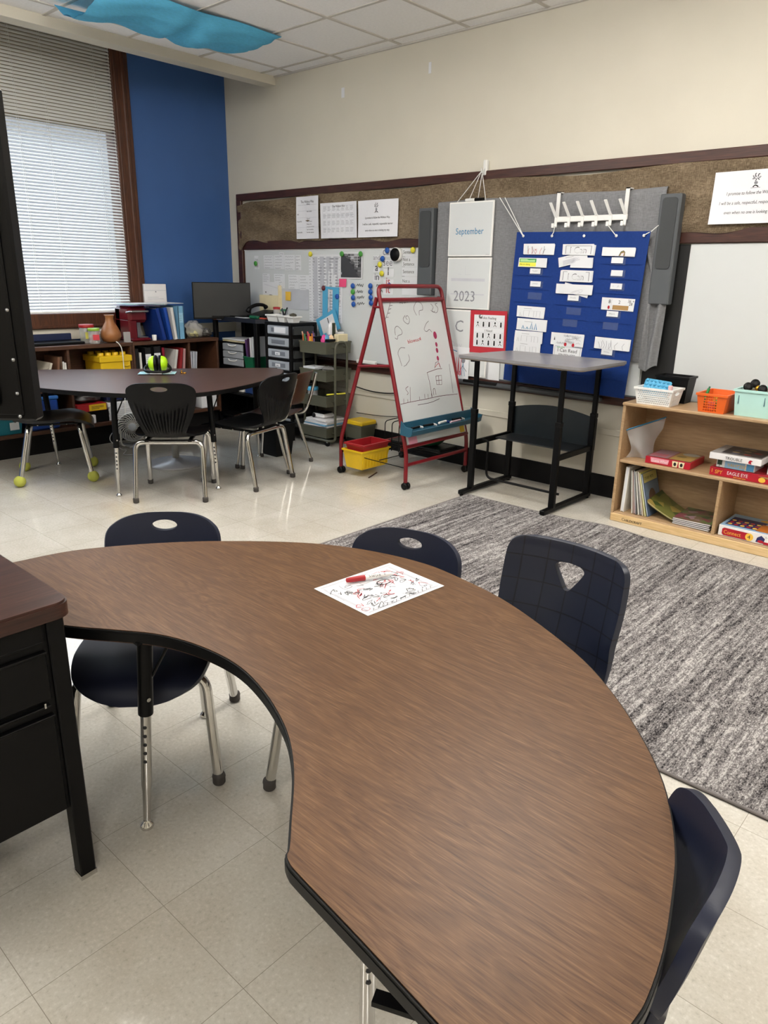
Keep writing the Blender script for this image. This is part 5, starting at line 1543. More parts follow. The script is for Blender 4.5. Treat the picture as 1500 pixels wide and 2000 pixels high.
def dco(b, F, w_, h):
    b.poly(F, [(.02, .014), (.03, .006), (.16, .006), (.165, .048), (.03, .050), (.02, .042)], m_crim, .0004); b.text(F, 'Connect', .03, .016, .032, m_cy, 0, .0008, sx=.82)
    b.disc(F, .165, .027, .021, .022, m_cy, .0009); b.text(F, '4', .156, .016, .032, m_ink, 0, .0012)
    b.poly(F, [(.2, .01), (.24, .008), (.245, .035), (.225, .05), (.205, .035)], m_db, .0005); b.disc(F, .225, .016, .016, .008, m_crim, .0009); b.rect(F, w_-.035, .004, w_-.006, .018, m_crim, .0006); b.text(F, '7+', w_-.03, .04, .012, m_ink, 0, .0008)
def dct(b, F, w_, d_):
    b.rect(F, .02, .03, .2, d_*.75, m_db, .0004)
    for k in range(5):
        for i in range(3): b.disc(F, .04+.033*k, .055+.04*i, .012, .014, m_crim if (k+i) % 2 else m_cy, .0006)
    b.disc(F, .2, d_*.85, .05, .025, m_cy, .0006); b.rect(F, w_-.09, .02, w_-.01, .16, mat('box_amber', (190, 110, 40), .4), .0005)
gbox('board_game', 'white game box with a red name band on the bottom shelf right of the divider', 5.02, -.435, .058, .275, .27, .062, .0, m_white2, m_lb, dco, dct)
b = B(); b.cyl((5.05, -.16, .085), (5.14, -.155, .085), .026, mat('purple_fabric', (44, 30, 74), .7), n=18); b.one('roll', 'dark purple roll behind the game box on the bottom shelf', 'roll')
# zip bag
def bagf(s_):
    def f(a, c):
        w_ = .17-.05*c*0
        x = 4.405+.005+.16*a*(.72+.28*c)
        y = -.40+.13*a+.02*math.sin(a*6+c*4)
        z = .392+.235*c-.10*a*0+(.03*a if c > .8 else 0)-(.06*(1-a)*c)
        bul = .034*math.sin(PI*min(1, max(0, a)))*math.sin(PI*min(1, c*1.1))*(1-.6*c)
        x += .012*math.sin(5*c+3*a)+.02*math.sin(PI*c)*(.5-a); y += .008*math.sin(9*c+7*a)
        return (x+s_*bul*.5, y-s_*bul, z)
    return f
t2 = thing('zip_bag', 'clear zip bag with a blue seal slumped in the top left of the birch shelf', 'bag', (4.48, -.34, .392))
b = B(); b.grid(bagf(1), 12, 14, m_bag); b.grid(bagf(-1), 12, 14, m_bag); b.build('bag', t2)
b = B(); b.tube([bagf(0)(k/8, .97) for k in range(9)], .004, m_bluei, 6); b.build('seal', t2, 'blue zip seal')
# books standing at the left of the bottom shelf
BG = 'picture books on the bottom birch shelf'
bcol = [(226, 224, 218), (214, 206, 192), (200, 150, 140), (60, 56, 54), (226, 222, 210), (40, 42, 48), (196, 176, 150), (210, 205, 120), (92, 112, 140)]
blab = ['tall white picture book standing against the left side panel', 'thin cream picture book, second from the left on the bottom shelf', 'thin pink-spined picture book, third from the left on the bottom shelf', 'thin black picture book, fourth from the left on the bottom shelf',
        'thin white picture book in the middle of the leaning row', 'thin dark picture book, sixth in the leaning row', 'thin tan picture book, seventh in the leaning row', 'thin yellow-edged picture book, second to last in the leaning row', 'blue-covered picture book facing out at the end of the leaning row']
for k in range(9):
    x = 4.408+(.0 if k == 0 else .05+.014*k); ln = 0.02 if k == 0 else -.10-.022*k
    h = .285 if k == 0 else .275-.006*(k % 3)
    M = Matrix.Translation((x+(.022 if k == 0 else .028), -.425+.004*(k % 3), .0595)) @ Matrix.Rotation(ln, 4, 'Y')
    th = .022 if k == 0 else .008
    b = B(); m1 = mat('book_%d' % k, bcol[k], .35)
    b.box(0, 0, 0, th*.18, .21, h, m1, M=M).box(th*.82, 0, 0, th, .21, h, m1, M=M).box(th*.18, .003, .003, th*.82, .207, h-.003, m_paper, M=M).box(0, .206, 0, th, .2105, h, m1, M=M)
    if k == 8:
        Fc = lambda u, v, d=0, M=M, th=th: M @ Vector((th+.0005+d, u, v))
        b.rect(Fc, .01, .12, .2, .20, mat('bk_blue', (110, 130, 150), .4), .0003); b.rect(Fc, .01, .205, .2, .262, mat('bk_yel', (206, 196, 120), .4), .0003); b.text(Fc, 'STORY PETS', .02, .222, .024, m_ink, 0, .0008)
        b.disc(Fc, .1, .10, .05, .06, mat('bk_brown', (96, 74, 60), .4), .0004); b.disc(Fc, .12, .06, .02, .025, m_white2, .0006)
    b.one('book', blab[k], 'book', BG)
def leaf(s_, lift):
    def f(a, c): return (4.575+.215*a, -.40+.23*c-.02*a, .0615+lift+.085*(1-a)**2*(1+.2*c)+.012*math.sin(a*PI))
    return f
m_gr = game_art('green_cover', [(70, 84, 42), (112, 114, 54), (160, 140, 72), (90, 98, 44)], 14)
b = B(); b.grid(leaf(1, .012), 14, 6, m_gr); b.grid(lambda a, c: leaf(1, .009)(1-a, c), 14, 6, m_cream)
b.grid(leaf(1, .004), 14, 6, m_cream); b.grid(lambda a, c: leaf(1, .0)(1-a, c), 14, 6, m_gr)
b.one('book', 'green-and-yellow paperback slumped open against the leaning books', 'book', BG)
m_mg = game_art('magazine_cover', [(58, 74, 40), (110, 90, 70), (150, 120, 130), (90, 110, 60), (120, 60, 70)], 26)
for k in range(4):
    M = Matrix.Translation((4.755+.004*(k % 2), -.425-.003*k, .0595+.0105*k)) @ Matrix.Rotation(.02*(k-1.5), 4, 'Z')
    b = B(); b.box(0, 0, .0015, .212, .265, .0085, m_white2, M=M).box(-.001, -.001, 0, .213, .266, .0018, m_ink, M=M); b.box(-.001, -.001, .0085, .213, .266, .0100, m_mg if k == 3 else m_ink, M=M)
    b.one('magazine', ('bottom magazine of the flat pile beside the divider', 'second magazine from the bottom of the pile beside the divider', 'third magazine from the bottom of the pile beside the divider', 'top magazine with a green cover on the pile beside the divider')[k], 'magazine', 'magazines piled beside the divider')
# on top of the birch shelf
def basket(name, label, x0, y0, x1, y1, h, m, taper, holes, extra=None, z=.7355):
    t = thing(name, label, 'basket' if name != 'storage_bin' else 'bin', ((x0+x1)/2, (y0+y1)/2, z))
    b = B(); open_bin(b, x0, y0, z, x1, y1, z+h, m, taper, .005, .006)
    if holes:                      # real openings cut through the front and right walls
        nx, nz, kind, px0, px1 = holes
        q = B()
        def cut(poly, along_y, u0):
            n = len(poly)
            P0 = [((p[0], y0-.01, p[1]) if along_y else (x1-taper-.012, p[0], p[1])) for p in poly]
            P1 = [((p[0], y0+taper+.012, p[1]) if along_y else (x1+.01, p[0], p[1])) for p in poly]
            if along_y: P0, P1 = P1, P0
            q.add(P0+P1, [tuple(reversed(range(n))), tuple(range(n, 2*n))]+[(k, (k+1) % n, n+(k+1) % n, n+k) for k in range(n)], m)
        for j in range(nz):
            zz = z+h*.12+(h*.70)*j/(nz-1)
            for i in range(nx):
                xx = px0+(px1-px0)*(i+.5*(j % 2 if kind == 'weave' else 0))/(nx-.5)
                if kind == 'weave': cut([(xx-.0052, zz), (xx, zz-.0036), (xx+.0052, zz), (xx, zz+.0036)], True, 0)
                else: cut([(xx-.0044, zz-.0044), (xx+.0044, zz-.0044), (xx+.0044, zz+.0044), (xx-.0044, zz+.0044)], True, 0)
            if kind == 'weave':
                for i in range(8):
                    yy = y0+.035+(y1-y0-.07)*(i+.5*(j % 2))/7.5
                    if not ((zz-z)/h > .48 and abs(yy-(y0+y1)/2) < .045): cut([(yy-.0052, zz), (yy, zz-.0036), (yy+.0052, zz), (yy, zz+.0036)], False, 0)
        if kind == 'weave':
            yc, zc = (y0+y1)/2, z+h*.72
            cut([(yc+.033*math.cos(2*PI*k/18), zc+.011*math.sin(2*PI*k/18)) for k in range(18)], False, 0)
        co = bpy.data.objects.new('cut', q.mesh('cut')); COL.objects.link(co)
        tmp = b.mesh('body')
        me = modded(tmp, [('BOOLEAN', dict(operation='DIFFERENCE', object=co, solver='EXACT'))])
        bpy.data.objects.remove(co)
        me.transform(Matrix.Translation(-Vector(t.location)))
        o = bpy.data.objects.new('body', me); COL.objects.link(o); o.parent = t; ORG[o.name] = Vector(t.location)
    else:
        b.build('body', t)
    if extra: extra(t)
    return t
basket('woven_basket', 'white woven plastic basket at the left end of the birch shelf top', 4.44, -.452, 4.66, -.285, .098, m_white, .014, (16, 7, 'weave', 4.463, 4.642))
t = thing('bubble_toy', 'light blue bubble fidget toy sticking out of the white basket', 'toy', (4.52, -.37, .80))
M = Matrix.Translation((4.438, -.372, .788)) @ Matrix.Rotation(-.5, 4, 'X') @ Matrix.Rotation(.06, 4, 'Y')
b = B(); b.box(0, 0, 0, .16, .018, .10, m_lblue, M=M, bev=.008); b.build('pad', t)
for j in range(4):
    for i in range(6):
        q = B(); q.lathe([(.0098, 0), (.0088, .004), (.005, .007), (.0001, .008)], m_lblue, M=M @ Matrix.Translation((.018+.025*i, -.0005, .018+.023*j)) @ Matrix.Rotation(PI/2, 4, 'X'), n=12); q.build('bubble', t)
b = B(); b.box(4.59, -.35, .775, 4.612, -.325, .845, mat('pale_pink', (226, 180, 180), .6), bev=.004); b.one('toy_block', 'pale pink piece beside the blue toy in the white basket', 'toy')
def crate_x(t):
    for k in range(3):
        b = B(); b.box(4.662+.0005, -.21+.03*k, .85, 4.668, -.195+.03*k, .88, m_grey); b.build('slot', t)
basket('crate', 'black plastic crate behind the white woven basket', 4.48, -.262, 4.672, -.135, .155, m_black, .012, None, crate_x)
basket('slotted_basket', 'orange slotted plastic basket in the middle of the birch shelf top', 4.795, -.445, 4.955, -.21, .103, m_orange, .012, (6, 6, 'square', 4.838, 4.905))
b = B(); b.cyl((4.80, -.36, .76), (4.815, -.33, .85), .008, mat('green_marker', (30, 130, 60), .4), n=12).cyl((4.815, -.33, .85), (4.817, -.326, .862), .005, m_greenp, n=10); b.one('marker', 'green marker standing in the orange basket', 'marker')
for k, (x, y, c) in enumerate(((4.85, -.36, (190, 70, 100)), (4.88, -.33, (70, 140, 60)), (4.91, -.37, (230, 120, 40)), (4.86, -.29, (200, 180, 60)))):
    b = B(); b.box(x-.02, y-.015, .745, x+.02, y+.015, .785+.01*k, mat('blk%d' % k, c, .4), bev=.005); b.one('toy_block', ('crimson', 'green', 'bright orange', 'yellow')[k]+' toy block inside the orange basket', 'toy', 'toy blocks in the orange basket')
def mint_x(t):
    for x in (5.005, 5.135):
        b = B(); b.box(x-.0012, -.4195, .80, x+.0012, -.414, .845, m_teal); b.build('rib', t)
basket('storage_bin', 'mint green storage bin at the right edge of the birch shelf top', 4.98, -.42, 5.20, -.16, .142, m_mint, .012, None, mint_x)
TW = 'black toy wheels in the mint bin'
for k, (x, y, z) in enumerate(((5.02, -.34, .885), (5.045, -.31, .902), (5.10, -.36, .882))):
    b = B(); b.lathe([(.006, -.008), (.021, -.008), (.024, -.004), (.024, .004), (.021, .008), (.006, .008)], m_black, M=Matrix.Translation((x, y, z)) @ Matrix.Rotation(1.1, 4, 'X') @ Matrix.Rotation(.5, 4, 'Y'), n=18)
    b.one('toy_car_wheel'.replace('_wheel',''), ('left', 'upper', 'right')[k]+' black toy wheel heaped in the mint bin', 'toy', TW)
b = B(); b.lathe([(.004, 0), (.014, .006), (.016, .016), (.006, .028), (.0001, .03)], m_gold, (5.07, -.34, .868), 14); b.one('toy_piece', 'gold toy piece among the wheels in the mint bin', 'toy')
b = B(); b.box(5.0, -.40, .80, 5.18, -.18, .868, mat('toy_mix', (120, 110, 90), .7), bev=.02); b.one('toy_heap', 'heap of mixed small toys filling the mint bin', 'toys')


# ================================================================== low shelf units below the window
def unit(y0, y1, div, label):
    t = thing('shelf_unit', label, 'shelf', (.18, (y0+y1)/2, 0))
    b = B(); b.box(.02, y0, .815, .375, y1, .845, m_shelf, bev=.004); b.build('top', t)
    for y in (y0, y1-.02):
        b = B(); b.box(.02, y, .15, .365, y+.02, .815, m_shelf, bev=.002); b.build('side_panel', t)
    b = B(); b.box(.03, div-.01, .2, .36, div+.01, .815, m_shelf, bev=.002); b.build('divider', t)
    b = B(); b.box(.03, y0+.02, .485, .36, y1-.02, .51, m_shelf, bev=.002); b.build('shelf', t)
    b = B(); b.box(.03, y0+.02, .165, .365, y1-.02, .195, m_shelf, bev=.002); b.build('bottom_board', t)
    b = B(); b.box(.02, y0, .15, .03, y1, .815, m_shelf); b.build('back_panel', t)
    b = B(); b.box(.04, y0+.003, 0, .31, y1-.003, .166, m_basebrd); b.build('plinth', t, 'black plinth')
    return t
unit(-2.95, -1.352, -1.91, 'dark walnut shelf unit below the blind, behind the far table')
unit(-1.348, -.47, -.785, 'dark walnut shelf unit in the corner below the blue wall')
# upper row contents
def bk(x0, y0, z, x1, y1, h, c, label, name='binder', cat='binder', group=None, lean=0.0, tagc=None, spine=True):
    M = Matrix.Translation((0, (y0+y1)/2, z)) @ Matrix.Rotation(lean, 4, 'X') @ Matrix.Translation((0, -(y0+y1)/2, -z))
    b = B(); m = mat('bk_'+label[:18], c, .4)
    e = (y1-y0)*.12
    b.box(x0, y0, z, x1, y0+e, z+h, m, M=M).box(x0, y1-e, z, x1, y1, z+h, m, M=M).box(x1-.004, y0, z, x1, y1, z+h, m, M=M, bev=.001).box(x0+.004, y0+e, z+.004, x1-.006, y1-e, z+h-.006, m_paper, M=M)
    if tagc:
        F = plane(M @ Vector((x1+.0006, (y0+y1)/2, z)), (0, 1, 0), M.to_3x3() @ Vector((0, 0, 1)))
        b.rect(F, -(y1-y0)*.36, h*.5, (y1-y0)*.36, h*.8, tagc, .0004)
        b.lines(F, -(y1-y0)*.3, h*.54, (y1-y0)*.55, h*.2, 3, m_grey, .002, 3)
    return b.one(name, label, cat, group)
SB = 'binders and folders in the corner shelf unit'
bk(.10, -1.318, .511, .345, -1.285, .275, (20, 20, 22), 'thin black binder with a white edge at the left of the corner unit', group=SB)
bk(.11, -1.28, .511, .35, -1.262, .24, (222, 220, 214), 'white folder beside the thin black binder in the corner unit', 'folder', 'folder', SB)
bk(.08, -1.235, .511, .35, -1.16, .28, (22, 22, 25), 'thick black binder with a low white label in the corner unit', group=SB, tagc=m_paper)
bk(.08, -1.152, .511, .35, -1.065, .285, (26, 26, 30), 'thick black binder with a larger white label in the corner unit', group=SB, tagc=m_paper)
bk(.08, -1.058, .511, .35, -1.035, .27, (134, 26, 48), 'crimson binder behind the lime ear muffs', group=SB)
bk(.10, -.965, .511, .34, -.935, .25, (214, 212, 208), 'white-spined folder leaning right in the corner unit', 'folder', 'folder', SB, -.2)
bk(.10, -.905, .511, .34, -.875, .26, (150, 40, 44), 'red folder leaning beside the white-spined one', 'folder', 'folder', SB, -.16)
bk(.10, -.86, .511, .34, -.835, .25, (196, 150, 150), 'pale pink folder leaning against the shelf divider', 'folder', 'folder', SB, -.10)
for k in range(3):
    bk(.12, -.765+.02*k, .511, .34, -.75+.02*k, .215, (208-8*k, 212-8*k, 222-8*k), ('first', 'second', 'third')[k]+' white paper file right of the divider, by the black stand', 'folder', 'folder', SB, -.05*k)
for k, (y, h, c, ln) in enumerate(((-2.13, .22, (196, 190, 176), -.35), (-2.02, .25, (120, 86, 66), -.12), (-1.985, .25, (88, 66, 52), -.05), (-1.962, .21, (214, 212, 208), 0), (-1.945, .20, (226, 224, 220), 0))):
    bk(.10, y, .511, .345, y+(.018 if k else .02), h, c, ('cream picture book leaning left in the window unit', 'tan book leaning second in the window unit', 'brown book beside the white ones in the window unit', 'taller white book against the divider of the window unit', 'shorter white book touching the divider of the window unit')[k], 'book', 'book', 'books in the window shelf unit', ln)
# yellow brick-shaped storage box
t = thing('brick_bin', 'yellow brick-shaped toy bin with round studs in the window shelf unit', 'toy bin', (.2, -1.5, .53))
yb0, yb1 = -1.645, -1.375
b = B(); b.box(.08, yb0, .535, .365, yb1, .70, m_yell, bev=.008); b.build('body', t)
b = B(); b.box(.07, yb0-.012, .69, .375, yb1+.012, .742, m_yell, bev=.006); lid = b.build('lid', t)
for i in range(4):
    for j in range(2):
        q = B(); q.lathe([(.026, 0), (.026, .022), (.023, .026), (.0001, .026)], m_yell, (.13+.17*j, yb0+.035+.066*i, .741), 18); q.build('stud', lid)
b = B(); b.tube(fillet([(.368, yb1-.075, .69), (.374, yb1-.07, .655), (.374, yb1-.02, .655), (.368, yb1-.015, .69)], .02), .005, m_yell, 8); b.build('handle', t)
b = B(); b.box(.08, -1.80, .512, .36, -1.37, .534, mat('red_folder', (150, 24, 30), .4)); b.one('folder', 'flat red folder lying under the yellow brick bin', 'folder')
# lower row contents
b = B(); b.box(.08, -2.27, .197, .35, -2.03, .44, m_bluep, bev=.015).box(.075, -2.275, .43, .355, -2.025, .462, mat('blue_lid', (60, 120, 200), .35), bev=.008); b.one('bin', 'blue lidded bin on the lower shelf left of the divider', 'bin')
b = B(); open_bin(b, .10, -2.52, .197, .36, -2.33, .33, mat('turquoise_plastic', (26, 112, 130), .4), .015); b.rect(plane((.352, -2.43, .21), (0, 1, 0), (.05, 0, 1)), 0, .02, .07, .08, m_paper, .004); b.one('bin', 'turquoise bin with a white tag under the black display', 'bin')
def blob(cx, cy, cz, rx, ry, rz, seed, m, lab, name, cat):
    r = random.Random(seed); ph = [r.uniform(0, 6) for _ in range(6)]
    def f(a, c):
        t_, p = 2*PI*a, PI*c
        k = 1+.14*math.sin(3*t_+ph[0])*math.sin(2*p+ph[1])+.09*math.sin(7*t_+ph[2]+3*p)+.06*math.sin(9*p+ph[3]+2*t_)
        return (cx+rx*k*math.sin(p)*math.cos(t_), cy+ry*k*math.sin(p)*math.sin(t_), max(cz-rz*.98, cz-rz*k*math.cos(p)))
    b = B(); b.grid(f, 30, 18, m); return b.one(name, lab, cat)
b = B(); b.box(.10, -1.885, .30, .36, -1.63, .36, m_redp, bev=.002); F = plane((.361, -1.885, .30), (0, 1, 0), (0, 0, 1))
b.rect(F, .10, .004, .25, .056, m_yell, .0005); b.lines(F, .12, .014, .11, .03, 3, m_ink, .004, 2); b.one('board_game', 'red and yellow game box on the lower shelf, under the grey bag', 'board game')
b = B(); b.box(.08, -1.88, .197, .33, -1.60, .30, m_black, bev=.004); b.one('box', 'black box supporting the red and yellow game', 'box')
blob(.22, -1.75, .405, .12, .125, .046, 3, mat('grey_bag', (80, 78, 78), .35), 'crumpled grey plastic bag on the red and yellow game box', 'bag', 'bag')
b = B(); b.box(.332, -1.82, .198, .362, -1.735, .268, m_white2, bev=.003); b.one('box', 'small white box in front of the black box on the lower shelf', 'box')
for k in range(9):
    b = B(); M = Matrix.Translation((.20, -1.49, .197+.017*k)) @ Matrix.Rotation(.06*math.sin(k*2.3), 4, 'Z')
    b.box(-.12, -.11, 0, .13, .115, .015, m_paper, M=M); b.one('paper_stack', 'layer %s of the white paper pile on the lower shelf behind the fan' % ('lowest', 'second', 'third', 'fourth', 'fifth', 'sixth', 'seventh', 'eighth', 'topmost')[k], 'papers', 'white paper pile on the lower shelf')
b = B(); b.box(.08, -1.60, .36, .32, -1.38, .47, mat('navy_bin', (20, 28, 70), .4), bev=.006); b.one('box', 'navy box on top of the white paper pile', 'box')
for k, (y, h) in enumerate(((-1.2, .12), (-.98, .09), (-.68, .12))):
    b = B(); b.box(.09, y, .197, .35, y+.17, .197+h, m_paper, bev=.002); b.one('paper_stack', ('left', 'middle', 'right')[k]+' white paper stack low in the corner unit, behind the chairs', 'papers', 'paper stacks low in the corner unit')

# on top of the units
b = B(); b.box(.06, -2.3, .846, .30, -1.73, .866, m_black, bev=.004).box(.06, -2.3, .866, .09, -1.74, .92, mat('navy_tray', (24, 36, 70), .4), bev=.004); b.one('tray', 'flat black tray with a navy back on the window shelf unit', 'tray')
def jar(x, y, r_, h, lidc, label, fill):
    t = thing('jar', label, 'jar', (x, y, .846))
    b = B(); b.lathe([(r_*.9, 0), (r_, .006), (r_, h*.78), (r_*.88, h*.84)], m_bag, (x, y, .846), 20); b.build('body', t)
    q = B()
    rr = random.Random(int(x*1000))
    for k in range(26):
        a = k*2.4; z = .012+.65*h*k/26
        q.lathe([(.0001, -.012), (.010, -.004), (.010, .004), (.0001, .012)], mat('bead%d_%d' % (k, int(x*100)), rr.choice(fill), .4), (x+r_*.72*math.cos(a), y+r_*.72*math.sin(a), .846+z), 7)
    c = q.build('beads', t, kind='stuff')
    q = B(); q.rect(plane((x+r_*.80, y-r_*.62, .846+h*.25), (.55, .84, 0), (0, 0, 1)), .0, 0, r_*1.1, h*.35, mat('lbl%d' % int(x*999), fill[0], .5), .003); q.build('label', t)
    b = B(); b.lathe([(r_*1.02, h*.83), (r_*1.04, h*.84), (r_*1.04, h*.98), (r_*.98, h), (.0001, h)], lidc, (x, y, .846), 22); b.build('lid', t)
jar(.215, -1.665, .058, .150, m_redp, 'clear jar with a red lid behind the green-lidded jar', [(196, 190, 80), (90, 120, 60), (210, 200, 120)])
jar(.315, -1.655, .045, .125, mat('leaf_plastic', (140, 180, 60), .4), 'clear jar of beads with a light green lid, in front of the red-lidded jar', [(200, 60, 70), (230, 220, 210), (40, 40, 50)])
b = B(); b.lathe([(.03, 0), (.066, .012), (.084, .05), (.082, .08), (.062, .125), (.038, .165), (.031, .195), (.035, .215), (.041, .226), (.034, .22), (.026, .195), (.0001, .18)], m_gourd, (.30, -1.50, .846), 30); b.one('gourd_vase', 'tan gourd vase standing below the blind on the shelf unit', 'vase')
b = B(); b.box(.33, -1.405, .846, .345, -1.345, .93, m_bag, bev=.003).box(.33, -1.405, .846, .37, -1.345, .849, m_bag); b.one('card_holder', 'clear acrylic card holder beside the gourd vase', 'holder')
b = B(); b.box(.15, -1.60, .846, .24, -1.52, .95, m_bag, bev=.012); b.one('container', 'small clear container between the jars and the gourd vase', 'container')
b = B(); b.tube(spline([(.18, -1.60, .955), (.30, -1.56, .905), (.36, -1.495, .862), (.385, -1.46, .80), (.385, -1.455, .65), (.37, -1.45, .52), (.36, -1.46, .35), (.42, -1.52, .10), (.45, -1.62, .01)], 5), .004, m_cord, 8); b.one('power_cord', 'white power cord hanging over the edge of the window shelf unit', 'cord')
# coffee machine
t = thing('coffee_machine', 'dark red pod coffee machine below the window corner', 'coffee machine', (.2, -1.21, .846))
b = B(); b.box(.06, -1.325, .846, .17, -1.145, 1.13, m_wine, bev=.02).box(.06, -1.325, 1.0, .31, -1.145, 1.135, m_wine, bev=.025).box(.06, -1.325, .85, .30, -1.245, 1.03, m_wine, bev=.012); b.build('housing', t)
b = B(); b.box(.06, -1.325, .846, .34, -1.145, .872, m_wine, bev=.01); b.build('drip_base', t)
b = B(); b.box(.18, -1.243, .872, .186, -1.155, .998, m_alu).box(.19, -1.243, .873, .32, -1.16, .880, m_alu, bev=.003); b.build('backplate', t, 'silver back plate and drip grid')
b = B(); b.tube(fillet([(.27, -1.325, 1.085), (.335, -1.32, 1.095), (.335, -1.15, 1.095), (.27, -1.145, 1.085)], .02), .008, m_alu, 8); b.build('handle', t, 'silver lid handle')
b = B(); b.lathe([(.018, 0), (.021, .045), (.019, .046), (.0001, .01)], m_white, (.31, -1.10, .846), 16); b.one('cup', 'small white cup beside the coffee machine', 'cup')
bk(.08, -1.045, .848, .36, -1.005, .275, (18, 52, 130), 'dark blue binder leaning on the shelf top beside the coffee machine', lean=.22)
bk(.08, -.985, .848, .36, -.945, .275, (24, 70, 160), 'royal blue binder leaning second beside the coffee machine', lean=.16)
bk(.08, -.928, .848, .36, -.898, .275, (224, 224, 222), 'white binder between the blue and the pale blue binders', lean=.10)
bk(.08, -.88, .848, .36, -.82, .285, (120, 172, 206), 'pale blue binder standing upright on the corner shelf unit', tagc=mat('bind_lbl', (150, 196, 220), .4))
b = B()
for k, (m, y0, y1, dz, rot) in enumerate(((mat('violet_folder', (120, 110, 160), .3), -1.34, -1.0, 0, .1), (m_mint, -1.30, -.98, .006, -.1), (m_paper, -1.25, -.80, .012, .05))):
    M = Matrix.Translation((.2, -1.05, 1.142+dz)) @ Matrix.Rotation(rot, 4, 'Z')
    b.box(-.12, y0+1.05, 0, .14, y1+1.05, .003, m, M=M)
    b.one('folder', ('violet', 'mint green', 'white')[k]+' flat folder lying across the coffee machine and binders', 'folder', 'flat folders across the coffee machine'); b = B()
b = B(); b.box(.015, -1.015, .848, .055, -.79, 1.315, m_white2, bev=.003); F = plane((.0555, -1.015, .848), (0, 1, 0), (0, 0, 1))
b.lines(F, .03, .33, .17, .03, 2, m_lgrey, .003, 1); b.disc(F, .115, .40, .006, .006, m_grey); b.rect(F, .0, .41, .225, .413, m_lgrey)
for k in range(3): b.rect(F, .03+.07*k, .28, .05+.07*k, .30, m_grey)
b.one('box', 'tall white box standing against the blue wall behind the binders', 'box')
blob(.24, -.655, .915, .075, .095, .072, 9, m_bag, 'clear plastic bag of yellow and white bits on the corner shelf unit', 'bag', 'bag')
blob(.25, -.655, .885, .055, .07, .036, 12, mat('bag_fill', (190, 186, 140), .6), 'yellowish bits gathered in the bottom of the clear bag', 'contents', 'contents')
b = B(); b.lathe([(.02, 0), (.026, .03), (.016, .06), (.022, .085), (.014, .10), (.0001, .105)], m_black, (.30, -.79, .846), 14); b.one('figurine', 'small black figurine between the pale blue binder and the clear bag', 'figurine')
blob(.25, -.525, .885, .06, .05, .038, 15, mat('jewel_bits', (90, 88, 84), .25), 'heap of glinting grey odds and ends beside the clear bag', 'odds_and_ends', 'odds and ends')

# monitor
t = thing('monitor', 'large dark monitor on the black corner stand, seen against the blue wall', 'monitor', (.36, -.43, 1.032))
dv = Vector((.5-.27, -.175+.655, 0)); L = dv.length; dv.normalize()
nv = Vector((dv.y, -dv.x, 0))
M = Matrix(((dv.x, nv.x*-1, 0, .27), (dv.y, nv.y*-1, 0, -.655), (0, 0, 1, 1.01), (0, 0, 0, 1)))
b = B(); b.box(0, 0, 0, L, .03, .328, m_black, M=M, bev=.004); b.build('case', t)
b = B(); b.box(.006, -.0015, .016, L-.006, .002, .322, m_dgrey, M=M); b.build('screen', t)
b = B(); b.box(L*.5-.03, .03, -.05+.072, L*.5+.03, .06, .2, m_black, M=M); b.box(L*.5-.1, -.02, .0225, L*.5+.1, .14, .03, m_black, M=M); b.build('stand', t)

# black corner stand
t = thing('corner_stand', 'black plastic stand with a dark top in the corner under the monitor', 'stand', (.53, -.22, 0))
po = [(.20, -.41), (.86, -.41), (.93, -.34), (.93, -.04), (.20, -.04)]
b = B(); b.prism(po, .995, 1.031, mat('blueblack_top', (26, 30, 42), .35)); b.build('top', t)
for (x, y) in ((.215, -.395), (.835, -.395), (.215, -.06), (.90, -.06)):
    b = B(); b.box(x-.015, y-.013, 0, x+.035, y+.022, .996, m_black, bev=.004); b.build('post', t)
for z in (.09, .32, .555):
    b = B(); b.box(.21, -.40, z, .91, -.05, z+.02, m_black); b.build('shelf', t)
b = B(); F = wallf(.225, 1.0, -.4105); b.rect(F, 0, 0, .05, .028, m_orange, .0005); b.rect(F, .05, 0, .125, .028, m_paper, .0005); b.lines(F, .055, .004, .06, .02, 3, m_grey, .002, 2); b.build('sticker', t, 'orange and white sticker')
b = B(); b.box(.202, -.38, .11, .208, -.06, .80, m_black); b.build('side_panel', t)  # black sheet added so the inside of the stand looks dark
b = B(); b.box(.21, -.052, .11, .90, -.046, .99, m_black); b.build('back_panel', t)  # added black sheet; darkens the stand and hides the blue wall behind it
t = thing('drawer_unit', 'small three-drawer clear organiser inside the black corner stand', 'drawer unit', (.46, -.25, .576))
b = B(); b.box(.295, -.375, .577, .305, -.09, .80, m_black).box(.62, -.375, .577, .63, -.09, .80, m_black).box(.295, -.375, .793, .63, -.09, .803, m_black).box(.295, -.375, .576, .63, -.09, .583, m_black); b.build('frame', t)
m_dr = mat('frosted_drawer', (158, 164, 172), .3)
for k in range(3):
    z = .586+.069*k
    b = B(); b.box(.308, -.385, z, .617, -.10, z+.064, m_dr, bev=.006); d = b.build('drawer', t)
    q = B(); q.tube(spline([(.40, -.386, z+.058), (.43, -.395, z+.046), (.50, -.395, z+.046), (.53, -.386, z+.058)], 4), .005, m_white, 8); q.build('pull', d)
for k in range(4):
    b = B(); M = Matrix.Translation((.46, -.24, .804+.0075*k)) @ Matrix.Rotation((.0, .08, -.05, .1)[k], 4, 'Z'); b.box(-.165, -.125, 0, .165, .12, .006, (m_cream, m_cream, m_paper, m_paper)[k], M=M); b.one('paper_stack', ('lowest cream', 'second cream', 'third white', 'topmost white')[k]+' folder on the clear three-drawer organiser', 'papers', 'papers on the three-drawer organiser')
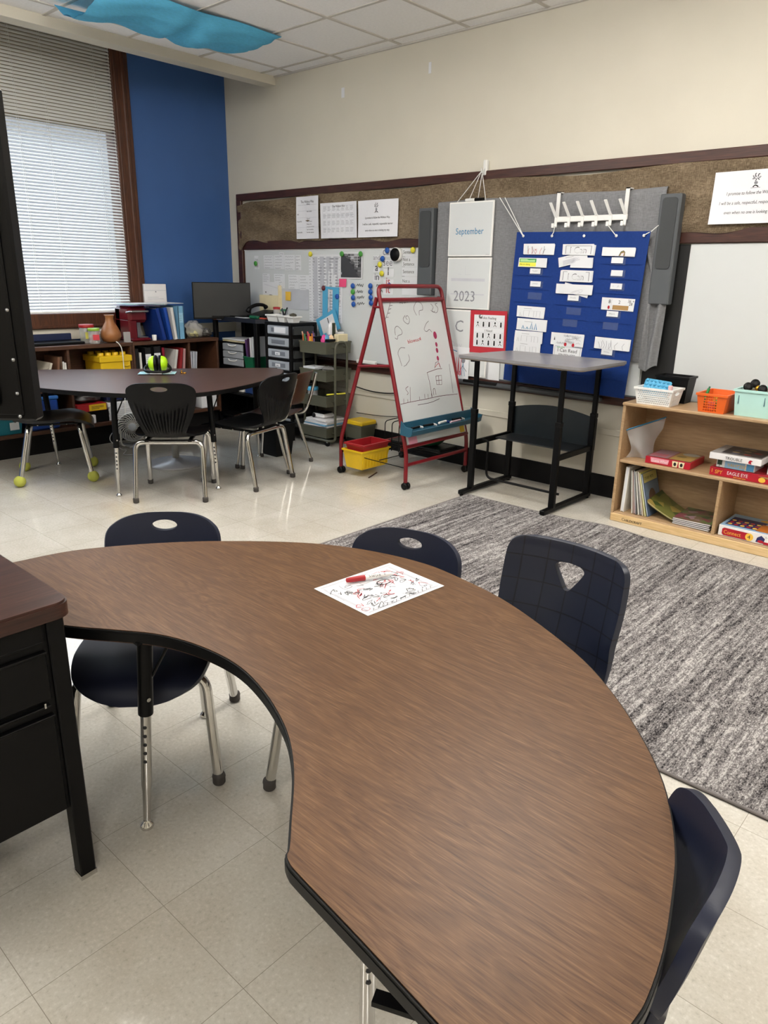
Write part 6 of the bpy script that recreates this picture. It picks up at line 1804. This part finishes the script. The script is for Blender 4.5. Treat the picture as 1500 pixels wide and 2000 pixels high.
def magbin(x0, x1, lab, cols):
    t = thing('magazine_bin', lab, 'bin', ((x0+x1)/2, -.27, .577))
    b = B(); open_bin(b, x0, -.40, .577, x1, -.12, .69, m_greenp, .008); b.build('body', t)
    for k, c in enumerate(cols):
        x = x0+.016+(x1-x0-.03)*k/len(cols)
        q = B(); M = Matrix.Translation((x, 0, .59)) @ Matrix.Rotation(-.12+.04*k, 4, 'Y'); q.box(0, -.375, 0, .016, -.15, .25+.01*k, mat('fl_%d_%d' % (int(x*999), k), c, .4), M=M)
        q.one('folder', lab.split(' ')[0]+' green bin: '+('purple', 'dark plum', 'white', 'pale grey')[k if len(cols) > 2 else k+2]+' folder standing in it', 'folder', 'folders in the green magazine bins')
magbin(.66, .79, 'left green magazine bin on the corner stand shelf', [(90, 60, 110), (60, 30, 60), (222, 220, 224), (205, 208, 214)])
# five-legged tower of drawers
def tower(x0, x1, y0, y1, z1, label, name, n=9, pitch=.10):
    t = thing(name, label, 'drawer tower', ((x0+x1)/2, (y0+y1)/2, 0))
    b = B(); b.box(x0, y0, z1-.025, x1, y1, z1, m_black, bev=.005); b.build('top', t)
    for (x, y) in ((x0, y0), (x1-.028, y0), (x0, y1-.028), (x1-.028, y1-.028)):
        b = B(); b.box(x, y, .0, x+.028, y+.028, z1-.02, m_black, bev=.003); b.build('post', t)
    for k in range(n):
        zt = z1-.028-pitch*k
        if zt-.078 < .05: break
        b = B(); b.box(x0+.028, y0+.004, zt-.078, x1-.028, y1-.01, zt, m_dr, bev=.008)
        d = b.build('drawer', t)
        q = B(); q.box(x0+.085, y0+.0015, zt-.056, x1-.085, y0+.006, zt-.020, mat('drawer_window', (112, 118, 126), .3), bev=.002); q.build('recess', d)
        q = B(); q.box(x0+.002, y0+.006, zt-.1, x1-.002, y1-.008, zt-.079, m_black); q.build('rail', t)
        if k in (2, 3, 4):
            q = B(); q.box(x0+.135, y0-.0005, zt-.052, x0+.2, y0+.0025, zt-.026, m_paper); q.rect(wallf(x0+.15, zt-.044, y0-.0006), 0, 0, .03, .006, m_grey); q.build('label', d, 'white drawer label')
        if k == 0:
            q = B(); q.box(x0+.13, y0+.0, zt-.06, x1-.07, y0+.004, zt-.012, m_paper); q.build('card', d, 'white card behind the drawer front')
        s_ = B(); s_.box(x1-.004, y0+.04, zt-.072, x1-.0005, y1-.04, zt-.006, mat('smoky_side', (52, 54, 54), .35)); s_.build('side_window', t)
    return t
tower(.985, 1.335, -.41, -.10, 1.022, 'black tower of frosted drawers with small white labels, beside the olive cart', 'drawer_tower')
b = B(); b.box(.945, -.36, .585, .977, -.13, .80, m_paper, bev=.004); b.one('folder', 'white files wedged between the corner stand and the drawer tower', 'folder')
# things on the stand and the tower
for k, (x, w_, h, c, n_) in enumerate(((.30, .16, .16, (30, 30, 34), 'black storage box on the left of the low corner stand shelf'), (.50, .07, .19, (226, 224, 220), 'white binder standing on the low corner stand shelf'), (.60, .16, .13, (28, 60, 120), 'blue storage box on the right of the low corner stand shelf'))):
    b = B(); b.box(x, -.36, .341, x+w_, -.10, .341+h, mat('lowbox%d' % k, c, .45), bev=.004); b.one('binder' if k == 1 else 'box', n_, 'binder' if k == 1 else 'box')
t = thing('telephone', 'black desk telephone on the corner stand by the monitor', 'telephone', (.72, -.2, 1.031))
b = B(); b.add([(.60, -.30, 1.032), (.80, -.30, 1.032), (.80, -.10, 1.032), (.60, -.10, 1.032), (.60, -.30, 1.055), (.80, -.30, 1.055), (.80, -.10, 1.10), (.60, -.10, 1.10)], [(3, 2, 1, 0), (4, 5, 6, 7), (0, 1, 5, 4), (1, 2, 6, 5), (2, 3, 7, 6), (3, 0, 4, 7)], m_black); b.build('base', t)
b = B(); b.tube(spline([(.625, -.31, 1.085), (.625, -.28, 1.12), (.62, -.2, 1.145), (.62, -.12, 1.14), (.622, -.09, 1.115)], 4), [.022]*4+[.016]*10+[.022]*3, m_black, 10); b.build('handset', t)
b = B(); b.box(.30, -.36, 1.032, .62, -.12, 1.044, m_black, bev=.003); b.one('laptop', 'closed dark laptop lying on the corner stand', 'laptop')
b = B(); b.box(.52, -.38, 1.0325, .70, -.33, 1.036, m_paper); b.one('paper', 'white slip at the front of the corner stand top', 'paper')
b = B(); b.box(.72, -.375, 1.032, .84, -.34, 1.058, m_greenp, bev=.008); b.one('stapler', 'green stapler on the corner stand beside the white caddies', 'stapler')
b = B(); b.box(.86, -.37, 1.0325, .94, -.33, 1.045, mat('multi_red', (180, 70, 50), .5), bev=.004); b.one('toy_piece', 'small red piece in front of the first white caddy', 'toy')
CD = 'white caddies on the drawer tower'
for k, (x0, x1, y0, y1, h) in enumerate(((.985, 1.13, -.385, -.28, .06), (1.135, 1.225, -.385, -.28, .06), (1.232, 1.325, -.37, -.28, .055))):
    b = B(); open_bin(b, x0, y0, 1.0225, x1, y1, 1.0225+h, m_white, .012); b.one('caddy', ('wide white caddy at the left end of the drawer tower top', 'white caddy of dark pens in the middle of the drawer tower top', 'white caddy at the right end of the drawer tower top')[k], 'caddy', CD)
for k in range(4):
    b = B(); x = 1.155+.012*k; b.cyl((x, -.335, 1.04), (x+(.05, -.03, .03, -.05)[k], -.33, 1.145-.008*k), .006, (m_black, mat('pen_navy', (24, 28, 60), .4), m_grey, m_black)[k], n=8); b.one('pen', ('black pen leaning right', 'navy pen leaning left', 'grey pen leaning right', 'short black pen leaning left')[k]+' in the middle white caddy', 'pen', 'pens in the middle white caddy')
b = B(); b.lathe([(.03, 0), (.032, .09), (.028, .095)], m_bag, (.93, -.22, 1.0325), 18).lathe([(.033, .085), (.033, .105), (.0001, .106)], m_redp, (.93, -.22, 1.0325), 18); b.one('jar', 'clear jar with a red lid behind the white caddies', 'jar')
b = B(); b.lathe([(.03, 0), (.032, .08), (.028, .085)], m_bag, (1.02, -.21, 1.0235), 18).lathe([(.033, .08), (.033, .098), (.0001, .099)], m_greenp, (1.02, -.21, 1.0235), 18); b.one('jar', 'clear jar with a green lid behind the wide white caddy', 'jar')
b = B(); b.box(1.05, -.27, 1.0235, 1.17, -.21, 1.075, mat('teal_soft', (88, 130, 128), .5), bev=.02).box(1.16, -.265, 1.055, 1.20, -.215, 1.08, m_black, bev=.006); b.one('tape_dispenser', 'teal tape dispenser behind the white caddies', 'dispenser')
blob(1.275, -.325, 1.083, .03, .028, .016, 21, mat('dark_bits', (70, 66, 50), .6), 'small dark heap in the right white caddy', 'odds_and_ends', 'odds and ends')

# olive utility cart
t = thing('utility_cart', 'olive metal four-tier utility cart on casters beside the red easel', 'cart', (1.55, -.2, 0))
cx0, cx1, cy0, cy1 = 1.385, 1.715, -.355, -.06
for (z0, z1) in ((.785, .885), (.558, .655), (.342, .435), (.072, .158)):
    b = B(); open_bin(b, cx0, cy0, z0, cx1, cy1, z1, m_olive, .003, .004, .004); b.build('tray', t)
for x in (1.36, 1.752):
    b = B(); P = [(x, -.285, .055), (x, -.285, .80), (x, -.14, .80), (x, -.14, .055)]
    b.tube(fillet([(1.55, -.345, .052), (x, -.345, .052), (x, -.285, .052), (x, -.285, .885), (x, -.145, .885), (x, -.145, .052), (x, -.07, .052), (1.55, -.07, .052)], .065, 6), .0105, m_olive, 10); b.build('side_frame', t)
for z in (.84, .61, .39, .11):
    for x, xx in ((cx0, 1.36), (cx1, 1.752)):
        for y in (-.285, -.145):
            b = B(); b.cyl((x, y, z), (xx, y, z), .006, m_olive, n=8); b.build('bracket', t)
for (x, y) in ((1.39, -.33), (1.70, -.33), (1.39, -.085), (1.70, -.085)):
    b = B(); b.lathe([(.008, -.009), (.020, -.009), (.023, -.006), (.023, .006), (.020, .009), (.008, .009)], m_black, M=Matrix.Translation((x, y, .0235)) @ Matrix.Rotation(PI/2, 4, 'X') @ Matrix.Rotation(.4, 4, 'Y'), n=16)
    b.box(x-.013, y-.012, .03, x+.013, y+.012, .048, m_alu, bev=.003); b.build('caster', t)
PC = 'coloured pencils and markers standing in the top tray of the cart'
pcol = [(196, 110, 60), (216, 180, 150), (206, 120, 70), (60, 110, 70), (50, 120, 80), (214, 60, 110), (196, 40, 90), (180, 120, 80), (236, 200, 50), (226, 150, 50), (220, 130, 60), (90, 60, 100), (120, 90, 140), (60, 50, 60)]
pn = ['terracotta', 'beige', 'orange-brown', 'dark green', 'bright green', 'hot pink', 'deep pink', 'tan', 'yellow', 'amber', 'light orange', 'plum', 'lilac', 'charcoal']
for k in range(14):
    x = 1.402+.0125*k; b = B(); r = random.Random(k)
    b.cyl((x, -.33+.02*(k % 2), .80), (x+r.uniform(-.03, .01), -.335+.01*r.random(), .935+r.uniform(-.02, .035)), .0062 if k % 3 else .0075, mat('pcl%d' % k, pcol[k], .45), n=8); b.one('pencil', pn[k]+' pencil standing at the left of the top cart tray', 'pencil', PC)
b = B(); M = Matrix.Translation((1.52, -.18, .80)) @ Matrix.Rotation(-.25, 4, 'X'); b.box(0, 0, 0, .12, .004, .16, m_yel, M=M); b.one('card', 'lime yellow card standing in the top tray of the cart', 'card')
blob(1.58, -.15, .94, .045, .04, .10, 31, m_white2, 'crumpled white tissue standing up from the top cart tray', 'tissue', 'tissue')
b = B(); b.box(1.628, -.20, .82, 1.638, -.17, 1.035, mat('dark_olive', (50, 56, 40), .6), M=Matrix.Rotation(0, 4, 'X')); b.one('ruler', 'dark olive ruler standing in the top cart tray', 'ruler')
b = B(); open_bin(b, 1.555, -.335, .80, 1.63, -.27, .925, m_black, .006); b.one('cup', 'black pen cup at the front of the top cart tray', 'cup')
for k, (x, y, c, n_) in enumerate(((1.645, -.315, (226, 80, 150), 'hot pink'), (1.672, -.30, (90, 150, 190), 'sky blue'), (1.66, -.255, (150, 110, 170), 'mauve'), (1.69, -.27, (230, 200, 160), 'beige'))):
    blob(x, y, .905, .022, .022, .035, 40+k, mat('craft%d' % k, c, .6), n_+' crumpled craft piece at the right of the top cart tray', 'craft_material', 'craft material')
b = B(); b.box(1.66, -.21, .83, 1.71, -.09, .945, m_cream, bev=.004).box(1.64, -.16, .86, 1.66, -.09, .96, m_paper); b.one('paper_stack', 'cream cards standing at the back right of the top cart tray', 'papers')
b = B(); b.box(1.675, -.33, .89, 1.725, -.25, .91, m_black, M=None, bev=.004); b.one('stapler', 'black stapler on the right rim of the top cart tray', 'stapler')
b = B(); b.box(1.40, -.33, .645, 1.55, -.2, .667, m_paper, bev=.002); b.poly(flatf(1.45, -.29, .6672), [(0, 0), (.02, .012), (.05, .005), (.03, .03), (.01, .02)], m_ink); b.one('paper', 'white paper with a black mark in the second cart tray', 'paper')
blob(1.63, -.25, .655, .06, .05, .02, 50, mat('mixed_metal', (120, 118, 116), .3), 'glinting metal bits in the second cart tray', 'odds_and_ends', 'odds and ends')
t = thing('jar', 'clear tub with a blue lid in the third cart tray', 'jar', (1.455, -.27, .346))
b = B(); b.lathe([(.042, 0), (.046, .006), (.046, .115), (.040, .12)], m_bag, (1.455, -.27, .346), 20); b.build('body', t)
b = B(); b.lathe([(.048, .112), (.049, .115), (.049, .138), (.044, .142), (.0001, .142)], m_lblue, (1.455, -.27, .346), 22); b.build('lid', t, 'blue lid')
blob(1.455, -.27, .39, .038, .038, .035, 52, m_white2, 'white bits filling the blue-lidded tub', 'contents', 'contents')
b = B(); b.cyl((1.66, -.30, .44), (1.735, -.14, .446), .007, m_yel, n=10); b.one('marker', 'pale yellow marker across the third cart tray', 'marker')
for k in range(5):
    b = B(); M = Matrix.Translation((1.545, -.215, .159+.013*k)) @ Matrix.Rotation((.04, -.05, .02, .09, -.03)[k], 4, 'Z'); b.box(-.14+.008*k, -.125, 0, .15, .12, .012, (m_white2, m_bindl, m_white2, m_paper, m_white2)[k], M=M, bev=.001)
    b.one('book', ('lowest white', 'pale blue', 'third white', 'fourth grey-white', 'topmost white')[k]+' book in the stack on the bottom cart tray', 'book', 'books on the bottom cart tray')
b = B(); b.box(1.46, -.30, .2255, 1.62, -.16, .262, m_white2, bev=.014).box(1.48, -.285, .262, 1.60, -.17, .272, m_black, bev=.005).lathe([(.02, 0), (.02, .008), (.0001, .01)], m_black, M=Matrix.Translation((1.50, -.301, .245)) @ Matrix.Rotation(PI/2, 4, 'X'), n=14); b.one('label_maker', 'white and black label machine on top of the books in the bottom cart tray', 'device')
b = B(); open_bin(b, 1.80, -.20, .08, 1.98, -.02, .20, m_olive, .01); b.box(1.79, -.21, .195, 1.99, -.015, .235, m_yell, bev=.01); b.one('box', 'olive box with a yellow lid on the floor between the cart and the easel', 'box')
b = B(); b.box(1.80, -.2, .0, 1.98, -.02, .08, m_black, bev=.004); b.one('box', 'low black box under the olive and yellow box', 'box')
b = B(); b.tube(spline([(1.72, -.03, .50), (1.95, -.03, .475), (2.2, -.03, .49), (2.45, -.03, .56), (2.8, -.035, .60)], 6), .005, m_black, 8); b.one('cable', 'upper black cable drooping along the cream wall behind the easel', 'cable')
b = B(); b.tube(spline([(1.75, -.02, .265), (2.1, -.02, .28), (2.45, -.02, .33), (2.75, -.02, .36)], 6), .003, m_black, 8); b.one('cable', 'lower thin black cable along the cream wall behind the easel', 'cable')

# wooden-backed chair, bin, fan, pedestal
t = thing('wooden_chair', 'dark plywood-backed chair on chrome legs behind the side-on ribbed chair', 'chair', (1.87, -1.08, 0), math.radians(204))
def ply(fn, nm):
    b = B(); b.grid(fn, 16, 10, m_ply); me = modded(b.mesh(nm), [('SOLIDIFY', dict(thickness=.011, offset=0)), ('BEVEL', dict(width=.003, segments=2, limit_method='ANGLE'))])
    o = bpy.data.objects.new(nm, me); COL.objects.link(o); o.parent = t; ORG[o.name] = Vector()
def wy(q, hw, k): return (-1+2*q)*hw*(1-.10*abs(-1+2*q)**4*k)
ply(lambda a, c: (-.235-.085*c+.05*(-1+2*a)**2, wy(a, .19-.012*(1-c), 1), .50+.24*c-.02*abs(-1+2*a)**3*c), 'backrest')
ply(lambda a, c: (-.18+.40*c, wy(a, .20-.02*(1-c), c), 0.412-.02*math.sin(PI*c)+.012*abs(-1+2*a)**2-(.03*((c-.85)/.15)**2 if c > .85 else 0)), 'seat')
for sy in (-1, 1):
    b = B(); b.tube(fillet([(.20, sy*.20, .015), (.15, sy*.175, .395), (-.20, sy*.175, .39), (-.245, sy*.185, .51), (-.30, sy*.178, .71)], .07, 6), .0115, m_chrome, 12); b.build('leg', t, world=False)
    b = B(); b.tube([(-.235, sy*.205, .015), (-.12, sy*.172, .39)], .0115, m_chrome, 12); b.build('leg', t, world=False)
    for x, yy in ((.20, .20), (-.235, .205)):
        b = B(); b.lathe([(.0001, 0), (.015, .001), (.0175, .008), (.0165, .03), (.012, .032)], m_rubber, (x, sy*yy, 0), 14); b.build('foot_cap', t, world=False)
b = B(); b.cyl((.05, -.175, .394), (.05, .175, .394), .010, m_chrome); b.build('cross_bar', t, world=False)
b = B(); open_bin(b, 1.50, -.93, .001, 1.73, -.72, .265, m_black, .025, lip=.006); b.one('waste_bin', 'black waste bin on the floor behind the side-on ribbed chair', 'bin')
t = thing('desk_fan', 'round pale grey fan on the floor under the far table', 'fan', (.55, -1.515, 0))
M = Matrix.Translation((.55, -1.515, .165)) @ Matrix.Rotation(math.radians(-32), 4, 'Z') @ Matrix.Rotation(PI/2, 4, 'Y') @ Matrix.Rotation(-.12, 4, 'Y')
b = B(); b.lathe([(.095, -.05), (.118, -.02), (.122, .0), (.122, .03), (.114, .036), (.112, .03), (.112, 0), (.09, -.04), (.0001, -.04)], mat('fan_case', (222, 226, 230), .4), M=M, n=40); b.build('housing', t)
b = B(); b.lathe([(.032, .03), (.032, .040), (.026, .046), (.0001, .047)], mat('fan_hub', (214, 222, 232), .35), M=M, n=24); b.build('hub', t)
g_ = B()
for k in range(26):
    a = 2*PI*k/26
    g_.tube([M @ Vector(((.03+.085*q)*math.cos(a+.7*q), (.03+.085*q)*math.sin(a+.7*q), .034)) for q in (0, .25, .5, .75, 1)], .0034, m_white, 5)
g_.tube([M @ Vector((.075*math.cos(2*PI*k/30), .075*math.sin(2*PI*k/30), .034)) for k in range(30)], .0014, m_white, 5, closed=True)
g_.build('grille', t)
b = B(); b.lathe([(.024, 0.0), (.10, .018), (.10, .022), (.03, .024), (.0001, .024)], mat('fan_blade', (66, 70, 76), .5), M=M @ Matrix.Translation((0, 0, -.03)), n=5, sm=False); b.build('blades', t)
b = B(); b.box(.47, -1.60, 0, .63, -1.43, .018, mat('fan_base', (170, 174, 178), .4), bev=.006); b.tube(fillet([(.55, -1.63, .16), (.55, -1.63, .012), (.55, -1.40, .012), (.55, -1.40, .16)], .04), .008, m_white, 8); b.build('base', t)
b = B(); b.tube(spline([(.50, -1.63, .13), (.62, -1.74, .15), (.70, -1.80, .11), (.72, -1.72, .03), (.68, -1.66, .006), (.80, -1.75, .006), (.86, -1.70, .006)], 6), .0038, m_cord, 7); b.one('power_cord', 'white cord looping to the floor beside the fan', 'cord')
t = thing('pedestal_stool', 'pale round-based pedestal stool under the far table', 'stool', (1.33, -1.6, 0))
b = B(); b.lathe([(.215, 0), (.22, .006), (.215, .014), (.06, .034), (.036, .05), (.0001, .05)], mat('pale_enamel', (178, 178, 182), .3), (1.33, -1.60, 0), 40); b.build('base', t)
b = B(); b.cyl((1.33, -1.60, .04), (1.33, -1.60, .43), .026, mat('pale_post', (168, 166, 160), .35), n=20); b.build('post', t)
b = B(); b.lathe([(.14, 0), (.165, .01), (.17, .03), (.155, .045), (.0001, .05)], m_black, (1.33, -1.60, .425), 32); b.build('seat', t)
# clipboard and ear muffs on the far table
t = thing('clipboard', 'clipboard with pale blue papers under the ear muffs on the far table', 'clipboard', (1.31, -1.70, .7005))
M = Matrix.Translation((1.31, -1.69, .7005)) @ Matrix.Rotation(math.radians(52), 4, 'Z') @ Matrix.Scale(.8, 4)
b = B(); b.box(-.16, -.10, 0, .16, .10, .005, m_black, M=M, bev=.002); b.build('board', t)
b = B(); b.box(-.165, -.085, .0055, -.02, .09, .008, mat('pale_blue_paper', (168, 214, 226), .5), M=M).box(.02, -.085, .0055, .165, .085, .008, mat('pale_aqua_paper', (176, 220, 224), .5), M=M).box(-.1, -.07, .0085, .12, .09, .0100, m_paper, M=M); b.build('papers', t)
b = B(); b.box(-.055, -.115, .005, .055, -.09, .018, m_alu, M=M, bev=.003); b.build('clip', t, 'silver clip')
t = thing('ear_muffs', 'lime green and black ear muffs lying on the clipboard', 'ear muffs', (1.30, -1.68, .711))
M = Matrix.Translation((1.30, -1.675, .711)) @ Matrix.Rotation(math.radians(52), 4, 'Z')
for s_ in (-1, 1):
    b = B(); MM = M @ Matrix.Translation((s_*.018, 0, .062)) @ Matrix.Rotation(s_*PI/2, 4, 'Y')
    b.lathe([(.052, 0), (.056, .006), (.055, .02), (.046, .040), (.026, .05), (.0001, .053)], m_lime, M=MM, n=26); b.build('cup', t, 'lime green shell')
    b = B(); b.lathe([(.040, -.016), (.056, -.014), (.061, -.006), (.061, .006), (.052, .010)], m_black, M=MM, n=26); b.build('cushion', t, 'black cushion')
b = B()
b.tube([M @ Vector(p) for p in spline([(-.062, 0, .06), (-.09, -.03, .03), (-.075, -.075, .014), (0, -.10, .011), (.075, -.075, .014), (.09, -.03, .03), (.062, 0, .06)], 5)], .011, m_black, 10); b.build('headband', t)
b = B(); b.lathe([(.006, 0), (.012, .003), (.004, .01), (.004, .016), (.010, .02), (.0001, .022)], m_gold, (1.405, -1.545, .7005), 12).lathe([(.012, 0), (.014, .004), (.008, .008)], m_gold, (1.42, -1.53, .7005), 12); b.one('brass_ring', 'tiny brass trinket beside the clipboard on the far table', 'trinket')

# big black display on its stand, cut by the left edge
U = Vector((-.744, -.668, 0)); P0 = Vector((3.849, -3.615, 0))+U*.024; N = Vector((.668, -.744, 0))
t = thing('display_stand', 'large black display panel on a rolling stand, cut off by the left edge', 'display', (P0+U*.85))
M = Matrix(((U.x, -N.x, 0, P0.x), (U.y, -N.y, 0, P0.y), (0, 0, 1, 0), (0, 0, 0, 1)))     # x left along the panel, y away from us
z0, z1 = .955, 1.915
b = B(); b.box(0, 0, z0, 1.7, .06, z1, m_blackm, M=M, bev=.008); b.build('case', t)
b = B(); b.box(.035, -.008, z0+.02, 1.665, .004, z1-.03, m_black, M=M, bev=.004).box(.1, -.03, z0+.05, 1.6, -.004, z1-.12, m_black, M=M, bev=.02); b.build('rear_cover', t)
b = B(); b.box(.01, .06, z0+.012, 1.69, .064, z1-.012, m_dgrey, M=M); b.build('screen', t)
b = B(); b.tube([M @ Vector(p) for p in fillet([(.062, -.008, 1.665), (.062, -.045, 1.665), (.062, -.045, 1.52), (.062, -.008, 1.52)], .018)], .008, m_blackm, 8)
for z in (1.68, 1.505): b.box(.045, -.014, z-.018, .08, -.007, z+.018, m_blackm, M=M, bev=.004)
b.build('handle', t)
for (x, z) in ((.042, 1.30), (.044, 1.15), (.046, 1.045), (.047, .972), (.118, 1.07), (.118, 1.05)):
    b = B(); b.lathe([(.006, 0), (.005, .003), (.0001, .0042)], m_alu, M=M @ Matrix.Translation((x, -.008 if x < .1 else -.03, z)) @ Matrix.Rotation(PI/2, 4, 'X'), n=10); b.build('screw', t)
b = B(); b.tube([M @ Vector(p) for p in spline([(.18, -.05, 1.40), (.12, -.05, 1.29), (.118, -.05, 1.20), (.135, -.045, 1.12)], 5)], .005, m_cord, 7); b.build('cable', t)
b = B(); b.box(.72, -.06, .09, .98, -.01, 1.4, m_blackm, M=M, bev=.006); b.build('column', t)
for x in (.60, 1.06):
    b = B(); b.box(x, -.32, .07, x+.05, .32, .115, m_blackm, M=M, bev=.006); b.build('foot', t)
    for y in (-.29, .29):
        b = B(); b.lathe([(.01, -.012), (.032, -.012), (.035, -.008), (.035, .008), (.032, .012), (.01, .012)], m_black, M=M @ Matrix.Translation((x+.025, y, .0355)) @ Matrix.Rotation(PI/2, 4, 'Y'), n=18); b.box(x+.005, y-.02, .05, x+.045, y+.02, .075, m_black, M=M); b.build('caster', t)
b = B(); b.box(.62, -.04, .085, 1.09, .02, .12, m_blackm, M=M); b.build('foot_bar', t)
